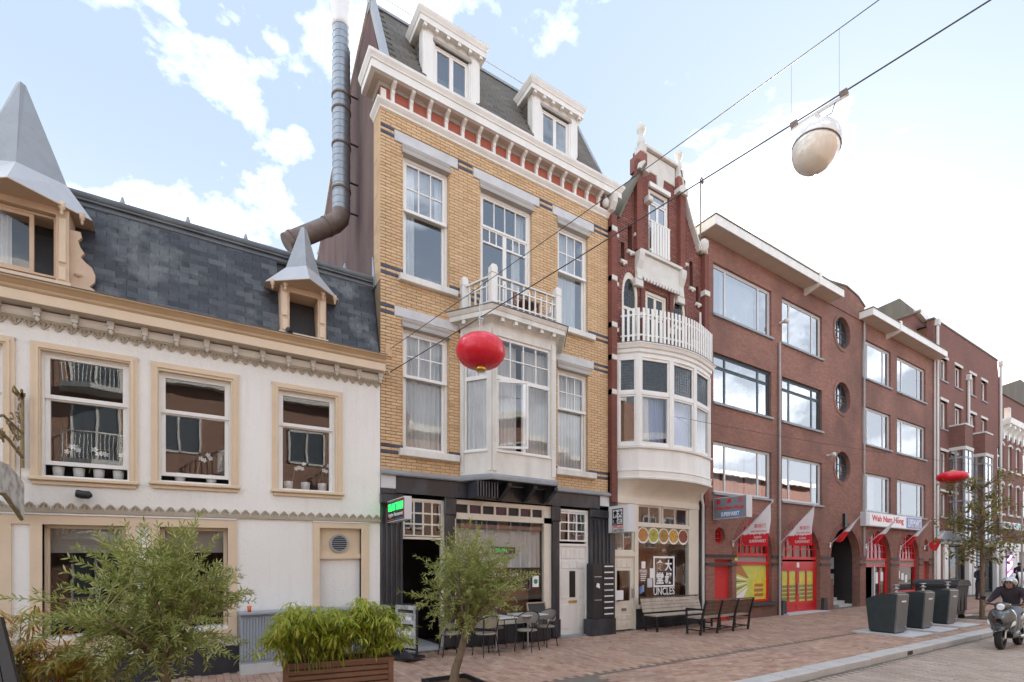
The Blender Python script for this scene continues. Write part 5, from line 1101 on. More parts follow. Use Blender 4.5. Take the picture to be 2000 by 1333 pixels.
w4.build('brick_wall', M['brick4'], SB)
MB().prism([(21.0, 12.09), (23.85, 12.09), (23.85, 12.72), (23.3, 12.98), (22.3, 13.12), (21.0, 12.92)], D-.03, D+.3).build('tower_head', M['brick4'], SB)
MB().prism([(20.98, 12.925), (22.3, 13.125), (23.3, 12.985), (23.88, 12.72), (23.92, 12.78), (23.32, 13.05), (22.3, 13.19), (20.98, 12.99)], D-.06, D+.32).build('tower_coping', M['mossy'], SB)
shell(SB, S_0, S_1, 12.0, [3.6, 6.4, 9.2], mt=mat('pale_room', (.16, .15, .14), .9, None, .3, 2, 10, 0), deep=17)
# canopies with ribs
for a, b, ribs in ((13.2, 21.0, (19.2,)), (23.42, 31.35, (26.0,))):
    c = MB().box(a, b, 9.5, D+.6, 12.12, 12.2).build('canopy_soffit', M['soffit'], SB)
    MB().box(a-.02, b, 9.46, 9.5, 12.10, 12.38).box(a-.02, a+.02, 9.5, D+.6, 12.10, 12.38).box(b-.02, b+.02, 9.5, D+.5, 12.10, 12.38).build('canopy_fascia', M['white'], SB)
    MB().box(a-.04, b+.02, 9.44, D+1, 12.382, 12.42).build('canopy_edge', M['mossy'], SB)
    for x in ribs: MB().prism([(9.42, 12.05), (9.42, 12.48), (9.6, 12.48), (D+.02, 12.12), (D+.02, 11.9)], x-.07, x+.07, 'yz').build('canopy_rib', M['white'], SB)
def tri(x0, x1, z0, z1, fm, gm, trans, label=None, curt=None):
    w_ = x1-x0; f1, f2 = .21, .80
    rows = [(z0+.05, z1-.05 if not trans else z1-.42, [(0, f1, 1, 1), (f1, f2, 1, 1), (f2, 1, 1, 1)], 0)]
    if trans: rows.append((z1-.40, z1-.05, [(0, f1, 1, 1), (f1, f2, 1, 1), (f2, 1, 1, 1)], 0))
    s = window(SB, x0, x1, z0, z1, D+.08, rows, fm=fm, gm=gm, fo=.05, sw=.04)
    MB().box(x0-.05, x1+.05, D-.07, D+.1, z0-.07, z0).build('sill', M['ledge'], s)
    if curt:
        for c0, c1, mt in curt: curtain(s, x0+w_*c0, x0+w_*c1, z0+.06, z1-.06, D+.28, M[mt], int(10*(c1-c0))+2)
    return s
for ci, (a, b) in enumerate(cols4+cols5):
    for ri, (c, d) in enumerate(rows_):
        dk = ri == 1 and ci < 2
        cu_ = {(0, 0): [(.22, .8, 'curtain')], (0, 2): [(.1, .22, 'curtain'), (.3, .62, 'curtain'), (.66, .95, 'curtain')], (1, 2): [(.05, .2, 'greycurtain')], (2, 2): [(.22, .62, 'curtain')], (2, 1): [(.1, .3, 'greycurtain')], (3, 2): [(.1, .25, 'curtain')]}.get((ci, ri))
        tri(a, b, c, d, M['teal'] if dk else (M['alu'] if ri < 2 else M['alu']), M['glassy'], dk, curt=cu_)
for x, z in ocu:
    r_ = MB().ring(x, z, OR, OR+.14, D-.02, D+.06, n=28); o = r_.build('brick_ring', M['brick4'], SB)
    o = MB().ring(x, z, OR-.05, OR, D+.12, D+.2, n=28).build('round_window', M['teal'], SB)
    for t in (-.13, .13): 
        l = math.sqrt((OR-.04)**2-t*t); MB().box(x+t-.015, x+t+.015, D+.13, D+.18, z-l, z+l).box(x-l, x+l, D+.135, D+.175, z+t-.015, z+t+.015).build('glazing_bar', M['teal'], o)
    MB().disc(x, z, OR-.03, D+.155, D+.161).build('pane', M['glassy'], o)
x = FX(1406); o = MB().ring(x, 2.75, .22, .27, D+.12, D+.2, n=20).build('round_window', M['red'], SB)
for t in (-.07, .07): l = .2; MB().box(x+t-.012, x+t+.012, D+.13, D+.17, 2.75-l, 2.75+l).box(x-l, x+l, D+.132, D+.168, 2.75+t-.012, 2.75+t+.012).build('glazing_bar', M['red'], o)
MB().disc(x, 2.75, .23, D+.155, D+.16).build('pane', M['glass'], o)
# dark string bands between the arches
def bandz(a, b): 
    for z0, z1 in ((2.06, 2.15), (1.80, 1.89)): MB().box(a, b, D-.03, D+.02, z0, z1).build('dark_band', M['band'], SB)
for a, b in ((13.42, 15.0), (17.05, 17.68), (20.32, 21.1), (23.55, 24.05), (26.45, 27.3), (29.55, 30.05), (30.75, 31.2)): bandz(a, b)
# arches of moulded brick
for a, b, z, t, s_ in AR4:
    ac = MB(); c = (a+b)/2; A = (b-a)/2; H = t-z; n = 26
    for k in range(n):
        u = math.pi*(k+.06)/n; v = math.pi*(k+.94)/n
        ac.prism([(c+A*math.cos(u), z+H*math.sin(u)), (c+A*math.cos(v), z+H*math.sin(v)), (c+(A+.22)*math.cos(v), z+(H+.22)*math.sin(v)), (c+(A+.22)*math.cos(u), z+(H+.22)*math.sin(u))], D-.012, D+.05)
    ac.build('arch_brickwork', M['rbrick'], SB, kind='stuff')
def redarch(a, b, z, t, sill, y, door, prnt=None):
    c = (a+b)/2; A = (b-a)/2; H = t-z; e = .002
    o = MB().ring(c, z, A-.1, A-e, y, y+.1, 0, 180, 24, H/A).box(a+e, a+.1, y, y+.1, sill, z).box(b-.1, b-e, y, y+.1, sill, z).box(a+.1, b-.1, y-.02, y+.1, z-.03, z+.07).box(a+.1, b-.1, y-.02, y+.1, z-.36 if door else z-.32, z-.22 if not door else z-.1).build('red_arched_front', M['red'], SB)
    for k in range(1, 6 if not door else 5):
        n = 6 if not door else 5; x = a+.1+(b-a-.2)*k/n; hh = math.sqrt(max(0, 1-((x-c)/A)**2))*H
        MB().box(x-.022 if k != n//2 else x-.05, x+.022 if k != n//2 else x+.05, y+.01, y+.07, z+.07, z+hh-.02).build('glazing_bar', M['red'], o)
    for k in (1, 2, 3):
        zz = z+.07+(H-.1)*k/4; l = A*math.sqrt(max(0, 1-((zz-z)/H)**2))-.05; MB().box(c-l, c+l, y+.012, y+.068, zz-.018, zz+.018).build('glazing_bar', M['red'], o)
    MB().prism([(c+(A-.06)*math.cos(math.pi*k/20), z+(H-.06)*math.sin(math.pi*k/20)) for k in range(21)], y+.04, y+.046).build('pane', M['glass'], o)
    MB().prism([(c+(A-.02)*math.cos(math.pi*k/20), z+(H-.02)*math.sin(math.pi*k/20)) for k in range(21)], y+.3, y+.31).build('back_panel', M['blind'], o)
    if not door: MB().box(a+.02, b-.02, y+.04, y+.05, z-.23, z-.02).build('grey_panel', M['blind'], o)
    return o
def interior_print(x0, x1, z0, z1, y, par, k):
    o = MB().box(x0, x1, y, y+.006, z0, z1).build('window_print', M['yg'], par); w_ = x1-x0; h = z1-z0; P = lambda u, v: (x0+w_*u, z0+h*v)
    y1 = y-.003
    if k == 0:
        MB().prism([P(0, 1), P(0, .78), P(.38, .62), P(.45, .62), P(.2, 1)], y1, y).build('printed_ceiling', M['prbrown'], o)
        for q in range(5):
            a = .70-q*.13; b_ = .58-q*.045
            MB().prism([P(0, a), P(0, a-.06), P(.38, b_-.02), P(.38, b_)], y1-.0005*q, y-.0002).build('printed_shelf', M['signw'] if q % 2 == 0 else M['prdark'], o)
        MB().prism([P(0, .08), P(.0, 0), P(.25, 0), P(.42, .36)], y1, y).build('printed_floor', M['signw'], o)
        MB().prism([P(.58, 0), P(.55, .42), P(.62, .58), P(1, .62), P(1, 0)], y1, y).build('printed_counter', M['yo'], o)
        for q in range(3): MB().prism([P(.62, .08+q*.14), P(.9, .08+q*.14), P(.9, .17+q*.14), P(.62, .17+q*.14)], y1-.002, y1).build('printed_produce', M['prbrown'], o)
        for q in range(3): MB().prism([P(.6+q*.12, .66), P(.66+q*.12, .66), P(.66+q*.12, .82), P(.6+q*.12, .82)], y1, y).build('printed_lamp', M['yo'], o)
    else:
        for q in range(4): MB().prism([P(0, .06+q*.13), P(1, .06+q*.13), P(1, .15+q*.13), P(0, .15+q*.13)], y1, y).build('printed_shelf', M['prdark'], o)
        MB().prism([P(.2, .62), P(.8, .6), P(.7, .78), P(.3, .78)], y1, y).build('printed_lamp', M['yo'], o)
# window, double door, passage, entrance, window
a, b, z, t, s_ = AR4[0]; o = redarch(a, b, z, t, s_+.0, D+.12, False); interior_print(a+.1, b-.1, s_+.08, z-.32, D+.16, o, 0)
MB().box(a, b, D+.10, D+.2, s_, s_+.08).build('bottom_rail', M['red'], o); MB().box(a-.1, b+.1, D-.12, D+.1, s_-.12, s_).build('sill', M['band'], o)
a, b, z, t, s_ = AR4[1]; o = redarch(a, b, z, t, .05, D+.14, True)
for q in range(2):
    xa = a+.1+(b-a-.2)/2*q; xb = xa+(b-a-.2)/2; d = MB().box(xa+.003, xa+.1, D+.15, D+.2, .08, 1.69).box(xb-.1, xb-.003, D+.15, D+.2, .08, 1.69).box(xa+.1, xb-.1, D+.15, D+.2, .08, .18).box(xa+.1, xb-.1, D+.15, D+.2, .34, .46).box(xa+.1, xb-.1, D+.15, D+.2, 1.6, 1.69).box((xa+xb)/2-.04, (xa+xb)/2+.04, D+.15, D+.2, .46, 1.6).cbox(xa+.1, xb-.1, D+.165, D+.2, .18, .34, .01).build('red_door_leaf', M['red'], SB)
    for xx in (xa+.1, (xa+xb)/2+.04): interior_print(xx, xx+(xb-xa)/2-.14, .46, 1.6, D+.18, d, 1)
MB().box((a+b)/2-.05, (a+b)/2-.02, D+.1, D+.14, .75, 1.15).build('door_handle', M['steel'], SB)
MB().box(a-.1, b+.15, D-.3, D+.2, -.1, gz(18)+.04).build('door_step', M['stone'], SB)
for x in (17.5, 20.35): MB().prism([(x, 0), (x+.3, 0), (x+.26, .55), (x+.04, .55)], D-.12, D+.0).build('corner_guard_stone', M['band'], SB)
a, b, z, t, s_ = AR4[2]
MB().box(a, b, D+1.6, D+1.7, 0, 3.4).box(a-.01, a, D+.3, D+1.6, 0, 3.4).box(b, b+.01, D+.3, D+1.6, 0, 3.4).build('passage_wall', M['dark'], SB)
MB().box(a, a+1.3, D+.5, D+.75, 0, 1.25).build('passage_brick_parapet', M['brick4'], SB)
for k in range(3): MB().box(a+1.35, b, D+.3+k*.3, D+1.6, gz(22)+.12*k-.05, gz(22)+.12*(k+1)-.02).build('passage_step', M['concrete'], SB)
for z0 in (.95, 1.65): MB().cbox(b-1.0, b-.35, D+.85, D+1.1, z0, z0+.5, .02).build('letterbox', M['cabinet'], SB)
MB().box(22.05, 22.25, D-.1, D, 3.35, 3.9).build('lamp_box', M['black'], SB)
for i in (3, 4):
    a, b, z, t, s_ = AR4[i]; door = i == 3
    o = redarch(a, b, z, t, s_ if not door else .1, D+.14, False)
    if door:
        d = MB().box(a+1.15, a+1.24, D+.15, D+.2, .1, 1.72).box(b-.2, b-.1, D+.15, D+.2, .1, 1.72).box(a+1.66, a+1.72, D+.15, D+.2, .1, 1.72).box(a+1.24, b-.2, D+.15, D+.2, .1, .3).build('red_door_leaf', M['red'], SB)
        MB().box(a+1.24, b-.2, D+.17, D+.178, .3, 1.7).build('pane', M['shopglass'], d); MB().box(a+.1, a+1.1, D+1.3, D+1.4, 0, 3.3).build('entrance_wall', M['redroll'], SB)
        MB().box(a+1.3, a+1.55, D+.16, D+.165, 1.0, 1.5).box(a+1.8, a+2.05, D+.16, D+.165, 1.1, 1.5).build('door_notices', M['signw'], d, kind='stuff')
        MB().box(a+1.02, a+1.12, D+.1, D+.2, .1, 1.75).build('door_post', M['alu'], SB)
    else:
        MB().box(a+.1, b-.1, D+.17, D+.178, s_+.08, z-.32).build('pane', M['shopglass'], o); MB().box(a, b, D+.10, D+.2, s_, s_+.08).build('bottom_rail', M['red'], o)
        MB().box(a+.2, b-.2, D+.8, D+.9, .5, 1.7).build('lit_poster', mat('shop_poster', (.7, .5, .25), .5, (.2, .1, .05), 1, 4, 10, 0), o)
        for q in range(3): MB().box(a+.3+q*.4, a+.55+q*.4, D+.162, D+.168, 1.2-q*.1, 1.55-q*.1).build('window_notice', M['signw'], o)
MB().box(13.86, 14.78, D+.14, D+.2, 0, 2.0).build('red_roller_door', M['redroll'], SB); MB().box(30.05, 30.75, D+.14, D+.2, 0, 2.0).build('red_side_door', M['redroll'], SB)
MB().box(30.2, 30.6, D+.14, D+.2, 2.5, 3.1).build('small_arched_panel', M['redroll'], SB)
for x, z0, z1, mt in ((17.42, gz(17), 9.7, 'pipe'), (23.75, 2.2, 12.1, 'pipe'), (31.22, .3, 12.1, 'wpipe')):
    p = MB().tube([(x, D-.07, z0), (x, D-.07, z1)], .04, 8).build('drainpipe', M[mt], SB); z = z0+1
    while z < z1: MB().lathe((x, D-.07, z), [(.04, 0), (.052, .01), (.052, .04), (.04, .05)], 8).build('pipe_clip', M[mt], p); z += 2
for px, py in ((1523, 632), (1615, 890)): x, z = FX(px), FZ(px, py); MB().box(x-.05, x+.05, D-.25, D, z-.03, z+.03).lathe((x, D-.25, z-.1), [(.03, 0), (.09, .03), (.09, .14), (.02, .18)], 8).build('alarm_lamp', M['wpipe'], SB)
for px, py in ((1558, 1104), (1437, 1090)): x, z = FX(px), FZ(px, py); MB().box(x-.07, x+.07, D-.02, D, z-.09, z+.09).build('house_number_plate', M['signw'] if px > 1500 else M['yo'], SB)
# projecting grey sign
z0, z1 = FZ(1396, 1016, 9.95), FZ(1396, 975, 9.95)
s = blade('supermarket_blade_sign', 'grey projecting sign with red script and SUPERMARKT beside small round window', 13.84, 8.80, 9.93, z0, z1, .28, M['signg'], M['alu'])
xf = 13.84-.146; h = z1-z0; yc = 9.37
for i, ch_ in enumerate('華南行'): text(ch_, (xf, yc+.38-.38*i, z0+h*.80), (0, -1, 0), (0, 0, 1), .17, .17, M['inkr'], s, bold=.02, shear=.2)
text('Wah Nam Hong', (xf, yc, z0+h*.48), (0, -1, 0), (0, 0, 1), .98, .14, M['inkr'], s, bold=.03, shear=.25)
MB().box(xf-.003, xf, yc-.36, yc+.30, z0+h*.08, z0+h*.33).build('blue_panel', M['blue'], s); text('SUPERMARKT', (xf-.004, yc-.03, z0+h*.205), (0, -1, 0), (0, 0, 1), .62, h*.2, M['inkw'], s, bold=.02)
# long fascia sign
s = empty('supermarket_fascia_sign', (27, D, 3.8), 'long grey lightbox with red lettering and blue SUPERMARKT panel above red arches', 'sign')
a, b = FX(1690.8, 9.8), FX(1799.5, 9.8); z0, z1 = 3.46, 4.06
MB().cbox(a, b, 9.78, D, z0, z1, .02).build('sign_box', M['alu'], s); MB().box(a+.3, a+(b-a)*.68, 9.774, 9.78, z0+.05, z1-.04).build('sign_face', M['signw'], s)
MB().box(a+(b-a)*.70, b-.1, 9.774, 9.78, z0+.06, z1-.05).build('blue_panel', M['blue'], s)
text('Wah Nam Hong', (a+.3+(b-a)*.31, 9.773, (z0+z1)/2+.02), (1, 0, 0), (0, 0, 1), (b-a)*.55, .34, M['inkr'], s, bold=.03); text('SUPERMARKT', (a+(b-a)*.845, 9.773, (z0+z1)/2), (1, 0, 0), (0, 0, 1), (b-a)*.25, .38, M['inkw'], s, bold=.02)
# flags
FB = [(14.77, 1431, 1062, 1508.5, 981, 1.0), (17.5, 1522, 1063, 1592, 988, .95), (21.0, 1620, 1065, 1687, 1002, .45), (24.0, 1690, 1067, 1755, 1011, .42), (27.4, 1758, 1070, 1818, 1017, .5), (30.1, 1804, 1070, 1848, 1035, .8)]
lab = ['red and white supermarket flag hanging over the yellow picture window', 'red and white flag above the red double doors', 'red and white flag swept sideways before the dark passage arch', 'red and white flag below the WAH NAM end of the long sign', 'red and white flag below the blue SUPERMARKT panel', 'red and white flag on the farthest pole by the white drainpipe']
for i, (x, bx, by, tx, ty, op) in enumerate(FB):
    yb = 9.99; z0 = FZ(bx, by, yb); yt = x/math.tan(math.atan((tx-1000)/FPX)+R_(YAW)); zt = FZ(tx, ty, yt)
    o = empty('wall_flag', (x, yb, z0), lab[i], 'flag', 'supermarket flags along the facade')
    a, b = Vector((x, yb, z0)), Vector((x, yt, zt)); MB().tube([a, b], .016, 8).lathe(b, [(.005, -.03), (.03, 0), (.005, .035)], 8).build('flag_pole', M['alu'], o)
    MB().box(x-.05, x+.05, D-.04, D, z0-.1, z0+.1).build('pole_socket', M['steel'], o)
    h0, h1 = a.lerp(b, .24), a.lerp(b, .97); drop1 = Vector((0, .06, -1.28)) if op > .9 else Vector((0, .70 if op < .7 else .35, -1.0)); drop0 = Vector((0, -.02, -.30)) if op > .9 else Vector((0, .02, -.10)); nU, nV = 18, 16; W_ = MB(); Rr = MB(); grid = []
    for u in range(nU+1):
        t = u/nU; top = h0.lerp(h1, t); dr = drop0.lerp(drop1, t**.85); col_ = []
        for v in range(nV+1):
            q = v/nV; rip = .05*math.sin(t*9+q*2+i)*q+.03*math.sin(q*7+t*5+i*2); col_.append(top+dr*q+Vector((rip+(.10*(1-op))*math.sin(t*3)*q, 0, 0)))
        grid.append(col_)
    zr = h0.z+drop0.z+(.02 if op > .9 else .05)
    def addf(m_, cond):
        for u in range(nU):
            for v in range(nV):
                q = [grid[u][v], grid[u+1][v], grid[u+1][v+1], grid[u][v+1]]; c = sum(p.z for p in q)/4
                if cond(c): m_.add(q, [(0, 1, 2, 3)], True)
    cut = zr+(.26 if op > .9 else .26)
    # snap vertices nearest the colour boundary so the join is straight
    for u in range(nU+1):
        best = min(range(nV+1), key=lambda v: abs(grid[u][v].z-cut))
        if abs(grid[u][best].z-cut) < .06: grid[u][best].z = cut
    addf(W_, lambda c: c >= cut); addf(Rr, lambda c: c < cut)
    W_.build('flag_cloth', M['flagw'], o); Rr.build('red_band', M['flagr'], o)
    if op > .4:
        ym = (h0.y+h1.y)/2-.1; xf = x-.075; wd = abs(h0.y-h1.y)*.62*(op if op < .9 else 1)
        if op > .9:
            text('華南行', (xf, ym-.08, cut+.24), (0, -1, 0), (0, 0, 1), wd*.62, .13, M['inkr'], o, name='printed_lettering'); text('WAH NAM HONG', (xf, ym-.03, cut+.07), (0, -1, 0), (0, 0, 1), wd*.85, .06, M['inkr'], o, name='printed_lettering')
            text('ASIAN', (xf, ym, cut-.11), (0, -1, 0), (0, 0, 1), wd*.4, .08, M['inkw'], o, name='printed_lettering'); text('SUPERMARKET', (xf, ym, cut-.23), (0, -1, 0), (0, 0, 1), wd*.9, .09, M['inkw'], o, name='printed_lettering')
# antenna mast
o = empty('roof_antenna', (13.3, 9.95, 11.4), 'thin roof mast with curled tip beside white volute', 'mast')
x = FX(1368, 9.9); MB().tube([(x, 9.9, FZ(1368, 470, 9.9)), (x, 9.9, FZ(1368, 350, 9.9)), (x+.06, 9.9, FZ(1368, 345, 9.9)), (x+.12, 9.9, FZ(1368, 352, 9.9))], .022, 6).build('mast', M['rust'], o); MB().lathe((x+.1, 9.9, FZ(1368, 357, 9.9)), [(.02, 0), (.05, .05), (.02, .1)], 8).build('mast_head', M['rust'], o)
# ------------------------------------------------------------ far brick block with dormers and bays
FB6 = empty('far_brick_block', (31.3, D, 0), 'far red brick apartment block with white lintels, bays and white shop columns', 'building')
A6, B6 = 31.32, 41.0
def x6(px): return FX(px)
def colw(a, b, py0, py1): xa, xb = x6(a), x6(b); return (xa, xb, FZ((a+b)/2, py1), FZ((a+b)/2, py0))
zr = [(11.35, 12.5), (8.85, 10.3), (6.2, 7.7), (4.3, 5.6)]
cx6 = [(x6(1837.5), x6(1850)), (x6(1865.6), x6(1878)), (x6(1894), x6(1905)), (x6(1917), x6(1927))]
H6 = []
for ri, (c, d) in enumerate(zr):
    for ci, (a, b) in enumerate(cx6):
        if ri >= 2 and ci in (1, 2): continue
        H6.append((a, b, c, d))
H6 += [(33.0, 36.0, .1, 2.9), (37.0, 40.6, .1, 2.9)]
MB().wall(A6, B6, -.1, 14.2, D, D+.3, H6).build('brick_wall', M['brick6'], FB6)
MB().prism([(B6, 9), (B6+.5, 9), (B6+.5, 13.2), (B6+.25, 13.3), (B6, 14.0)], D, D+.3).build('shoulder', M['brick6'], FB6)
MB().box(A6-.05, B6+.05, D-.03, D+.4, 14.2, 14.28).build('coping', M['mossy'], FB6)
for (a, b, c, d) in H6[:-2]:
    s = window(FB6, a, b, c, d, D+.12, [(c+.03, d-.03, [(0, .5, 1, 1), (.5, 1, 1, 1)], 0)], fo=.05, sw=.05, gm=M['glassy'])
    MB().box(a-.12, b+.12, D-.04, D+.12, d, d+.13).build('white_lintel', M['wstone'], s); MB().box(a-.06, b+.06, D-.05, D+.12, c-.07, c).build('sill', M['ledge'], s)
for px0, px1 in ((1855, 1881), (1895, 1919)):
    a, b = x6(px0)-.1, x6(px1)-.9; pl = [(a, D+.1), (a, 9.35), (b, 9.35), (b, D+.1)]
    o = MB().loft(pl, [(-.3, 7.95), (0, 7.95), (0, 9.05), (-.3, 9.05)]).build('brick_balcony_box', M['brick6'], FB6)
    MB().loft(pl, [(-.3, 9.05), (.03, 9.05), (.03, 9.13), (-.3, 9.13)]).loft(pl, [(-.3, 7.78), (.04, 7.78), (.04, 7.95), (-.3, 7.95)]).build('white_coping', M['wstone'], FB6)
    gl = MB()
    for zz in (3.1, 4.15, 5.1, 6.3, 7.35): gl.loft(pl, [(-.05, zz), (.0, zz), (.0, zz+.09), (-.05, zz+.09)])
    for p in ((a, 9.35), (b, 9.35), ((a+b)/2, 9.35), (a, 9.7)): gl.box(p[0]-.05, p[0]+.05, p[1]-.01, p[1]+.06, 3.1, 7.78)
    o = gl.build('glazed_bay', M['zinc'], FB6)
    for z0, z1 in ((3.19, 4.15), (4.24, 5.1), (5.19, 6.3), (6.39, 7.35), (7.44, 7.78)):
        MB().box(a+.01, b-.01, 9.37, 9.376, z0, z1).build('pane', M['glassy'] if z0 not in (5.19,) else M['signw'], o); MB().box(a+.01, a+.016, 9.38, 9.98, z0, z1).build('pane', M['glassy'], o)
    MB().box(a+.1, b-.1, 9.7, 9.75, 3.1, 7.8).build('blind', M['blind'], o)
for x in (31.55, x6(1894)-.45, B6+.3):
    z1 = 12.0 if x > 32 and x < 38 else 13.9
    p = MB().tube([(x, D-.08, 3.0 if x < 40 else .4), (x, D-.08, z1)], .07, 8).build('drainpipe', M['wpipe'], FB6); MB().box(x-.12, x+.12, D-.18, D, z1, z1+.3).build('pipe_hopper', M['wpipe'], p)
MB().box(A6, B6, D-.12, D+.02, 2.9, 3.6).build('dark_fascia', M['signg'], FB6)
for x in (31.7, 32.7, 36.15, 36.8, 40.75): MB().cbox(x-.22, x+.22, D-.1, D+.1, 0, 2.9, .02).build('white_column', M['white'], FB6)
for a, b in ((33.0, 36.0), (37.0, 40.6)):
    s = window(FB6, a, b, .2, 2.9, D+.15, [(.3, 2.8, [(0, .33, 1, 1), (.33, .66, 1, 1), (.66, 1, 1, 1)], 0)], fm=M['teal'], gm=M['shopglass'], name='shop_window')
    for k in range(4): MB().box(a+.3+k*.6, a+.6+k*.6, D+.6, D+.7, .5+.1*k, 1.6+.15*(k % 2)).build('window_display', M['food'][k], s)
shell(FB6, A6, B6, 14.0, [3.3, 6, 8.4, 11], mt=M['shopin'], deep=17)
MB().prism([(D+.3, 14.2), (17, 14.2), (15, 15.6), (13, 15.6)], 33, 41, 'yz').build('tiled_roof', M['mossy'], FB6)
# gable fronted roof house peeping over the second canopy
GH = empty('gable_behind_canopy', (30, 11, 12), 'brick gable and mossy hipped roof rising behind second white canopy', 'house')
Yg = 10.7; gx = lambda px: FX(px, Yg); gzp = lambda px, py: FZ(px, py, Yg)
P = [(gx(1738), gzp(1745, 623)-.2), (gx(1789), gzp(1789, 611)), (gx(1829), gzp(1829, 652)), (gx(1829), 12.0), (gx(1738), 12.0)]
MB().prism(P, Yg, Yg+.3).build('brick_gable', M['brick6'], GH)
MB().beam((P[0][0], Yg, P[0][1]), (P[1][0], Yg, P[1][1]+.03), .4, .1).build('left_verge', M['mossy'], GH); MB().beam((P[1][0], Yg-.05, P[1][1]), (P[2][0]+.2, Yg-.05, P[2][1]-.1), .3, .28).build('white_barge_board', M['white'], GH)
Yr = 12.5; q = lambda px, py: Vector((FX(px, Yr), Yr, FZ(px, py, Yr)))
a, b, c = q(1703, 607), q(1757, 583), q(1830, 640)
MB().add([a, b, c, a+Vector((0, 0, -3)), c+Vector((0, 0, -3)), a+Vector((1, 4, 0)), b+Vector((1, 4, 0)), c+Vector((1, 4, 0))], [(0, 1, 2, 4, 3), (0, 5, 6, 1), (1, 6, 7, 2)]).build('hipped_roof', M['mossy'], GH)
# last building with white cornice
LB7 = empty('corniced_brick_house', (41.6, D, 0), 'distant brick house with bracketed white cornice and arched windows', 'house')
a7, b7 = 41.55, 50; cz = 10.7
x7 = [(FX(1952), FX(1960)), (FX(1969), FX(1976)), (FX(1984), FX(1990.5)), (FX(1998), 47.6)]
z7 = [(7.75, 9.35), (5.0, 6.9)]
H7 = [(a, b, c, d) for a, b in x7 for c, d in z7]
w7 = MB().wall(a7, b7, 3.2, 9.9, D, D+.3, H7+[])
w7.build('brick_wall', M['brick6'], LB7)
for a, b, c, d in H7:
    s = window(LB7, a, b, c, d, D+.1, [(c+.05, (c+d)/2, [(0, 1, 1, 1)], 0), ((c+d)/2, d-.04, [(0, 1, 1, 1)], 0)], fo=.08, sw=.06, gm=M['glassy'])
    MB().ring((a+b)/2, d-.25, (b-a)/2, (b-a)/2+.18, D-.05, D+.02, 25, 155, 10, .6).build('white_arch_head', M['wstone'], s); MB().box(a-.1, b+.1, D-.08, D+.1, c-.12, c).build('sill', M['wstone'], s)
MB().prism([(D+.3, 9.9), (D-.05, 9.9), (D-.1, 10.3), (D-.45, 10.45), (D-.5, 10.75), (D+.3, 10.75)], a7, b7, 'yz').build('white_cornice', M['white'], LB7)
for k in range(9): x = a7+.3+k*.95; MB().prism([(D-.02, 9.55), (D-.12, 9.6), (D-.14, 10.0), (D-.4, 10.25), (D-.4, 10.4), (D-.02, 10.4)], x-.12, x+.12, 'yz').build('cornice_bracket', M['white'], LB7)
MB().cbox(a7+.5, a7+.8, D-.3, D-.05, 10.75, 11.5, .02).build('finial', M['wstone'], LB7)
MB().box(a7, b7, D-.12, D+.2, 2.7, 3.2).build('shop_fascia', M['white'], LB7)
for x in (41.9, 43.9, 44.6, 46.4): MB().cbox(x-.28, x+.28, D-.1, D+.2, .1, 2.7, .02).build('white_column', M['white'], LB7)
s = window(LB7, 42.2, 43.6, 1.0, 2.7, D+.1, [(1.05, 2.65, [(0, 1, 1, 1)], 0)], fm=M['white'], gm=M['shopglass'], name='shop_window'); MB().box(42.2, 43.6, D+.0, D+.2, .1, 1.0).build('stone_stallriser', M['mossy'], LB7)
MB().box(44.9, 46.1, D+.3, D+.4, .1, 2.7).build('doorway', M['shopin'], LB7); MB().box(42.2, 43.6, D+.6, D+.65, .5, 2.7).build('shop_back', M['shopin'], LB7)
MB().box(a7, b7, D+.31, 16, 0, 10.6).build('rear_block', M['dark'], LB7)
BB = empty('tall_rear_brick_building', (44, 13, 0), 'plain red brick building with dark roof standing behind the last cornice', 'building')
Yb = 13; MB().box(FX(1947, Yb), 75, Yb, Yb+6, 0, FZ(1970, 778, Yb)).build('brick_wall', M['brick6'], BB); MB().prism([(FX(1946, Yb), FZ(1970, 778, Yb)), (75, FZ(1970, 778, Yb)), (75, FZ(1970, 742, Yb)), (FX(1990, Yb), FZ(1990, 742, Yb)), (FX(1946, Yb), FZ(1946, 757, Yb))], Yb-.1, Yb+6).build('roof', M['mossy'], BB)
# barber's neon stripes and the teal shop sign
o = empty('neon_barber_sign', (43, D, 1.8), 'glowing striped barber sign in far shop window', 'sign'); Y = D-.12
neon = {'n1': plain('violet_neon', (.35, .22, 1), .4, 0, 1.2), 'n2': plain('red_neon', (.8, .03, .08), .4, 0, .6), 'n3': plain('white_neon', (.9, .9, 1), .4, 0, .8)}
for k, (mt) in enumerate(('n1', 'n2', 'n3', 'n1', 'n2', 'n1')):
    z = 2.35-.19*k; MB().prism([(42.55, z-.28), (43.25, z), (43.25, z+.10), (42.55, z-.18)], D-.14, D-.08).build('neon_stripe', neon[mt], o)
o = empty('teal_shop_sign', (44, 9.6, 4.2), 'white sign with black and teal Chinese characters over far shop', 'sign')
xa, xb = FX(1957, 9.7), FX(1995, 9.7); za, zb = FZ(1976, 1035, 9.7), FZ(1976, 1022, 9.7); MB().cbox(xa, xb, 9.6, 9.75, za, zb, .02).build('sign_box', M['signw'], o)
text('餐馆', (xa+(xb-xa)*.28, 9.598, (za+zb)/2), (1, 0, 0), (0, 0, 1), (xb-xa)*.42, (zb-za)*.75, M['ink'], o, bold=.02); text('中國', (xa+(xb-xa)*.75, 9.598, (za+zb)/2), (1, 0, 0), (0, 0, 1), (xb-xa)*.42, (zb-za)*.75, plain('teal_lettering', (.02, .5, .5), .5), o, bold=.02)
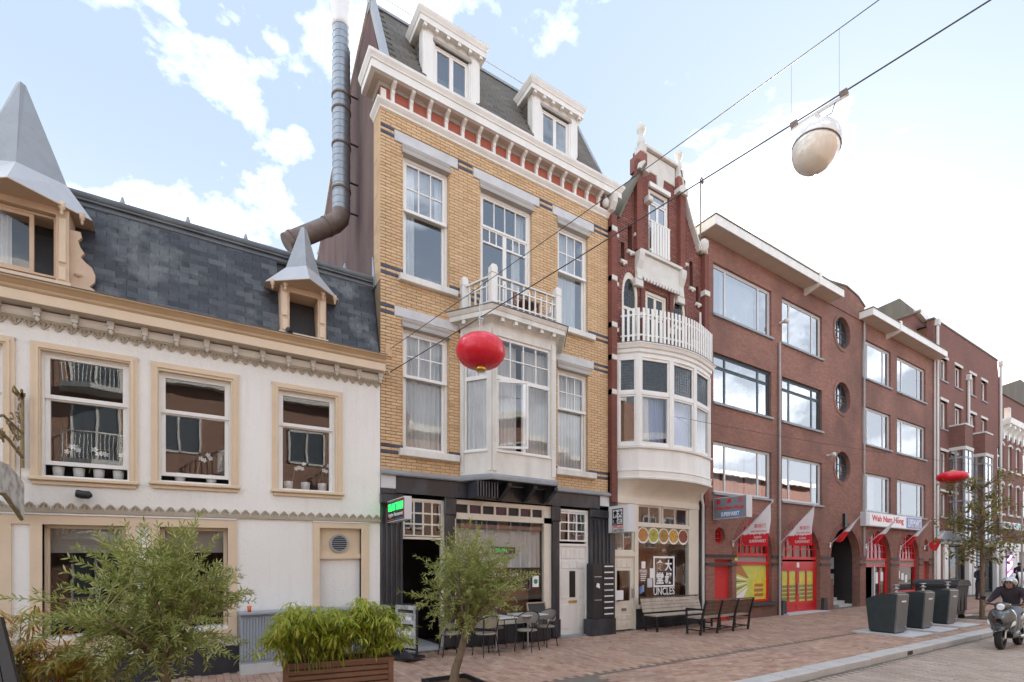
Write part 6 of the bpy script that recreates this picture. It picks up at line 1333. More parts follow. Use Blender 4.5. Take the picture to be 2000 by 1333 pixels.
# ------------------------------------------------------------ the other side of the street (seen in the window reflections)
YO = -5.2
def opposite(x0, x1, h, mt, label, fl=2.85, bays=4, balc=True, name='apartment_house'):
    o = empty(name, (x0, YO, 0), label, 'building'); MB().box(x0, x1, YO-8, YO, -.1, h).build('brick_wall', mt, o)
    MB().box(x0, x1, YO-.2, YO+.35, h, h+.35).build('roof_edge', M['white'], o); n = int((h-.8)//fl); w_ = (x1-x0)/bays
    for r in range(n):
        for k in range(bays):
            xa = x0+w_*(k+.18); xb = x0+w_*(k+.82); z0 = .9+fl*r; z1 = z0+1.6
            if r == 0: z0 = .3; z1 = 2.6
            bb = balc and k % 2 == 1 and r > 0
            s = MB().box(xa, xb, YO, YO+.04, z0-(.7 if bb else 0), z0-(.7 if bb else 0)+.08).box(xa, xb, YO, YO+.04, z1-.08, z1).box(xa, xa+.08, YO, YO+.04, z0-(.7 if bb else 0), z1).box(xb-.08, xb, YO, YO+.04, z0-(.7 if bb else 0), z1).box((xa+xb)/2-.04, (xa+xb)/2+.04, YO, YO+.04, z0-(.7 if bb else 0), z1).build('window', M['sash'], o)
            MB().box(xa+.08, xb-.08, YO+.005, YO+.012, z0-(.62 if bb else -.08), z1-.08).build('pane', M['dkpane'], s)
            if bb:
                P = [(xa-.3, YO), (xa-.1, YO+.8), ((xa+xb)/2, YO+1.1), (xb+.1, YO+.8), (xb+.3, YO)]; zf = z0-.75
                q = MB().prism([(p[0], p[1]) for p in P], zf-.2, zf, 'xy').build('balcony', M['concrete'], o)
                m = MB().tube([(a, b, zf+1.0) for a, b in P], .03, 6)
                for (a, b), (c, d) in zip(P, P[1:]):
                    for t in range(7): m.tube([(a+(c-a)*t/7, b+(d-b)*t/7, zf), (a+(c-a)*t/7, b+(d-b)*t/7, zf+1.0)], .012, 4)
                m.build('balcony_railing', M['white'], q)
M['dkpane'] = plain('curtained_pane', (.10, .12, .14), .15)
opposite(-12, -2.2, 12.5, M['opp'], 'tall orange brick apartment house with curved balconies across from stucco house', bays=4)
opposite(-2.0, 8.2, 9.4, M['opp'], 'orange brick apartments with white railings opposite yellow house', bays=4)
opposite(8.4, 20, 9.0, M['opp'], 'low orange brick row opposite supermarket', bays=5, balc=False)
opposite(20.2, 33, 8.6, M['opp'], 'long orange brick terrace with white windows opposite the passage arch', bays=6)
opposite(33.2, 50, 9.2, M['brick6'], 'dark brick terrace at the far end of the opposite side', bays=7, balc=False)
# ------------------------------------------------------------ things in the street
def at_px(px, py, h=None):                               # ground point under a photo position
    z = 0
    for _ in range(4):
        d = FPX*(CAMH-z)/(py-HZ); X = (px-1000)/FPX*d; x = CY*X+SY*d; y = CY*d-SY*X; z = gz(x)
    return x, y, z
# iron hanging sign on the left
o = empty('wrought_iron_sign', (FX(46), D, 3.6), 'weathered white hanging sign under gilded scrollwork bracket on stucco wall', 'sign')
xw = FX(46); zb = FZ(43, 915); zt = FZ(43, 775)
m = MB().tube([(xw, D-.05, zb), (xw, D-.06, zt)], .022, 6).tube([(xw, D-.05, zt-.55), (xw, D-.9, zb+.55), (xw, D-1.5, zb+.35)], .018, 6).tube([(xw, D-.05, zb+.15), (xw, D-.7, zb+.28), (xw, D-1.5, zb+.35)], .022, 6)
rs = random.Random(11)
for k in range(26):
    t = rs.random(); y = D-.12-1.0*t; z = zb+.2+(.75*(1-t)+.1)*rs.random(); r = .04+.05*rs.random(); a0 = rs.random()*6
    m.tube([(xw+.01*math.sin(a), y+r*(1-a/9)*math.cos(a+a0), z+r*(1-a/9)*math.sin(a+a0)) for a in [q*.7 for q in range(9)]], .009, 5)
for k in range(5): a = k*.5; m.tube([(xw, D-.06, zt-.05), (xw+.05*math.cos(k), D-.18-.03*k, zt+.05*math.sin(k*2)), (xw+.06*math.cos(k), D-.26, zt-.04+.03*k)], [.02, .016, .004], 5)
m.build('scroll_bracket', M['iron'], o)
za, zc = FZ(47, 945, 9.9), FZ(47, 1015, 9.9)
MB().prism([(D-.10, zc), (D-.10, za), (D-.8, za+.16), (D-1.5, za+.12), (D-1.5, zc+.25), (D-.9, zc+.28), (D-.35, zc+.1)], xw-.03, xw+.03, 'yz').build('painted_board', mat('flaking_white_board', (.66, .64, .60), .7, (.16, .12, .09), 1, 6, 30, .3), o)
MB().tube([(xw, D-.1, zc-.0), (xw, D-.35, zc+.09), (xw, D-.9, zc+.27), (xw, D-1.5, zc+.24)], .025, 6).build('board_moulding', M['iron'], o)
m = MB()
for y in (D-.15, D-1.1): m.tube([(xw, y, za), (xw, y, zb+.25)], .006, 5)
m.build('hanging_chain', M['iron'], o)
# grey slatted cabinet along the white wall
o = empty('grey_street_cabinet', (.6, 9.55, -.06), 'long low grey slatted cabinet against white stucco wall behind bamboo planter', 'cabinet')
a, b = .60, 3.16; MB().box(a, b, 9.60, 9.94, .12, .95).build('cabinet_body', M['cabinet'], o); MB().cbox(a-.03, b+.03, 9.54, 9.95, .952, 1.0, .01).build('cabinet_lid', M['cabinet'], o); MB().box(a-.0, b, 9.58, 9.94, -.1, .118).build('pale_base', M['concrete'], o)
n = 56
for k in range(n): MB().cbox(a+(b-a)*k/n+.006, a+(b-a)*(k+1)/n-.006, 9.585, 9.60, .17, .92, .005).build('cabinet_slat', M['cabinet'], o)
o = empty('orange_cup', (FX(487, 9.7), 9.7, 1.0), 'small orange paper cup left on grey cabinet', 'cup'); MB().lathe((FX(487, 9.7), 9.7, 1.001), [(.028, 0), (.036, .1), (.033, .1), (.026, .01)], 12).build('cup', plain('orange_paper', (.75, .12, .04), .6), o)
# planter boxes
def planter(name, label, x, y, w_, d_, h, rz, z0=0, slats=6, soil=True):
    o = empty(name, (x, y, z0), label, 'planter'); sh = h/slats
    for k in range(slats):
        z = k*sh+.02
        for (a, b, c, e) in ((-w_/2+.05, w_/2-.05, -d_/2, -d_/2+.022), (-w_/2+.05, w_/2-.05, d_/2-.022, d_/2)): 
            MB().cbox(x+a, x+b, y+c, y+e, z0+z, z0+z+sh-.016, .004).build('slat', M['wood'], o)
        for a in (-1, 1): MB().box(x+a*(w_/2-.011)-.011, x+a*(w_/2-.011)+.011, y-d_/2+.05, y+d_/2-.05, z0+z, z0+z+sh-.016).build('slat', M['wood'], o)
    for a in (-1, 1):
        for c in (-1, 1): MB().box(x+a*(w_/2-.03)-.03, x+a*(w_/2-.03)+.03, y+c*(d_/2-.012)-.03, y+c*(d_/2-.012)+.03, z0, z0+h).build('corner_post', M['wood'], o)
    MB().box(x-w_/2+.03, x+w_/2-.03, y-d_/2+.025, y+d_/2-.025, z0+.04, z0+h-.04).build('soil', M['soil'], o)
    t = MB().box(x-w_/2-.01, x+w_/2+.01, y-d_/2-.02, y-d_/2+.05, z0+h, z0+h+.025).box(x-w_/2-.01, x+w_/2+.01, y+d_/2-.05, y+d_/2+.02, z0+h, z0+h+.025).box(x-w_/2-.01, x-w_/2+.05, y-d_/2+.05, y+d_/2-.05, z0+h, z0+h+.025).box(x+w_/2-.05, x+w_/2+.01, y-d_/2+.05, y+d_/2-.05, z0+h, z0+h+.025).build('rim', M['wood'], o)
    o.rotation_euler.z = rz
    return o
planter('wooden_planter', 'slatted brown wooden planter holding bright green bamboo', 1.43, 6.20, 1.22, .42, .72, R_(-9), -.05, 11)
planter('wooden_planter', 'slatted wooden planter below dry orange bamboo, left of larger olive tree', -1.32, 6.05, .9, .5, .50, R_(-5), -.08)
def leaf_mesh(l, w_, bend=.12, n=2):
    v = []; f = []
    prof = [(0, .15), (.3, .85), (.55, 1), (.8, .6), (1, .03)]
    for u, k in prof: v += [(-w_/2*k, u*l, -bend*l*u*u+.04*l*k*.3), (0, u*l, -bend*l*u*u), (w_/2*k, u*l, -bend*l*u*u+.04*l*k*.3)]
    for i in range(len(prof)-1):
        a = i*3; f += [(a, a+1, a+4, a+3), (a+1, a+2, a+5, a+4)]
    return v, f
def foliage(root, leaves, mt, lm, nparts=300, name='leaf'):
    """leaves: list of (pos, dir, up, scale)"""
    v0, f0 = lm; pm = MB(); pm.add(v0, f0, True); me = pm.mesh(name); me.materials.append(mt); st = MB(); og = worg(root)
    cp = Vector((0, 0, CAMH)); L2 = sorted(leaves, key=lambda t: (Vector(t[0])-cp).length/max(.3, t[3]))
    for i, (p, d, u, s) in enumerate(L2):
        d = Vector(d).normalized(); x = d.cross(Vector(u)); x = x.normalized() if x.length > .01 else Vector((1, 0, 0)); z = x.cross(d)
        Mx = Matrix((( x.x*s, d.x*s, z.x*s, p[0]), (x.y*s, d.y*s, z.y*s, p[1]), (x.z*s, d.z*s, z.z*s, p[2]), (0, 0, 0, 1)))
        if i < nparts:
            o = bpy.data.objects.new(name, me); COL.objects.link(o); o.parent = root; o.matrix_local = Matrix.Translation(-og) @ Mx
        else: st.add([Mx @ Vector(a) for a in v0], f0, True)
    st.build('foliage', mt, root, kind='stuff')
def bush(root, rs, cx, cy, z0, W_, Dp, Ht, stems, mt, lm, lps=22, droop=.5, shape=None, nparts=300):
    lv = []; sm = MB()
    for k in range(stems):
        a = rs.uniform(-1, 1); b = rs.uniform(-1, 1); bx, by = cx+a*W_*.42, cy+b*Dp*.4; h = Ht*rs.uniform(.55, 1.0)*(1-.25*a*a)*(shape(a) if shape else 1)
        ex = bx+a*W_*.28+rs.uniform(-.14, .14); ey = by+b*Dp*.5+rs.uniform(-.2, .14); pts = []
        for i in range(7):
            t = i/6; pts.append(Vector((bx+(ex-bx)*t**1.6, by+(ey-by)*t**1.6, z0+h*math.sin(t*math.pi*(.5+.18*droop)))))
        sm.tube(pts, [.006, .005, .005, .004, .004, .003, .002], 4, False)
        for i in range(lps):
            t = rs.uniform(.08, 1)**.8; q = t*6; j = min(5, int(q)); p = pts[j].lerp(pts[j+1], q-j)
            for c in range(rs.randint(2, 4)):
                an = rs.uniform(0, 6.283); d = Vector((math.cos(an), math.sin(an), rs.uniform(-.9, .35))); p2 = p+Vector((math.cos(an), math.sin(an), .2))*rs.uniform(0, .09)
                lv.append((p2, d, (0, 0, 1), rs.uniform(.6, 1.25)))
    sm.build('canes', M['stem'], root); foliage(root, lv, mt, lm, nparts)
rs = random.Random(21)
o = empty('bamboo_plant', (1.43, 6.20, .62), 'dense bright green bamboo growing in slatted wooden planter', 'plant')
bush(o, rs, 1.36, 6.16, .60, 1.25, .46, .80, 110, M['bamboo'], leaf_mesh(.115, .019, .35), 24, 1.0, lambda a: .66+.42*abs(math.sin(a*3.0+.25)))
o = empty('dry_bamboo_plant', (-1.65, 5.75, .42), 'orange tinted dry bamboo at the edge beside larger olive tree', 'plant')
bush(o, rs, -1.30, 6.05, .35, .95, .45, 1.15, 80, M['amber'], leaf_mesh(.10, .015, .2), 24, .5, lambda a: 1-.35*max(0, a))
# leaning dark board at the very edge
o = empty('dark_slatted_screen', (-2.1, 4.9, 0), 'dark brown leaning wooden screen in front of dry bamboo', 'screen')
def edge(px, py, d): X = (px-1000)/FPX*d; return Vector((CY*X+SY*d, CY*d-SY*X, CAMH-(py-HZ)/FPX*d))
p = [edge(-120, 1190, 3.7), edge(1, 1205, 3.7), edge(52, 1400, 3.5), edge(-150, 1400, 3.5)]; nrm = (p[1]-p[0]).cross(p[3]-p[0]).normalized()*.03
for k in range(6):
    a0, a1 = k/6+.008, (k+1)/6-.008; q = [p[0].lerp(p[1], a0), p[0].lerp(p[1], a1), p[3].lerp(p[2], a1), p[3].lerp(p[2], a0)]; MB().hexa(q+[w_+nrm for w_ in q]).build('board', plain('near_black_timber', (.022, .014, .010), .6), o)
# olive trees
def olive(name, label, x, y, z0, zt, trunk, centre, rad, nodes_, seed, dens=1.0, lsz=.062, lobes=None):
    rs = random.Random(seed); o = empty(name, (x, y, z0), label, 'tree')
    tr = MB(); n = len(trunk)
    tr.tube([Vector((x+a, y+b, z0+c)) for a, b, c in trunk], [.062-.022*i/(n-1) for i in range(n)], 10)
    top = Vector((x+trunk[-1][0], y+trunk[-1][1], z0+trunk[-1][2])); C = Vector(centre); tips = []; br = MB()
    limbs = []
    for k in range(nodes_):
        an = 2*math.pi*k/nodes_+rs.uniform(-.4, .4); el = rs.uniform(-.6, 1.0); d = Vector((math.cos(an)*math.cos(el)*rad[0], math.sin(an)*math.cos(el)*rad[1], math.sin(el)*rad[2]))*rs.uniform(.45, .8)
        e = C+d; mid = top.lerp(e, .5)+Vector((rs.uniform(-.06, .06), rs.uniform(-.06, .06), .06)); pts = [top-Vector((0, 0, .05)), top.lerp(mid, .5)+Vector((0, 0, .02)), mid, e]
        br.tube(pts, [.026, .02, .014, .006], 6, False); limbs.append(pts)
    lv = []; tw = MB()
    def inside(p):
        q = p-C; r = math.sqrt((q.x/rad[0])**2+(q.y/rad[1])**2+(q.z/rad[2])**2); return r < .80+.42*noise.noise(Vector((q.x*1.9+seed, q.y*1.9, q.z*2.1)))
    cnt = 0
    while cnt < int(150*dens):
        p = C+Vector((rs.uniform(-1, 1)*rad[0], rs.uniform(-1, 1)*rad[1], rs.uniform(-1, 1)*rad[2]))*1.1
        if not inside(p): continue
        cnt += 1; L_ = rs.choice(limbs); s = min((L_[j].lerp(L_[j+1], t/3) for j in range(1, 3) for t in range(4)), key=lambda q: (q-p).length)
        if (s-p).length > .9: continue
        e = p+(p-C).normalized()*rs.uniform(.05, .28)+Vector((rs.uniform(-.08, .08), rs.uniform(-.08, .08), rs.uniform(-.06, .12)))
        pts = [s, s.lerp(p, .5)+Vector((0, 0, .03)), p, e]; tw.tube(pts, [.006, .005, .004, .0015], 4, False)
        for seg, (a, b) in enumerate(((pts[1], pts[2]), (pts[2], pts[3]))):
            l = (b-a).length; m_ = int(l/.020)+2; ax = (b-a).normalized()
            for i in range(m_):
                q = a.lerp(b, i/m_); an = i*2.1+rs.uniform(-.6, .6); sd = ax.cross(Vector((.3, .2, 1))).normalized(); s2 = ax.cross(sd); out_ = sd*math.cos(an)+s2*math.sin(an)
                for sg in (-1, 1):
                    if rs.random() < .80: lv.append((q, ax*.75+out_*sg*.85+Vector((0, 0, .1)), out_.cross(ax)+Vector((0, 0, .3)), rs.uniform(.65, 1.2)))
        lv.append((e, (e-p).normalized(), (0, 0, 1), 1.0))
    tr.build('trunk', M['bark'], o); br.build('limbs', M['bark'], o); tw.build('twigs', M['stem'], o, kind='stuff'); foliage(o, lv, M['olive'], leaf_mesh(lsz, lsz*.21, .05), 300); return o
# larger olive on the left
olive('olive_tree', 'larger spreading olive tree in front of stucco shop windows', -.25, 5.60, -.05, 2.3, [(.06, 0, .1), (.03, 0, .35), (.0, .02, .62), (-.02, .03, .95)], (-.34, 5.75, 1.42), (.82, .60, .70), 15, 5, 1.95, .060)
olive('olive_tree', 'smaller slender olive tree in black square pot before the restaurant window', 2.62, 5.45, .0, 2.3, [(-.06, 0, .30), (-.02, 0, .45), (.0, .0, .56), (.06, 0, .72), (.13, 0, .98)], (2.83, 5.50, 1.58), (.74, .58, .66), 13, 9, 1.7, .049)
o = empty('square_black_pot', (2.60, 5.45, 0), 'square black pot holding smaller olive tree', 'pot'); c, d_ = 2.60, 5.45; h = .42
MB().box(c-.30, c+.30, d_-.30, d_-.27, 0, h).box(c-.30, c+.30, d_+.27, d_+.30, 0, h).box(c-.30, c-.27, d_-.27, d_+.27, 0, h).box(c+.27, c+.30, d_-.27, d_+.27, 0, h).build('pot_wall', M['blackp'], o); MB().box(c-.269, c+.269, d_-.269, d_+.269, 0.02, h-.05).build('soil', M['soil'], o); o.rotation_euler.z = 0
o = empty('round_black_pot', (-.2, 5.60, -.05), 'black pot under larger olive tree', 'pot'); MB().lathe((-.2, 5.60, -.05), [(.2, 0), (.26, .36), (.24, .36), (.22, .3)], 18).build('pot_wall', M['blackp'], o)
# pavement menu board with heavy foot
x, y, z = at_px(783, 1283); x, y = 3.42, 9.35
o = empty('menu_board', (x, y, z), 'tall black framed menu board on weighted foot by restaurant doorway', 'menu board'); t = MB()
ex = Vector((.45, -.9, 0)).normalized(); q = lambda u, n, zz: Vector((x, y, 0))+ex*u+Vector((-ex.y, ex.x, 0))*n*-1+Vector((0, 0, zz))
def ob(u0, u1, n0, n1, z0, z1): return MB().hexa([q(u0, n0, z0), q(u1, n0, z0), q(u1, n1, z0), q(u0, n1, z0), q(u0, n0, z1), q(u1, n0, z1), q(u1, n1, z1), q(u0, n1, z1)])
for a in ((-.3, -.27, -.02, .02, .1, 1.06), (.27, .3, -.02, .02, .1, 1.06), (-.27, .27, -.02, .02, 1.03, 1.06), (-.27, .27, -.02, .02, .16, .2)): ob(*a).build('frame', M['black'], o)
bd = ob(-.27, .27, -.008, .008, .2, 1.03).build('board', M['boardprint'], o)
for k in range(5): ob(-.2, .2-.05*(k % 2), .009, .012, .88-k*.14, .94-k*.14).build('menu_line', M['signw' if k % 2 else 'ink'], bd)
ob(-.32, .32, -.2, .2, .0, .05).build('foot', M['blackp'], o); MB().tube([q(0, .1, .07), q(.15, .18, .09), q(.42, .22, .06)], [.05, .09, .04], 10).build('sand_bag', M['blackp'], o)
# cafe chairs and tables
def cafe_chair(x, y, rz, label):
    o = empty('cafe_chair', (0, 0, 0), label, 'chair', 'rattan chairs at the cafe tables')
    MB().lathe((0, 0, .43), [(.0, 0), (.2, 0), (.22, .012), (.22, .028), (.2, .04), (.0, .045)], 18).build('seat', M['rattan'], o)
    n = 12; v = []; 
    for k in range(n+1):
        a = R_(-15+210*k/n); v += [(.235*math.cos(a), .225*math.sin(a), .58), (.26*math.cos(a), .25*math.sin(a), .62+.2*math.sin(math.pi*k/n))]
    b_ = MB(); b_.add(v+[(p[0]*.95, p[1]*.95, p[2]) for p in v], [(2*k, 2*k+1, 2*k+3, 2*k+2) for k in range(n)]+[(2*k+26, 2*k+2+26, 2*k+3+26, 2*k+1+26) for k in range(n)]); b_.build('woven_backrest', M['rattan'], o)
    MB().tube([(.26*math.cos(R_(-15+210*k/n)), .25*math.sin(R_(-15+210*k/n)), .625+.2*math.sin(math.pi*k/n)) for k in range(n+1)], .014, 6).build('back_rim', M['black'], o)
    for a, b in ((-.17, -.15), (.17, -.15)): MB().tube([(a*1.2, b*1.25, 0), (a, b, .44), (a*1.35, b*.6, .62)], .012, 6).build('leg', M['black'], o)
    for a, b in ((-.15, .14), (.15, .14)): MB().tube([(a*1.3, b*1.5, 0), (a, b, .44), (a*1.2, b*1.45, .75)], .012, 6).build('leg', M['black'], o)
    o.location = (x, y, gz(x)); o.rotation_euler.z = rz; return o
def cafe_table(x, y, label):
    o = empty('cafe_table', (0, 0, 0), label, 'table', 'square cafe tables'); MB().cbox(-.33, .33, -.33, .33, .715, .74, .008).build('tabletop', M['alu'], o)
    MB().tube([(0, 0, .04), (0, 0, .715)], .025, 10).build('column', M['steel'], o)
    for a in range(4): MB().beam((0, 0, .05), (.3*math.cos(a*math.pi/2+.78), .3*math.sin(a*math.pi/2+.78), .02), .05, .025).build('foot', M['steel'], o)
    o.location = (x, y, gz(x)); o.rotation_euler.z = .1; return o
cafe_chair(6.62, 9.15, R_(-75), 'right-end rattan chair, nearest the white panelled door'.replace('right-end ', 'outer '))
cafe_chair(5.93, 8.85, R_(-60), 'rattan chair between the two cafe tables, back to the street')
cafe_chair(4.95, 8.9, R_(185), 'rattan chair half hidden behind smaller olive tree')
cafe_chair(5.55, 9.6, R_(10), 'rattan chair backed against restaurant window below the curtain')
cafe_chair(4.35, 9.3, R_(80), 'rattan chair nearest the dark restaurant doorway')
cafe_table(5.35, 9.15, 'cafe table behind the olive crown in front of restaurant window'); cafe_table(6.25, 9.3, 'cafe table beside the outer rattan chair')
o = empty('chalkboard', (6.1, 9.8, 0), 'small blackboard leaning against the restaurant window', 'board'); x0, x1 = FX(1031, 9.85), FX(1066, 9.85); z1 = FZ(1048, 1178, 9.85)
MB().hexa([(x0, 9.75, z1-.55), (x1, 9.75, z1-.55), (x1, 9.78, z1-.55), (x0, 9.78, z1-.55), (x0, 9.9, z1), (x1, 9.9, z1), (x1, 9.93, z1), (x0, 9.93, z1)]).build('board', M['black'], o); MB().beam((x0, 9.89, z1), (x1, 9.89, z1), .03, .03).beam((x0, 9.74, z1-.55), (x0, 9.89, z1), .03, .03).beam((x1, 9.74, z1-.55), (x1, 9.89, z1), .03, .03).build('frame', M['greywood'], o)
MB().box(x0, x1, 9.7, 9.95, 0, z1-.55).build('stand', M['black'], o)
# benches
def bench(name, label, w_, x, y, rz, seatm, backm, legs, framem):
    o = empty(name, (0, 0, 0), label, 'bench')
    for k in range(4): MB().cbox(-w_/2, w_/2, -.40+k*.112, -.40+k*.112+.10, .42, .455, .005).build('seat_slat', seatm, o)
    for k in range(4):
        z = .50+k*.095; y0 = .06+k*.028; MB().hexa([(-w_/2, y0, z), (w_/2, y0, z), (w_/2, y0+.025, z), (-w_/2, y0+.025, z), (-w_/2, y0+.024, z+.085), (w_/2, y0+.024, z+.085), (w_/2, y0+.049, z+.085), (-w_/2, y0+.024+.025, z+.085)]).build('back_slat', backm, o)
    for u in legs:
        xx = -w_/2+w_*u; MB().beam((xx, .03, 0), (xx, .09, .42), .045, .045, (1, 0, 0)).beam((xx, .08, .40), (xx, .2, .9), .045, .045, (1, 0, 0)).build('rear_leg', framem, o); MB().beam((xx, -.36, 0), (xx, -.36, .41), .045, .045, (1, 0, 0)).build('front_leg', framem, o); MB().box(xx-.02, xx+.02, -.38, .08, .375, .415).build('seat_bearer', framem, o)
        MB().beam((xx, -.34, .12), (xx, .04, .12), .03, .03, (1, 0, 0)).build('brace', framem, o)
    MB().beam((-w_/2, .045, .13), (w_/2, .045, .13), .03, .03).build('lower_rail', framem, o); MB().box(-w_/2-.02, w_/2+.02, .17, .225, .885, .915).build('top_rail', framem if framem != M['black'] else M['darkwood'], o)
    o.location = (x, y, gz(x)); o.rotation_euler.z = rz; return o
b1 = bench('timber_bench', 'weathered grey timber bench against canteen window, facing the street', 2.45, 11.55, 9.62, 0, M['greywood'], M['greywood'], (.03, .97), M['black'])
b2 = bench('timber_bench', 'dark three-bay bench seen from behind, turned toward the supermarket', 2.15, 11.93, 8.32, R_(182), M['greywood'], M['darkwood'], (.0, .333, .667, 1.0), M['black'])
for u in (-1.075, 1.075): 
    m = MB().beam((u, -.40, .66), (u, .15, .66), .045, .03, (1, 0, 0)).beam((u, -.37, .42), (u, -.39, .65), .04, .04, (1, 0, 0)); k = m.build('armrest', M['black'], None); k.parent = b2; k.location = (0, 0, 0)
# underground refuse containers
def container(x, y, label):
    o = empty('refuse_container', (0, 0, 0), label, 'bin', 'underground refuse containers by the kerb')
    A, Bd, h = .62, .74, 1.0; n = 8; top = [(Bd*k/n, h*.86+.16*math.sin(math.pi*(k/n*.72+.28))) for k in range(n+1)]
    P = [(0.05, 0.03)]+[(0.05-.05*(z/h)+yy*1.0, z) for yy, z in [(0, .0)]][:0]+[(a, b) for a, b in top]+[(Bd-.08, .03)]
    MB().prism([(.06, .04), (.0, top[0][1])]+top[1:-1]+[(Bd, top[-1][1]), (Bd-.08, .04)], 0.02, A-.02, 'yz').build('container_body', M['bin'], o)
    MB().prism([(.058, .03), (-.012, top[0][1]+.0), (.02, top[0][1]+.03), (.09, .03)], -.004, A+.004, 'yz').build('front_panel', M['binside'], o)
    MB().box(.05, A-.05, .08, Bd-.1, .0, .05).build('base_collar', M['black'], o)
    MB().box(.06, A-.06, .04, .2, h*.98, h+.045).build('hood', M['binside'], o)
    k = MB().lathe((A/2, .16, h+.03), [(.05, 0), (.035, .04), (.03, .10), (.07, .11), (.07, .125), (.03, .13), (.03, .19), (.08, .20), (.08, .215), (.01, .22)], 12).build('lifting_lug', M['steel'], o)
    MB().box(A*.35, A*.75, -.008, .01, h*.80, h*.84).build('white_label', M['signw'], o); MB().lathe((A-.08, .04, .13), [(.0, 0), (.025, .0), (.025, .03)], 10).build('lock', M['steel'], o)
    o.location = (x, y, gz(x)+.03); return o
for i, ((a, b, c, d), lb) in enumerate(zip(PADS, ('dark refuse container with steel lug, closest to drain slot in kerb', 'middle one of three dark refuse containers standing on steel plates', 'refuse container in front of the large wheeled bin'))):
    pd = empty('steel_ground_plate', ((a+b)/2, (c+d)/2, gz(a)), ['pale steel plate under refuse container closest to kerb drain slot', 'pale steel plate under middle refuse container', 'pale steel plate under refuse container by wheeled bin'][i], 'plate', 'pale plates round the containers')
    z = gz((a+b)/2); MB().cbox(a, b, c, d, z-.02, z+.02, .01).build('plate', M['concrete'], pd); MB().box(a+.03, b-.03, c+.03, d-.03, z+.021, z+.026).build('chequer_panel', M['stone'], pd)
    container([15.02, 16.72, 18.5][i], 5.52, lb)
# large wheeled bin
o = empty('wheeled_container', (0, 0, 0), 'large black four-wheeled waste container beside young street tree', 'bin')
MB().hexa([(.08, .08, .18), (1.0, .08, .18), (1.0, 1.0, .18), (.08, 1.0, .18), (0, 0, 1.08), (1.1, 0, 1.08), (1.1, 1.08, 1.08), (0, 1.08, 1.08)]).build('container_body', M['blackp'], o)
MB().cbox(-.05, 1.15, -.05, 1.13, 1.082, 1.15, .02).build('rim', M['blackp'], o); MB().prism([(-.03, 1.151), (1.13, 1.151), (1.05, 1.24), (.9, 1.28), (.2, 1.28), (.05, 1.24)], -.04, 1.12).build('lid', M['blackp'], o)
for k in range(3): MB().cbox(.2+k*.3, .4+k*.3, .02, .07, .3, 1.0, .01).build('rib', M['blackp'], o)
for a in (.15, .95):
    for b in (.15, .93): MB().tube([(a-.03, b, .09), (a+.03, b, .09)], .09, 12).build('wheel', M['tyre'], o)
MB().tube([(1.17, .1, 1.0), (1.17, .9, 1.0)], .02, 6).build('handle', M['steel'], o); o.location = (20.1, 5.85, gz(20)+.0)
# young street tree in its gravel square
o = empty('street_tree', (21.7, 5.66, gz(21.7)), 'young thin street tree with sparse green and orange leaves', 'tree'); rs = random.Random(4); T0 = Vector((21.7, 5.66, gz(21.7))); tr = MB()
tr.tube([T0, T0+Vector((.01, 0, 1.2)), T0+Vector((-.02, 0, 2.4)), T0+Vector((.03, 0, 4.4))], [.075, .06, .05, .015], 8).build('trunk', M['bark'], o); br = MB(); lv = []
for k in range(64):
    z = rs.uniform(1.75, 4.3); an = rs.uniform(0, 6.28); l = rs.uniform(.5, 1.45)*(1.1-.22*abs(z-2.5)); s = T0+Vector((0, 0, z)); e = s+Vector((math.cos(an)*l, math.sin(an)*l, rs.uniform(.05, .5))); mid = s.lerp(e, .5)+Vector((0, 0, rs.uniform(.0, .15)))
    br.tube([s, mid, e], [.018, .012, .004], 5, False)
    for i in range(36):
        t = rs.uniform(.3, 1.05); p = s.lerp(mid, t*2) if t < .5 else mid.lerp(e, t*2-1); p = p+Vector((rs.gauss(0, .09), rs.gauss(0, .09), rs.gauss(-.03, .09))); lv.append((p, (rs.uniform(-1, 1), rs.uniform(-1, 1), rs.uniform(-.9, .2)), (0, 0, 1), rs.uniform(.7, 1.3)))
br.build('limbs', M['bark'], o); foliage(o, lv, M['street_leaf'], leaf_mesh(.12, .062, .15), 200)
o = empty('tree_pit_border', (21.7, 5.6, gz(21.7)), 'pale stone border round the young street tree', 'kerb'); z = gz(21.7)
for a in ((20.62, 22.9, 5.0, 5.12), (20.62, 22.9, 6.18, 6.3), (20.62, 20.74, 5.12, 6.18), (22.78, 22.9, 5.12, 6.18)): MB().cbox(a[0], a[1], a[2], a[3], z-.03, z+.025, .01).build('border_stone', M['concrete'], o)
MB().box(20.74, 22.78, 5.12, 6.18, z-.05, z-.005).build('soil', M['soil'], o)
# cables, lanterns, lamp
o = empty('upper_span_cable', (3.29, D, 6.2), 'thin upper steel cable spanning the street from yellow brick wall', 'cable')
def sag(a, b, s, n=24): a = Vector(a); b = Vector(b); return [a.lerp(b, i/n)-Vector((0, 0, s*4*(i/n)*(1-i/n))) for i in range(n+1)]
W1 = (3.29, 9.99, FZ(758, 729)); W2 = (3.29, 9.99, FZ(758, 684)); Ddir = Vector((3.0, -6.86, 0)); 
e1 = Vector(W1)+Ddir*2.2+Vector((0, 0, 3.62)); e2 = Vector(W2)+Ddir*2.2+Vector((0, 0, 4.4))
c2 = sag(W2, e2, .16); MB().tube(c2, .006, 5).build('cable', M['cable'], o); MB().cbox(3.22, 3.36, D-.03, D, W2[2]-.14, W2[2]+.1, .01).build('wall_anchor', M['ybrick'], o); MB().tube([(3.29, 9.95, W2[2]), (3.29, 10, W2[2])], .02, 6).build('eye_bolt', M['steel'], o)
o = empty('lower_span_cable', (3.29, D, 5.7), 'lower steel cable carrying red lantern and white street lamp', 'cable')
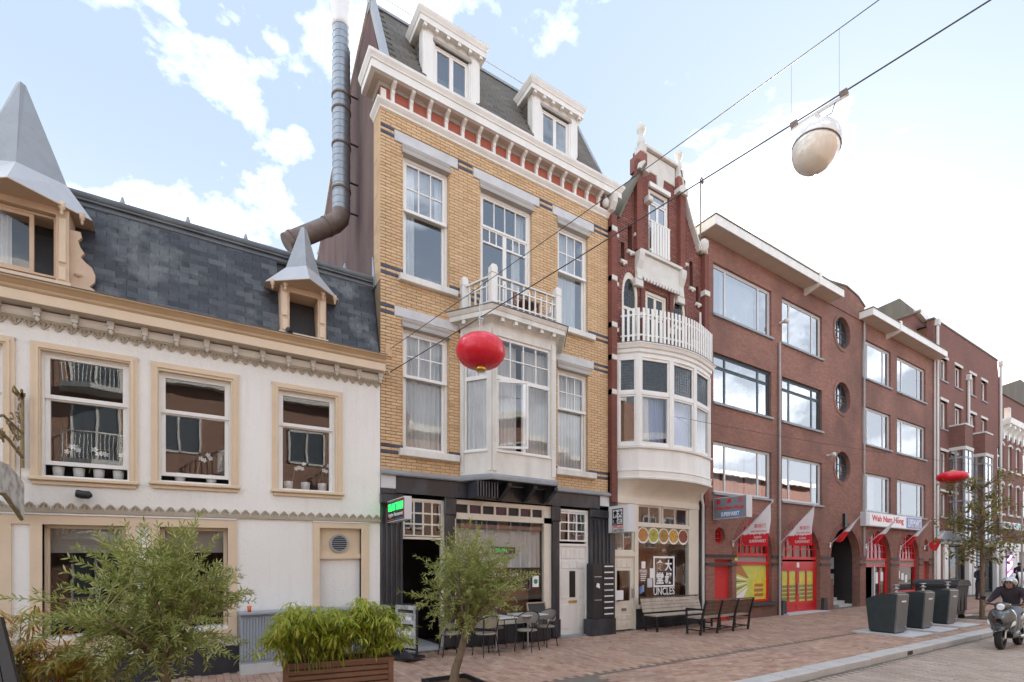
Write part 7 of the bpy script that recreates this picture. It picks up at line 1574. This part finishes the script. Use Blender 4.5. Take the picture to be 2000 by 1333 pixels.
c1 = sag(W1, e1, .10); MB().tube(c1, .009, 5).build('cable', M['cable'], o); MB().tube([(3.29, 9.95, W1[2]), (3.29, 10, W1[2])], .02, 6).build('eye_bolt', M['steel'], o)
def onc(c, t): q = t*24; j = min(23, int(q)); return c[j].lerp(c[j+1], q-j)
def tpx(c, px):
    return min((abs(1000+FPX*(p.x*CY-p.y*SY)/(p.x*SY+p.y*CY)-px), t) for t in [i/2000 for i in range(1, 1600)] for p in [onc(c, t)] if p.x*SY+p.y*CY > 1)[1]
m = MB()
for px in (1545, 1640): t = tpx(c2, px); a = onc(c2, t); b = onc(c1, tpx(c1, px)); m.tube([a, b], .0016, 4)
m.build('hanger_wire', M['cable'], o)
pl = onc(c1, tpx(c1, 939))
def lantern(name, label, c, r, h, rod):
    o = empty(name, c, label, 'lantern'); c = Vector(c); n = 14
    b = MB().lathe(c, [(r*math.cos(a)**.82 if abs(a) < 1.56 else .02, h*math.sin(a)) for a in [-1.56+3.12*k/n for k in range(n+1)]], 28).build('lantern_shade', M['lantern'], o)
    for k in range(14):
        a = k*math.pi/7; MB().tube([c+Vector((math.cos(a)*(r+.002)*math.cos(e)**.82, math.sin(a)*(r+.002)*math.cos(e)**.82, (h+.001)*math.sin(e))) for e in [-1.35+2.7*q/10 for q in range(11)]], .0035, 4, False).build('lantern_rib', M['lantern'], b)
    MB().lathe(c+Vector((0, 0, -h-.06)), [(.08, 0), (.095, .02), (.095, .08), (.07, .1)], 16).build('bottom_ring', M['brass'], o); MB().lathe(c+Vector((0, 0, h-.01)), [(.09, 0), (.07, .05), (.02, .06)], 16).build('top_cap', M['brass'], o)
    if rod: 
        for s in (-.02, .02): MB().tube([c+Vector((s, 0, h)), c+Vector((s, 0, h+rod))], .009, 6).build('hanging_rod', M['alu'], o)
        MB().box(c.x-.05, c.x+.05, c.y-.015, c.y+.015, c.z+h+rod*.45, c.z+h+rod*.5).build('rod_clamp', M['steel'], o)
    return o
dep = pl.x*SY+pl.y*CY; zc = CAMH+(HZ-687)/FPX*dep
lantern('red_lantern', 'large glossy red lantern hanging before the bay window', (pl.x, pl.y, zc), 48/FPX*dep, 32/FPX*dep, .62)
o = empty('thin_far_cable', (13, D, 5), 'faint wire from gabled house carrying the small far lantern', 'cable'); fc = sag((11.0, 9.5, 6.0), (32.5, 3.2, 5.3), .35); MB().tube(fc, .006, 4).build('cable', M['cable'], o)
lp = min(fc, key=lambda p: abs(p.x-21.7)); d2 = lp.x*SY+lp.y*CY; X2 = (1860-1000)/FPX*d2
lx = CY*X2+SY*d2; ly = CY*d2-SY*X2; zf = CAMH+(HZ-932)/FPX*d2
lantern('red_lantern', 'small flattened red lantern over the street before far glazed bays', (lx, ly, zf), 25/FPX*d2, 11/FPX*d2, 0); MB().tube([(lx, ly, zf+.2), (lx, ly, zf+.5)], .006, 4).build('hook', M['cable'], bpy.data.objects['red_lantern.001'])
# white street lamp
t = tpx(c1, 1594); pc = onc(c1, t); dirc = (onc(c1, t+.02)-onc(c1, t-.02)).normalized(); dp = pc.x*SY+pc.y*CY; zl = CAMH+(HZ-288)/FPX*dp
o = empty('suspended_street_lamp', (pc.x, pc.y, zl), 'white egg-shaped street lamp hanging from span cable', 'street lamp'); r = 43/FPX*dp
c = Vector((pc.x, pc.y, zl)); n = 12; tilt = Matrix.Rotation(R_(-16), 4, Vector((CY, -SY, 0)).cross(Vector((0, 0, 1))))
def egg(z0, z1, k): return [(r*.98*math.sqrt(max(0, 1-((z0+(z1-z0)*i/k)/(1.12*r))**2)), z0+(z1-z0)*i/k) for i in range(k+1)]
for nm, prof, mt in (('lamp_housing', egg(-.05*r, 1.11*r, 12), M['lampglass']), ('lamp_diffuser', egg(-1.11*r, -.06*r, 12), M['lampdiff'])):
    m = MB().lathe((0, 0, 0), prof, 28); m.v = [tuple(c+(tilt @ Vector(v))) for v in m.v]; m.build(nm, mt, o)
m = MB().lathe((0, 0, 0), [(r*1.0, -.07*r), (r*1.01, -.03*r), (r*.99, .0)], 28); m.v = [tuple(c+(tilt @ Vector(v))) for v in m.v]; m.build('lamp_seam', M['rust'], o)
up = Vector((0, 0, 1)); MB().beam(pc-dirc*.27-up*.05, pc+dirc*.33-up*.05, .03, .03).build('cross_bar', M['alu'], o)
for s in (-.25, .27): MB().beam(pc+dirc*(s-.03)-up*.02, pc+dirc*(s+.05)-up*.02, .045, .07).build('cable_clamp', M['rust'], o)
MB().tube([pc-up*.05, c+tilt @ Vector((0, 0, r*1.05))], .022, 8).build('stem', M['alu'], o); MB().tube([pc+dirc*.2-up*.04, pc+dirc*.16-up*.16, pc+dirc*.05-up*.15], .006, 5).build('flex', M['cable'], o)
# street column at the far right
o = empty('street_column', (FX(1995, 7.5), 7.5, .2), 'slim grey column behind scooter rider near far shops', 'post'); x = FX(1996, 7.2); MB().tube([(x, 7.2, .2), (x, 7.2, 4.6)], .04, 8).build('column', M['pipe'], o)
o = empty('pavement_sandwich_board', (FX(1999, 8), 8, .2), 'white sandwich board beside standing man at far shop', 'sign'); x = FX(1992, 8.2); MB().hexa([(x, 8.0, .25), (x+2.0, 8.0, .25), (x+2.0, 8.1, .25), (x, 8.1, .25), (x, 8.25, 1.45), (x+2, 8.25, 1.45), (x+2, 8.3, 1.45), (x, 8.3, 1.45)]).build('board', M['signw'], o); MB().hexa([(x+.3, 7.99, .5), (x+1.6, 7.99, .5), (x+1.6, 8.02, .5), (x+.3, 8.02, .5), (x+.3, 8.2, 1.3), (x+1.6, 8.2, 1.3), (x+1.6, 8.22, 1.3), (x+.3, 8.22, 1.3)]).build('poster', M['boardprint'], o)
# ------------------------------------------------------------ wear and litter
rs = random.Random(77)
g = MB()
for k in range(70):
    x = rs.uniform(3, 24); y = rs.uniform(5.0, 9.4)
    if inpad(x, y): continue
    r = rs.uniform(.012, .024); z = gz(x)+.008; n = 7; g.prism([(x+r*math.cos(2*math.pi*q/n)*rs.uniform(.8, 1.2), y+r*math.sin(2*math.pi*q/n)) for q in range(n)], z-.006, z, 'xy')
g.build('trodden_gum', plain('old_gum', (.10, .095, .09), .8), pav, kind='stuff')
lf = MB(); v0, f0 = leaf_mesh(.06, .018, .1)
for k in range(70):
    x = rs.choice([rs.gauss(.2, .9), rs.gauss(2.6, .8), rs.uniform(2, 22)]); y = rs.choice([rs.uniform(4.8, 9.5), 4.42+rs.uniform(-.05, .03)]) if x > 6 else rs.uniform(4.9, 9.3); z = gz(x)+(.012 if y > KY+.02 else -.10)
    q = Matrix.Translation((x, y, z)) @ Matrix.Rotation(rs.uniform(0, 6.28), 4, 'Z') @ Matrix.Rotation(rs.uniform(-.2, .2), 4, 'X'); s = rs.uniform(.7, 1.3); lf.add([q @ (Vector(a)*s) for a in v0], f0)
lf.build('fallen_leaves', M['amber'], pav, kind='stuff')
sd_ = MB()
for k in range(260):
    x = rs.uniform(3, 22); y = rs.choice([D-.04, KY+.30])+rs.uniform(-.03, .03); 
    if y > 9 and x < 9.4 and rs.random() < .3: continue
    z = gz(x)
    for b in range(3): a = rs.uniform(0, 6.28); l = rs.uniform(.02, .06); sd_.add([(x, y, z), (x+.008, y, z), (x+math.cos(a)*l*.6, y+math.sin(a)*l*.6-.01, z+l)], [(0, 1, 2)])
sd_.build('joint_weeds', M['street_leaf'], pav, kind='stuff')
# ------------------------------------------------------------ people: one skinned body each
def body(name, P, E, Rd, mt, parent, sub=2):
    me = bpy.data.meshes.new(name); me.from_pydata([tuple(p) for p in P], E, []); me.update(); me.materials.append(mt)
    o = bpy.data.objects.new(name, me); COL.objects.link(o); sk = o.modifiers.new('skin', 'SKIN'); sk.use_smooth_shade = True
    d = me.skin_vertices[0].data if me.skin_vertices else None
    if d is None: me.skin_vertices.new() if hasattr(me.skin_vertices, 'new') else None; d = me.skin_vertices[0].data
    for i, r in enumerate(Rd): d[i].radius = r if isinstance(r, tuple) else (r, r)
    d[0].use_root = True; ss = o.modifiers.new('sub', 'SUBSURF'); ss.levels = ss.render_levels = sub
    dg = bpy.context.evaluated_depsgraph_get(); dg.update(); m2 = bpy.data.meshes.new_from_object(o.evaluated_get(dg)); bpy.data.objects.remove(o); m2.name = name
    for p in m2.polygons: p.use_smooth = True
    q = bpy.data.objects.new(name, m2); COL.objects.link(q); q.parent = parent; return q
def hand(parent, w_, d, side, curl=.5, s=1.0):
    """palm and five curled fingers; w_ wrist, d direction of the hand"""
    w_ = Vector(w_); d = Vector(d).normalized(); sd = Vector(side).normalized(); dn = d.cross(sd).normalized()
    if dn.z > 0: dn = -dn
    m = MB(); m.tube([w_, w_+d*.045*s, w_+d*.085*s], [.022*s, .036*s, .034*s], 8)
    for k, l in enumerate((.062, .072, .067, .052)):
        b = w_+d*.085*s+sd*(-.027+.018*k)*s; m.tube([b, b+d*l*.45*s+dn*l*.25*curl*s, b+d*l*.7*s+dn*l*.75*curl*s, b+d*l*.55*s+dn*l*1.15*curl*s], [.0095*s, .009*s, .008*s, .006*s], 6)
    b = w_+d*.025*s-sd*.03*s; m.tube([b, b+d*.03*s-sd*.025*s, b+d*.055*s-sd*.02*s+dn*.02*s], [.011*s, .010*s, .007*s], 6)
    return m.build('hand', M['skin'], parent)
def head(parent, c, f, r=.10, hair=True, k=None):
    """egg head with nose, brow, ears, eyes and mouth; f = facing direction"""
    c = Vector(c); f = Vector(f).normalized(); sd = Vector((f.y, -f.x, 0)).normalized(); up = Vector((0, 0, 1)); m = MB(); n = 14
    prof = [(.25, -1.2), (.50, -1.08), (.66, -.8), (.74, -.4), (.78, 0), (.78, .4), (.66, .8), (.4, 1.08), (.05, 1.18)]; v = []
    for rr, z in prof:
        for i in range(n):
            a = 2*math.pi*i/n; q = c+sd*(rr*r*.94*math.cos(a))+f*(rr*r*1.12*math.sin(a)+(r*.10 if z < -.5 else 0))+up*z*r; v.append(q)
    fs = [(i*n+j, i*n+(j+1) % n, (i+1)*n+(j+1) % n, (i+1)*n+j) for i in range(len(prof)-1) for j in range(n)]+[tuple(range(n)), tuple(range((len(prof)-1)*n, len(prof)*n))]
    m.add(v, fs, True); m.tube([c+f*r*.84+up*r*.25, c+f*r*1.03-up*r*.12, c+f*r*.86-up*r*.22], [.010, .017, .012], 6)
    for s in (-1, 1): m.tube([c+sd*s*r*.72+up*r*.12, c+sd*s*r*.80-up*r*.02, c+sd*s*r*.72-up*r*.22], [.012, .018, .01], 6)
    o = m.build('head', M['skin'], parent)
    for s in (-1, 1): MB().tube([c+f*r*.80+sd*s*r*.28+up*r*.12, c+f*r*.865+sd*s*r*.28+up*r*.12], .011, 8).build('eye', M['hair'], o); MB().tube([c+f*r*.84+sd*s*r*.14+up*r*.30, c+f*r*.80+sd*s*r*.45+up*r*.30], .007, 5).build('eyebrow', M['hair'], o)
    MB().tube([c+f*r*.86-sd*r*.22-up*r*.52, c+f*r*.92-up*r*.53, c+f*r*.86+sd*r*.22-up*r*.52], .007, 5).build('mouth', plain('lips', (.25, .08, .07), .5), o)
    if hair:
        m = MB(); v = []; pr = [(.82, -.2), (.86, .1), (.86, .45), (.76, .82), (.5, 1.14), (.05, 1.28)]
        for rr, z in pr:
            for i in range(n):
                a = 2*math.pi*i/n; front = max(0, math.sin(a)); q = c+sd*(rr*r*math.cos(a))+f*(rr*r*1.15*math.sin(a)-r*.06-front*r*(.28 if z < .5 else 0))+up*(z*r+(front*r*.45 if z < .3 else 0)); v.append(q)
        m.add(v, [(i*n+j, i*n+(j+1) % n, (i+1)*n+(j+1) % n, (i+1)*n+j) for i in range(len(pr)-1) for j in range(n)]+[tuple(range((len(pr)-1)*n, len(pr)*n))], True); m.build('hair', M['hair'], parent)
    return o
def standing(x, y, h, face, label, top, legs, phone=True):
    z = gz(x); o = empty('person', (x, y, z), label, 'person'); k = h/1.72; f = Vector(face).normalized(); sd = Vector((f.y, -f.x, 0)); B = Vector((x, y, z))
    Q = lambda s, fo, up: B+(sd*s+f*fo)*k+Vector((0, 0, up*k))
    P = [Q(0, 0, .93), Q(0, 0, 1.08), Q(0, .01, 1.28), Q(0, 0, 1.44), Q(0, .02, 1.53), Q(-.17, 0, 1.40), Q(.17, 0, 1.40), Q(-.22, .03, 1.14), Q(.22, .03, 1.14), Q(-.13, .24, 1.12), Q(.13, .24, 1.12),
         Q(-.09, 0, .88), Q(.09, 0, .88), Q(-.10, .02, .48), Q(.10, .02, .48), Q(-.11, -.02, .08), Q(.11, -.02, .08), Q(-.13, .14, .04), Q(.13, .14, .04)]
    E = [(0, 1), (1, 2), (2, 3), (3, 4), (3, 5), (3, 6), (5, 7), (6, 8), (7, 9), (8, 10), (0, 11), (0, 12), (11, 13), (12, 14), (13, 15), (14, 16), (15, 17), (16, 18)]
    Rd = [(.15, .11), (.14, .10), (.165, .11), (.12, .09), .055, .065, .065, .05, .05, .034, .034, .09, .09, .065, .065, .045, .045, .04, .04]
    Rd = [tuple(a*k for a in (r if isinstance(r, tuple) else (r, r))) for r in Rd]
    b = body('body', [p-B for p in P], E, Rd, top, o); 
    lg = body('trousers', [(p-B) for p in (Q(0, 0, .95), Q(0, 0, .93), Q(-.09, 0, .86), Q(.09, 0, .86), Q(-.10, .02, .48), Q(.10, .02, .48), Q(-.11, -.02, .12), Q(.11, -.02, .12))], [(0, 1), (1, 2), (1, 3), (2, 4), (3, 5), (4, 6), (5, 7)], [tuple(a*k for a in r) for r in ((.155, .115), (.155, .12), (.10, .10), (.10, .10), (.075, .08), (.075, .08), (.065, .065), (.065, .065))], legs, o)
    head(o, Q(0, .05, 1.62), f+Vector((0, 0, -.15)), .10*k)
    for s in (-1, 1): hand(o, Q(.13*s, .25, 1.12), f+sd*(-s*.3)+Vector((0, 0, .15)), sd*s, .6, k); MB().tube([Q(.11*s, -.06, .04), Q(.12*s, .06, .05), Q(.13*s, .19, .03)], [.045*k, .048*k, .035*k], 8).build('shoe', M['hair'], o)
    return o
px1 = standing(FX(1913, 8.4), 8.4, 1.62, (-.6, -.6, 0), 'person in dark top and dark trousers looking down at hands near white shop columns', M['navy'], M['dkcloth'])
standing(FX(1990, 8.9), 8.9, 1.72, (1, -.25, 0), 'man in dark shirt and blue trousers reaching toward white sandwich board', M['dkcloth'], M['navy'])
# scooter (heading towards -X) with rider
Z0 = -.112+gz(15.8); SX, SYY = 15.22, 3.66
S = empty('motor_scooter', (SX, SYY, Z0), 'grey-green motor scooter with round headlamp riding up the brick road', 'scooter')
def sp_(a, b, c): return (SX+a, SYY+b, Z0+c)
def wheel(x):
    t = MB(); n = 24; prof = [(.165, -.05), (.20, -.06), (.235, -.05), (.25, -.02), (.25, .02), (.235, .05), (.20, .06), (.165, .05)]; v = []
    for i in range(n):
        a = 2*math.pi*i/n
        for r, w_ in prof: v.append(sp_(x+r*math.cos(a), w_, .25+r*math.sin(a)))
    m_ = len(prof); t.add(v, [(i*m_+j, i*m_+(j+1) % m_, ((i+1) % n)*m_+(j+1) % m_, ((i+1) % n)*m_+j) for i in range(n) for j in range(m_)], True); o = t.build('wheel', M['tyre'], S)
    MB().tube([sp_(x, -.05, .25), sp_(x, .05, .25)], .05, 12).build('hub', M['steel'], o)
    for k in range(5): a = k*2*math.pi/5; MB().beam(sp_(x, 0, .25), sp_(x+.17*math.cos(a), 0, .25+.17*math.sin(a)), .03, .04, (0, 1, 0)).build('spoke', M['steel'], o)
    return o
wheel(0); wheel(1.27)
def loftx(secs, name, mt, par=S, n=16):
    """body panels from cross sections (x, z centre, half width, half height, squareness)"""
    m = MB(); v = []
    for (x, zc_, hw, hh, pw) in secs:
        for i in range(n):
            a = 2*math.pi*i/n; cx, sx = math.cos(a), math.sin(a); v.append(sp_(x, hw*math.copysign(abs(cx)**pw, cx), zc_+hh*math.copysign(abs(sx)**pw, sx)))
    m.add(v, [(i*n+j, i*n+(j+1) % n, (i+1)*n+(j+1) % n, (i+1)*n+j) for i in range(len(secs)-1) for j in range(n)]+[tuple(range(n)), tuple(range((len(secs)-1)*n, len(secs)*n))], True); return m.build(name, mt, par)
loftx([(-.28, .44, .04, .03, .8), (-.2, .47, .09, .05, .8), (0, .52, .10, .06, .8), (.18, .48, .09, .06, .8)], 'front_mudguard', M['scooter'])
loftx([(-.10, .60, .06, .10, .8), (-.04, .64, .16, .20, .8), (.06, .66, .23, .27, .75), (.16, .64, .24, .30, .7), (.20, .62, .22, .28, .7)], 'front_apron', M['scooter'])
for s in (-1, 1): MB().prism([(.10, .40), (.20, .48), (.235, .62), (.19, .60), (.09, .47)], SX-.03, SX+.02, 'yz') if False else None
for s in (-1, 1):
    MB().add([sp_(-.0, s*.06, .44), sp_(-.0, s*.10, .42), sp_(.0, s*.215, .58), sp_(.02, s*.225, .66), sp_(.05, s*.07, .44), sp_(.05, s*.11, .42), sp_(.06, s*.24, .58), sp_(.06, s*.24, .66)], [(0, 1, 2, 3), (4, 7, 6, 5), (0, 4, 5, 1), (1, 5, 6, 2), (2, 6, 7, 3), (3, 7, 4, 0)]).build('white_turn_signal', M['signw'], S)
loftx([(.16, .30, .17, .05, .6), (.35, .28, .17, .05, .6), (.66, .29, .17, .06, .6)], 'footboard', M['blackp'])
loftx([(.55, .40, .12, .14, .7), (.70, .50, .17, .20, .7), (1.05, .60, .18, .16, .7), (1.45, .70, .13, .09, .7), (1.62, .74, .06, .04, .7)], 'rear_body', M['scooter'])
loftx([(.55, .76, .10, .03, .7), (.75, .78, .14, .05, .7), (1.1, .80, .15, .05, .7), (1.42, .82, .11, .04, .7)], 'saddle', M['blackp'])
MB().tube([sp_(0, 0, .25), sp_(.12, 0, .62), sp_(.22, 0, .95)], [.03, .035, .03], 8).build('steering_column', M['black'], S)
for s in (-1, 1): MB().tube([sp_(0, s*.075, .25), sp_(.06, s*.075, .48)], .02, 6).build('fork_leg', M['steel'], S)
MB().tube([sp_(.28, -.33, 1.0), sp_(.22, -.2, 1.0), sp_(.17, 0, .97), sp_(.22, .2, 1.0), sp_(.28, .33, 1.0)], [.02, .018, .02, .018, .02], 8).build('handlebar', M['black'], S)
loftx([(.0, .94, .07, .06, .9), (.06, .96, .12, .09, .9), (.18, .97, .16, .09, .8), (.26, .97, .14, .06, .8)], 'headlamp_cowl', M['scooter'])
hl = MB().tube([sp_(-.025, 0, .94), sp_(.03, 0, .95)], [.06, .08], 16).build('headlamp', M['signw'], S)
for s in (-1, 1): MB().tube([sp_(.22, s*.28, 1.0), sp_(.2, s*.34, 1.12)], .008, 6).tube([sp_(.195, s*.33, 1.13), sp_(.215, s*.36, 1.15)], [.05, .05], 12).build('mirror', M['blackp'], S)
MB().cbox(SX-.13, SX-.12, SYY-.09, SYY+.09, Z0+.50, Z0+.58, .004).build('number_plate', M['band'], S)
MB().tube([sp_(.7, -.16, .25), sp_(1.2, -.17, .28), sp_(1.55, -.17, .36)], [.03, .05, .045], 10).build('exhaust', M['steel'], S)
RD = empty('person', (SX+.7, SYY, Z0), 'scooter rider in silver open helmet, dark jacket and grey jeans', 'person'); O = Vector(worg(RD))
r_ = lambda a, b, c: Vector(sp_(a, b, c))
P = [r_(.80, 0, .92), r_(.80, 0, 1.05), r_(.76, 0, 1.22), r_(.72, 0, 1.34), r_(.69, 0, 1.42), r_(.70, -.18, 1.31), r_(.70, .18, 1.31), r_(.62, -.30, 1.10), r_(.62, .30, 1.10), r_(.36, -.32, 1.02), r_(.36, .32, 1.02)]
E = [(0, 1), (1, 2), (2, 3), (3, 4), (3, 5), (3, 6), (5, 7), (6, 8), (7, 9), (8, 10)]
body('body', [p-O for p in P], E, [(.15, .16), (.15, .16), (.17, .18), (.12, .13), (.06, .06), (.085, .085), (.085, .085), (.062, .062), (.062, .062), (.040, .040), (.040, .040)], M['dkcloth'], RD)
P = [r_(.84, 0, .93), r_(.82, 0, .90), r_(.74, -.11, .88), r_(.74, .11, .88), r_(.38, -.17, .80), r_(.38, .17, .80), r_(.46, -.16, .42), r_(.46, .16, .42)]
body('jeans', [p-O for p in P], [(0, 1), (1, 2), (1, 3), (2, 4), (3, 5), (4, 6), (5, 7)], [(.15, .13), (.15, .13), (.095, .095), (.095, .095), (.075, .075), (.075, .075), (.06, .06), (.06, .06)], M['jeans'], RD)
for s in (-1, 1): MB().tube([r_(.54, s*.16, .38), r_(.42, s*.16, .37), r_(.28, s*.17, .35)], [.045, .05, .035], 8).build('shoe', M['zinc'], RD); hand(RD, r_(.36, s*.32, 1.02), (-1, 0, -.1), (0, s, 0), .9, 1.05)
head(RD, r_(.62, 0, 1.47), (-1, -.15, -.05), .098, False)
m = MB(); v = []; n = 20; pr = [(1.0, -.75), (1.22, -.35), (1.3, .05), (1.27, .45), (1.1, .85), (.8, 1.15), (.4, 1.33), (.04, 1.38)]; hc = r_(.63, 0, 1.48); hr = .104
for rr, z in pr:
    for i in range(n):
        a = 2*math.pi*i/n; fr = max(0, -math.cos(a)); z2 = z if z > .3 else z+fr**1.5*max(0, (.5-z))*1.0; v.append(hc+Vector((rr*hr*1.08*math.cos(a), rr*hr*math.sin(a), z2*hr)))
m.add(v, [(i*n+j, i*n+(j+1) % n, (i+1)*n+(j+1) % n, (i+1)*n+j) for i in range(len(pr)-1) for j in range(n)]+[tuple(range((len(pr)-1)*n, len(pr)*n))], True).build('helmet', M['helmet'], RD)
MB().tube([hc+Vector((-.02, -.11, -.03)), hc+Vector((-.05, -.08, -.12)), hc+Vector((-.06, 0, -.145)), hc+Vector((-.05, .08, -.12)), hc+Vector((-.02, .11, -.03))], .01, 5).build('chin_strap', M['black'], RD)
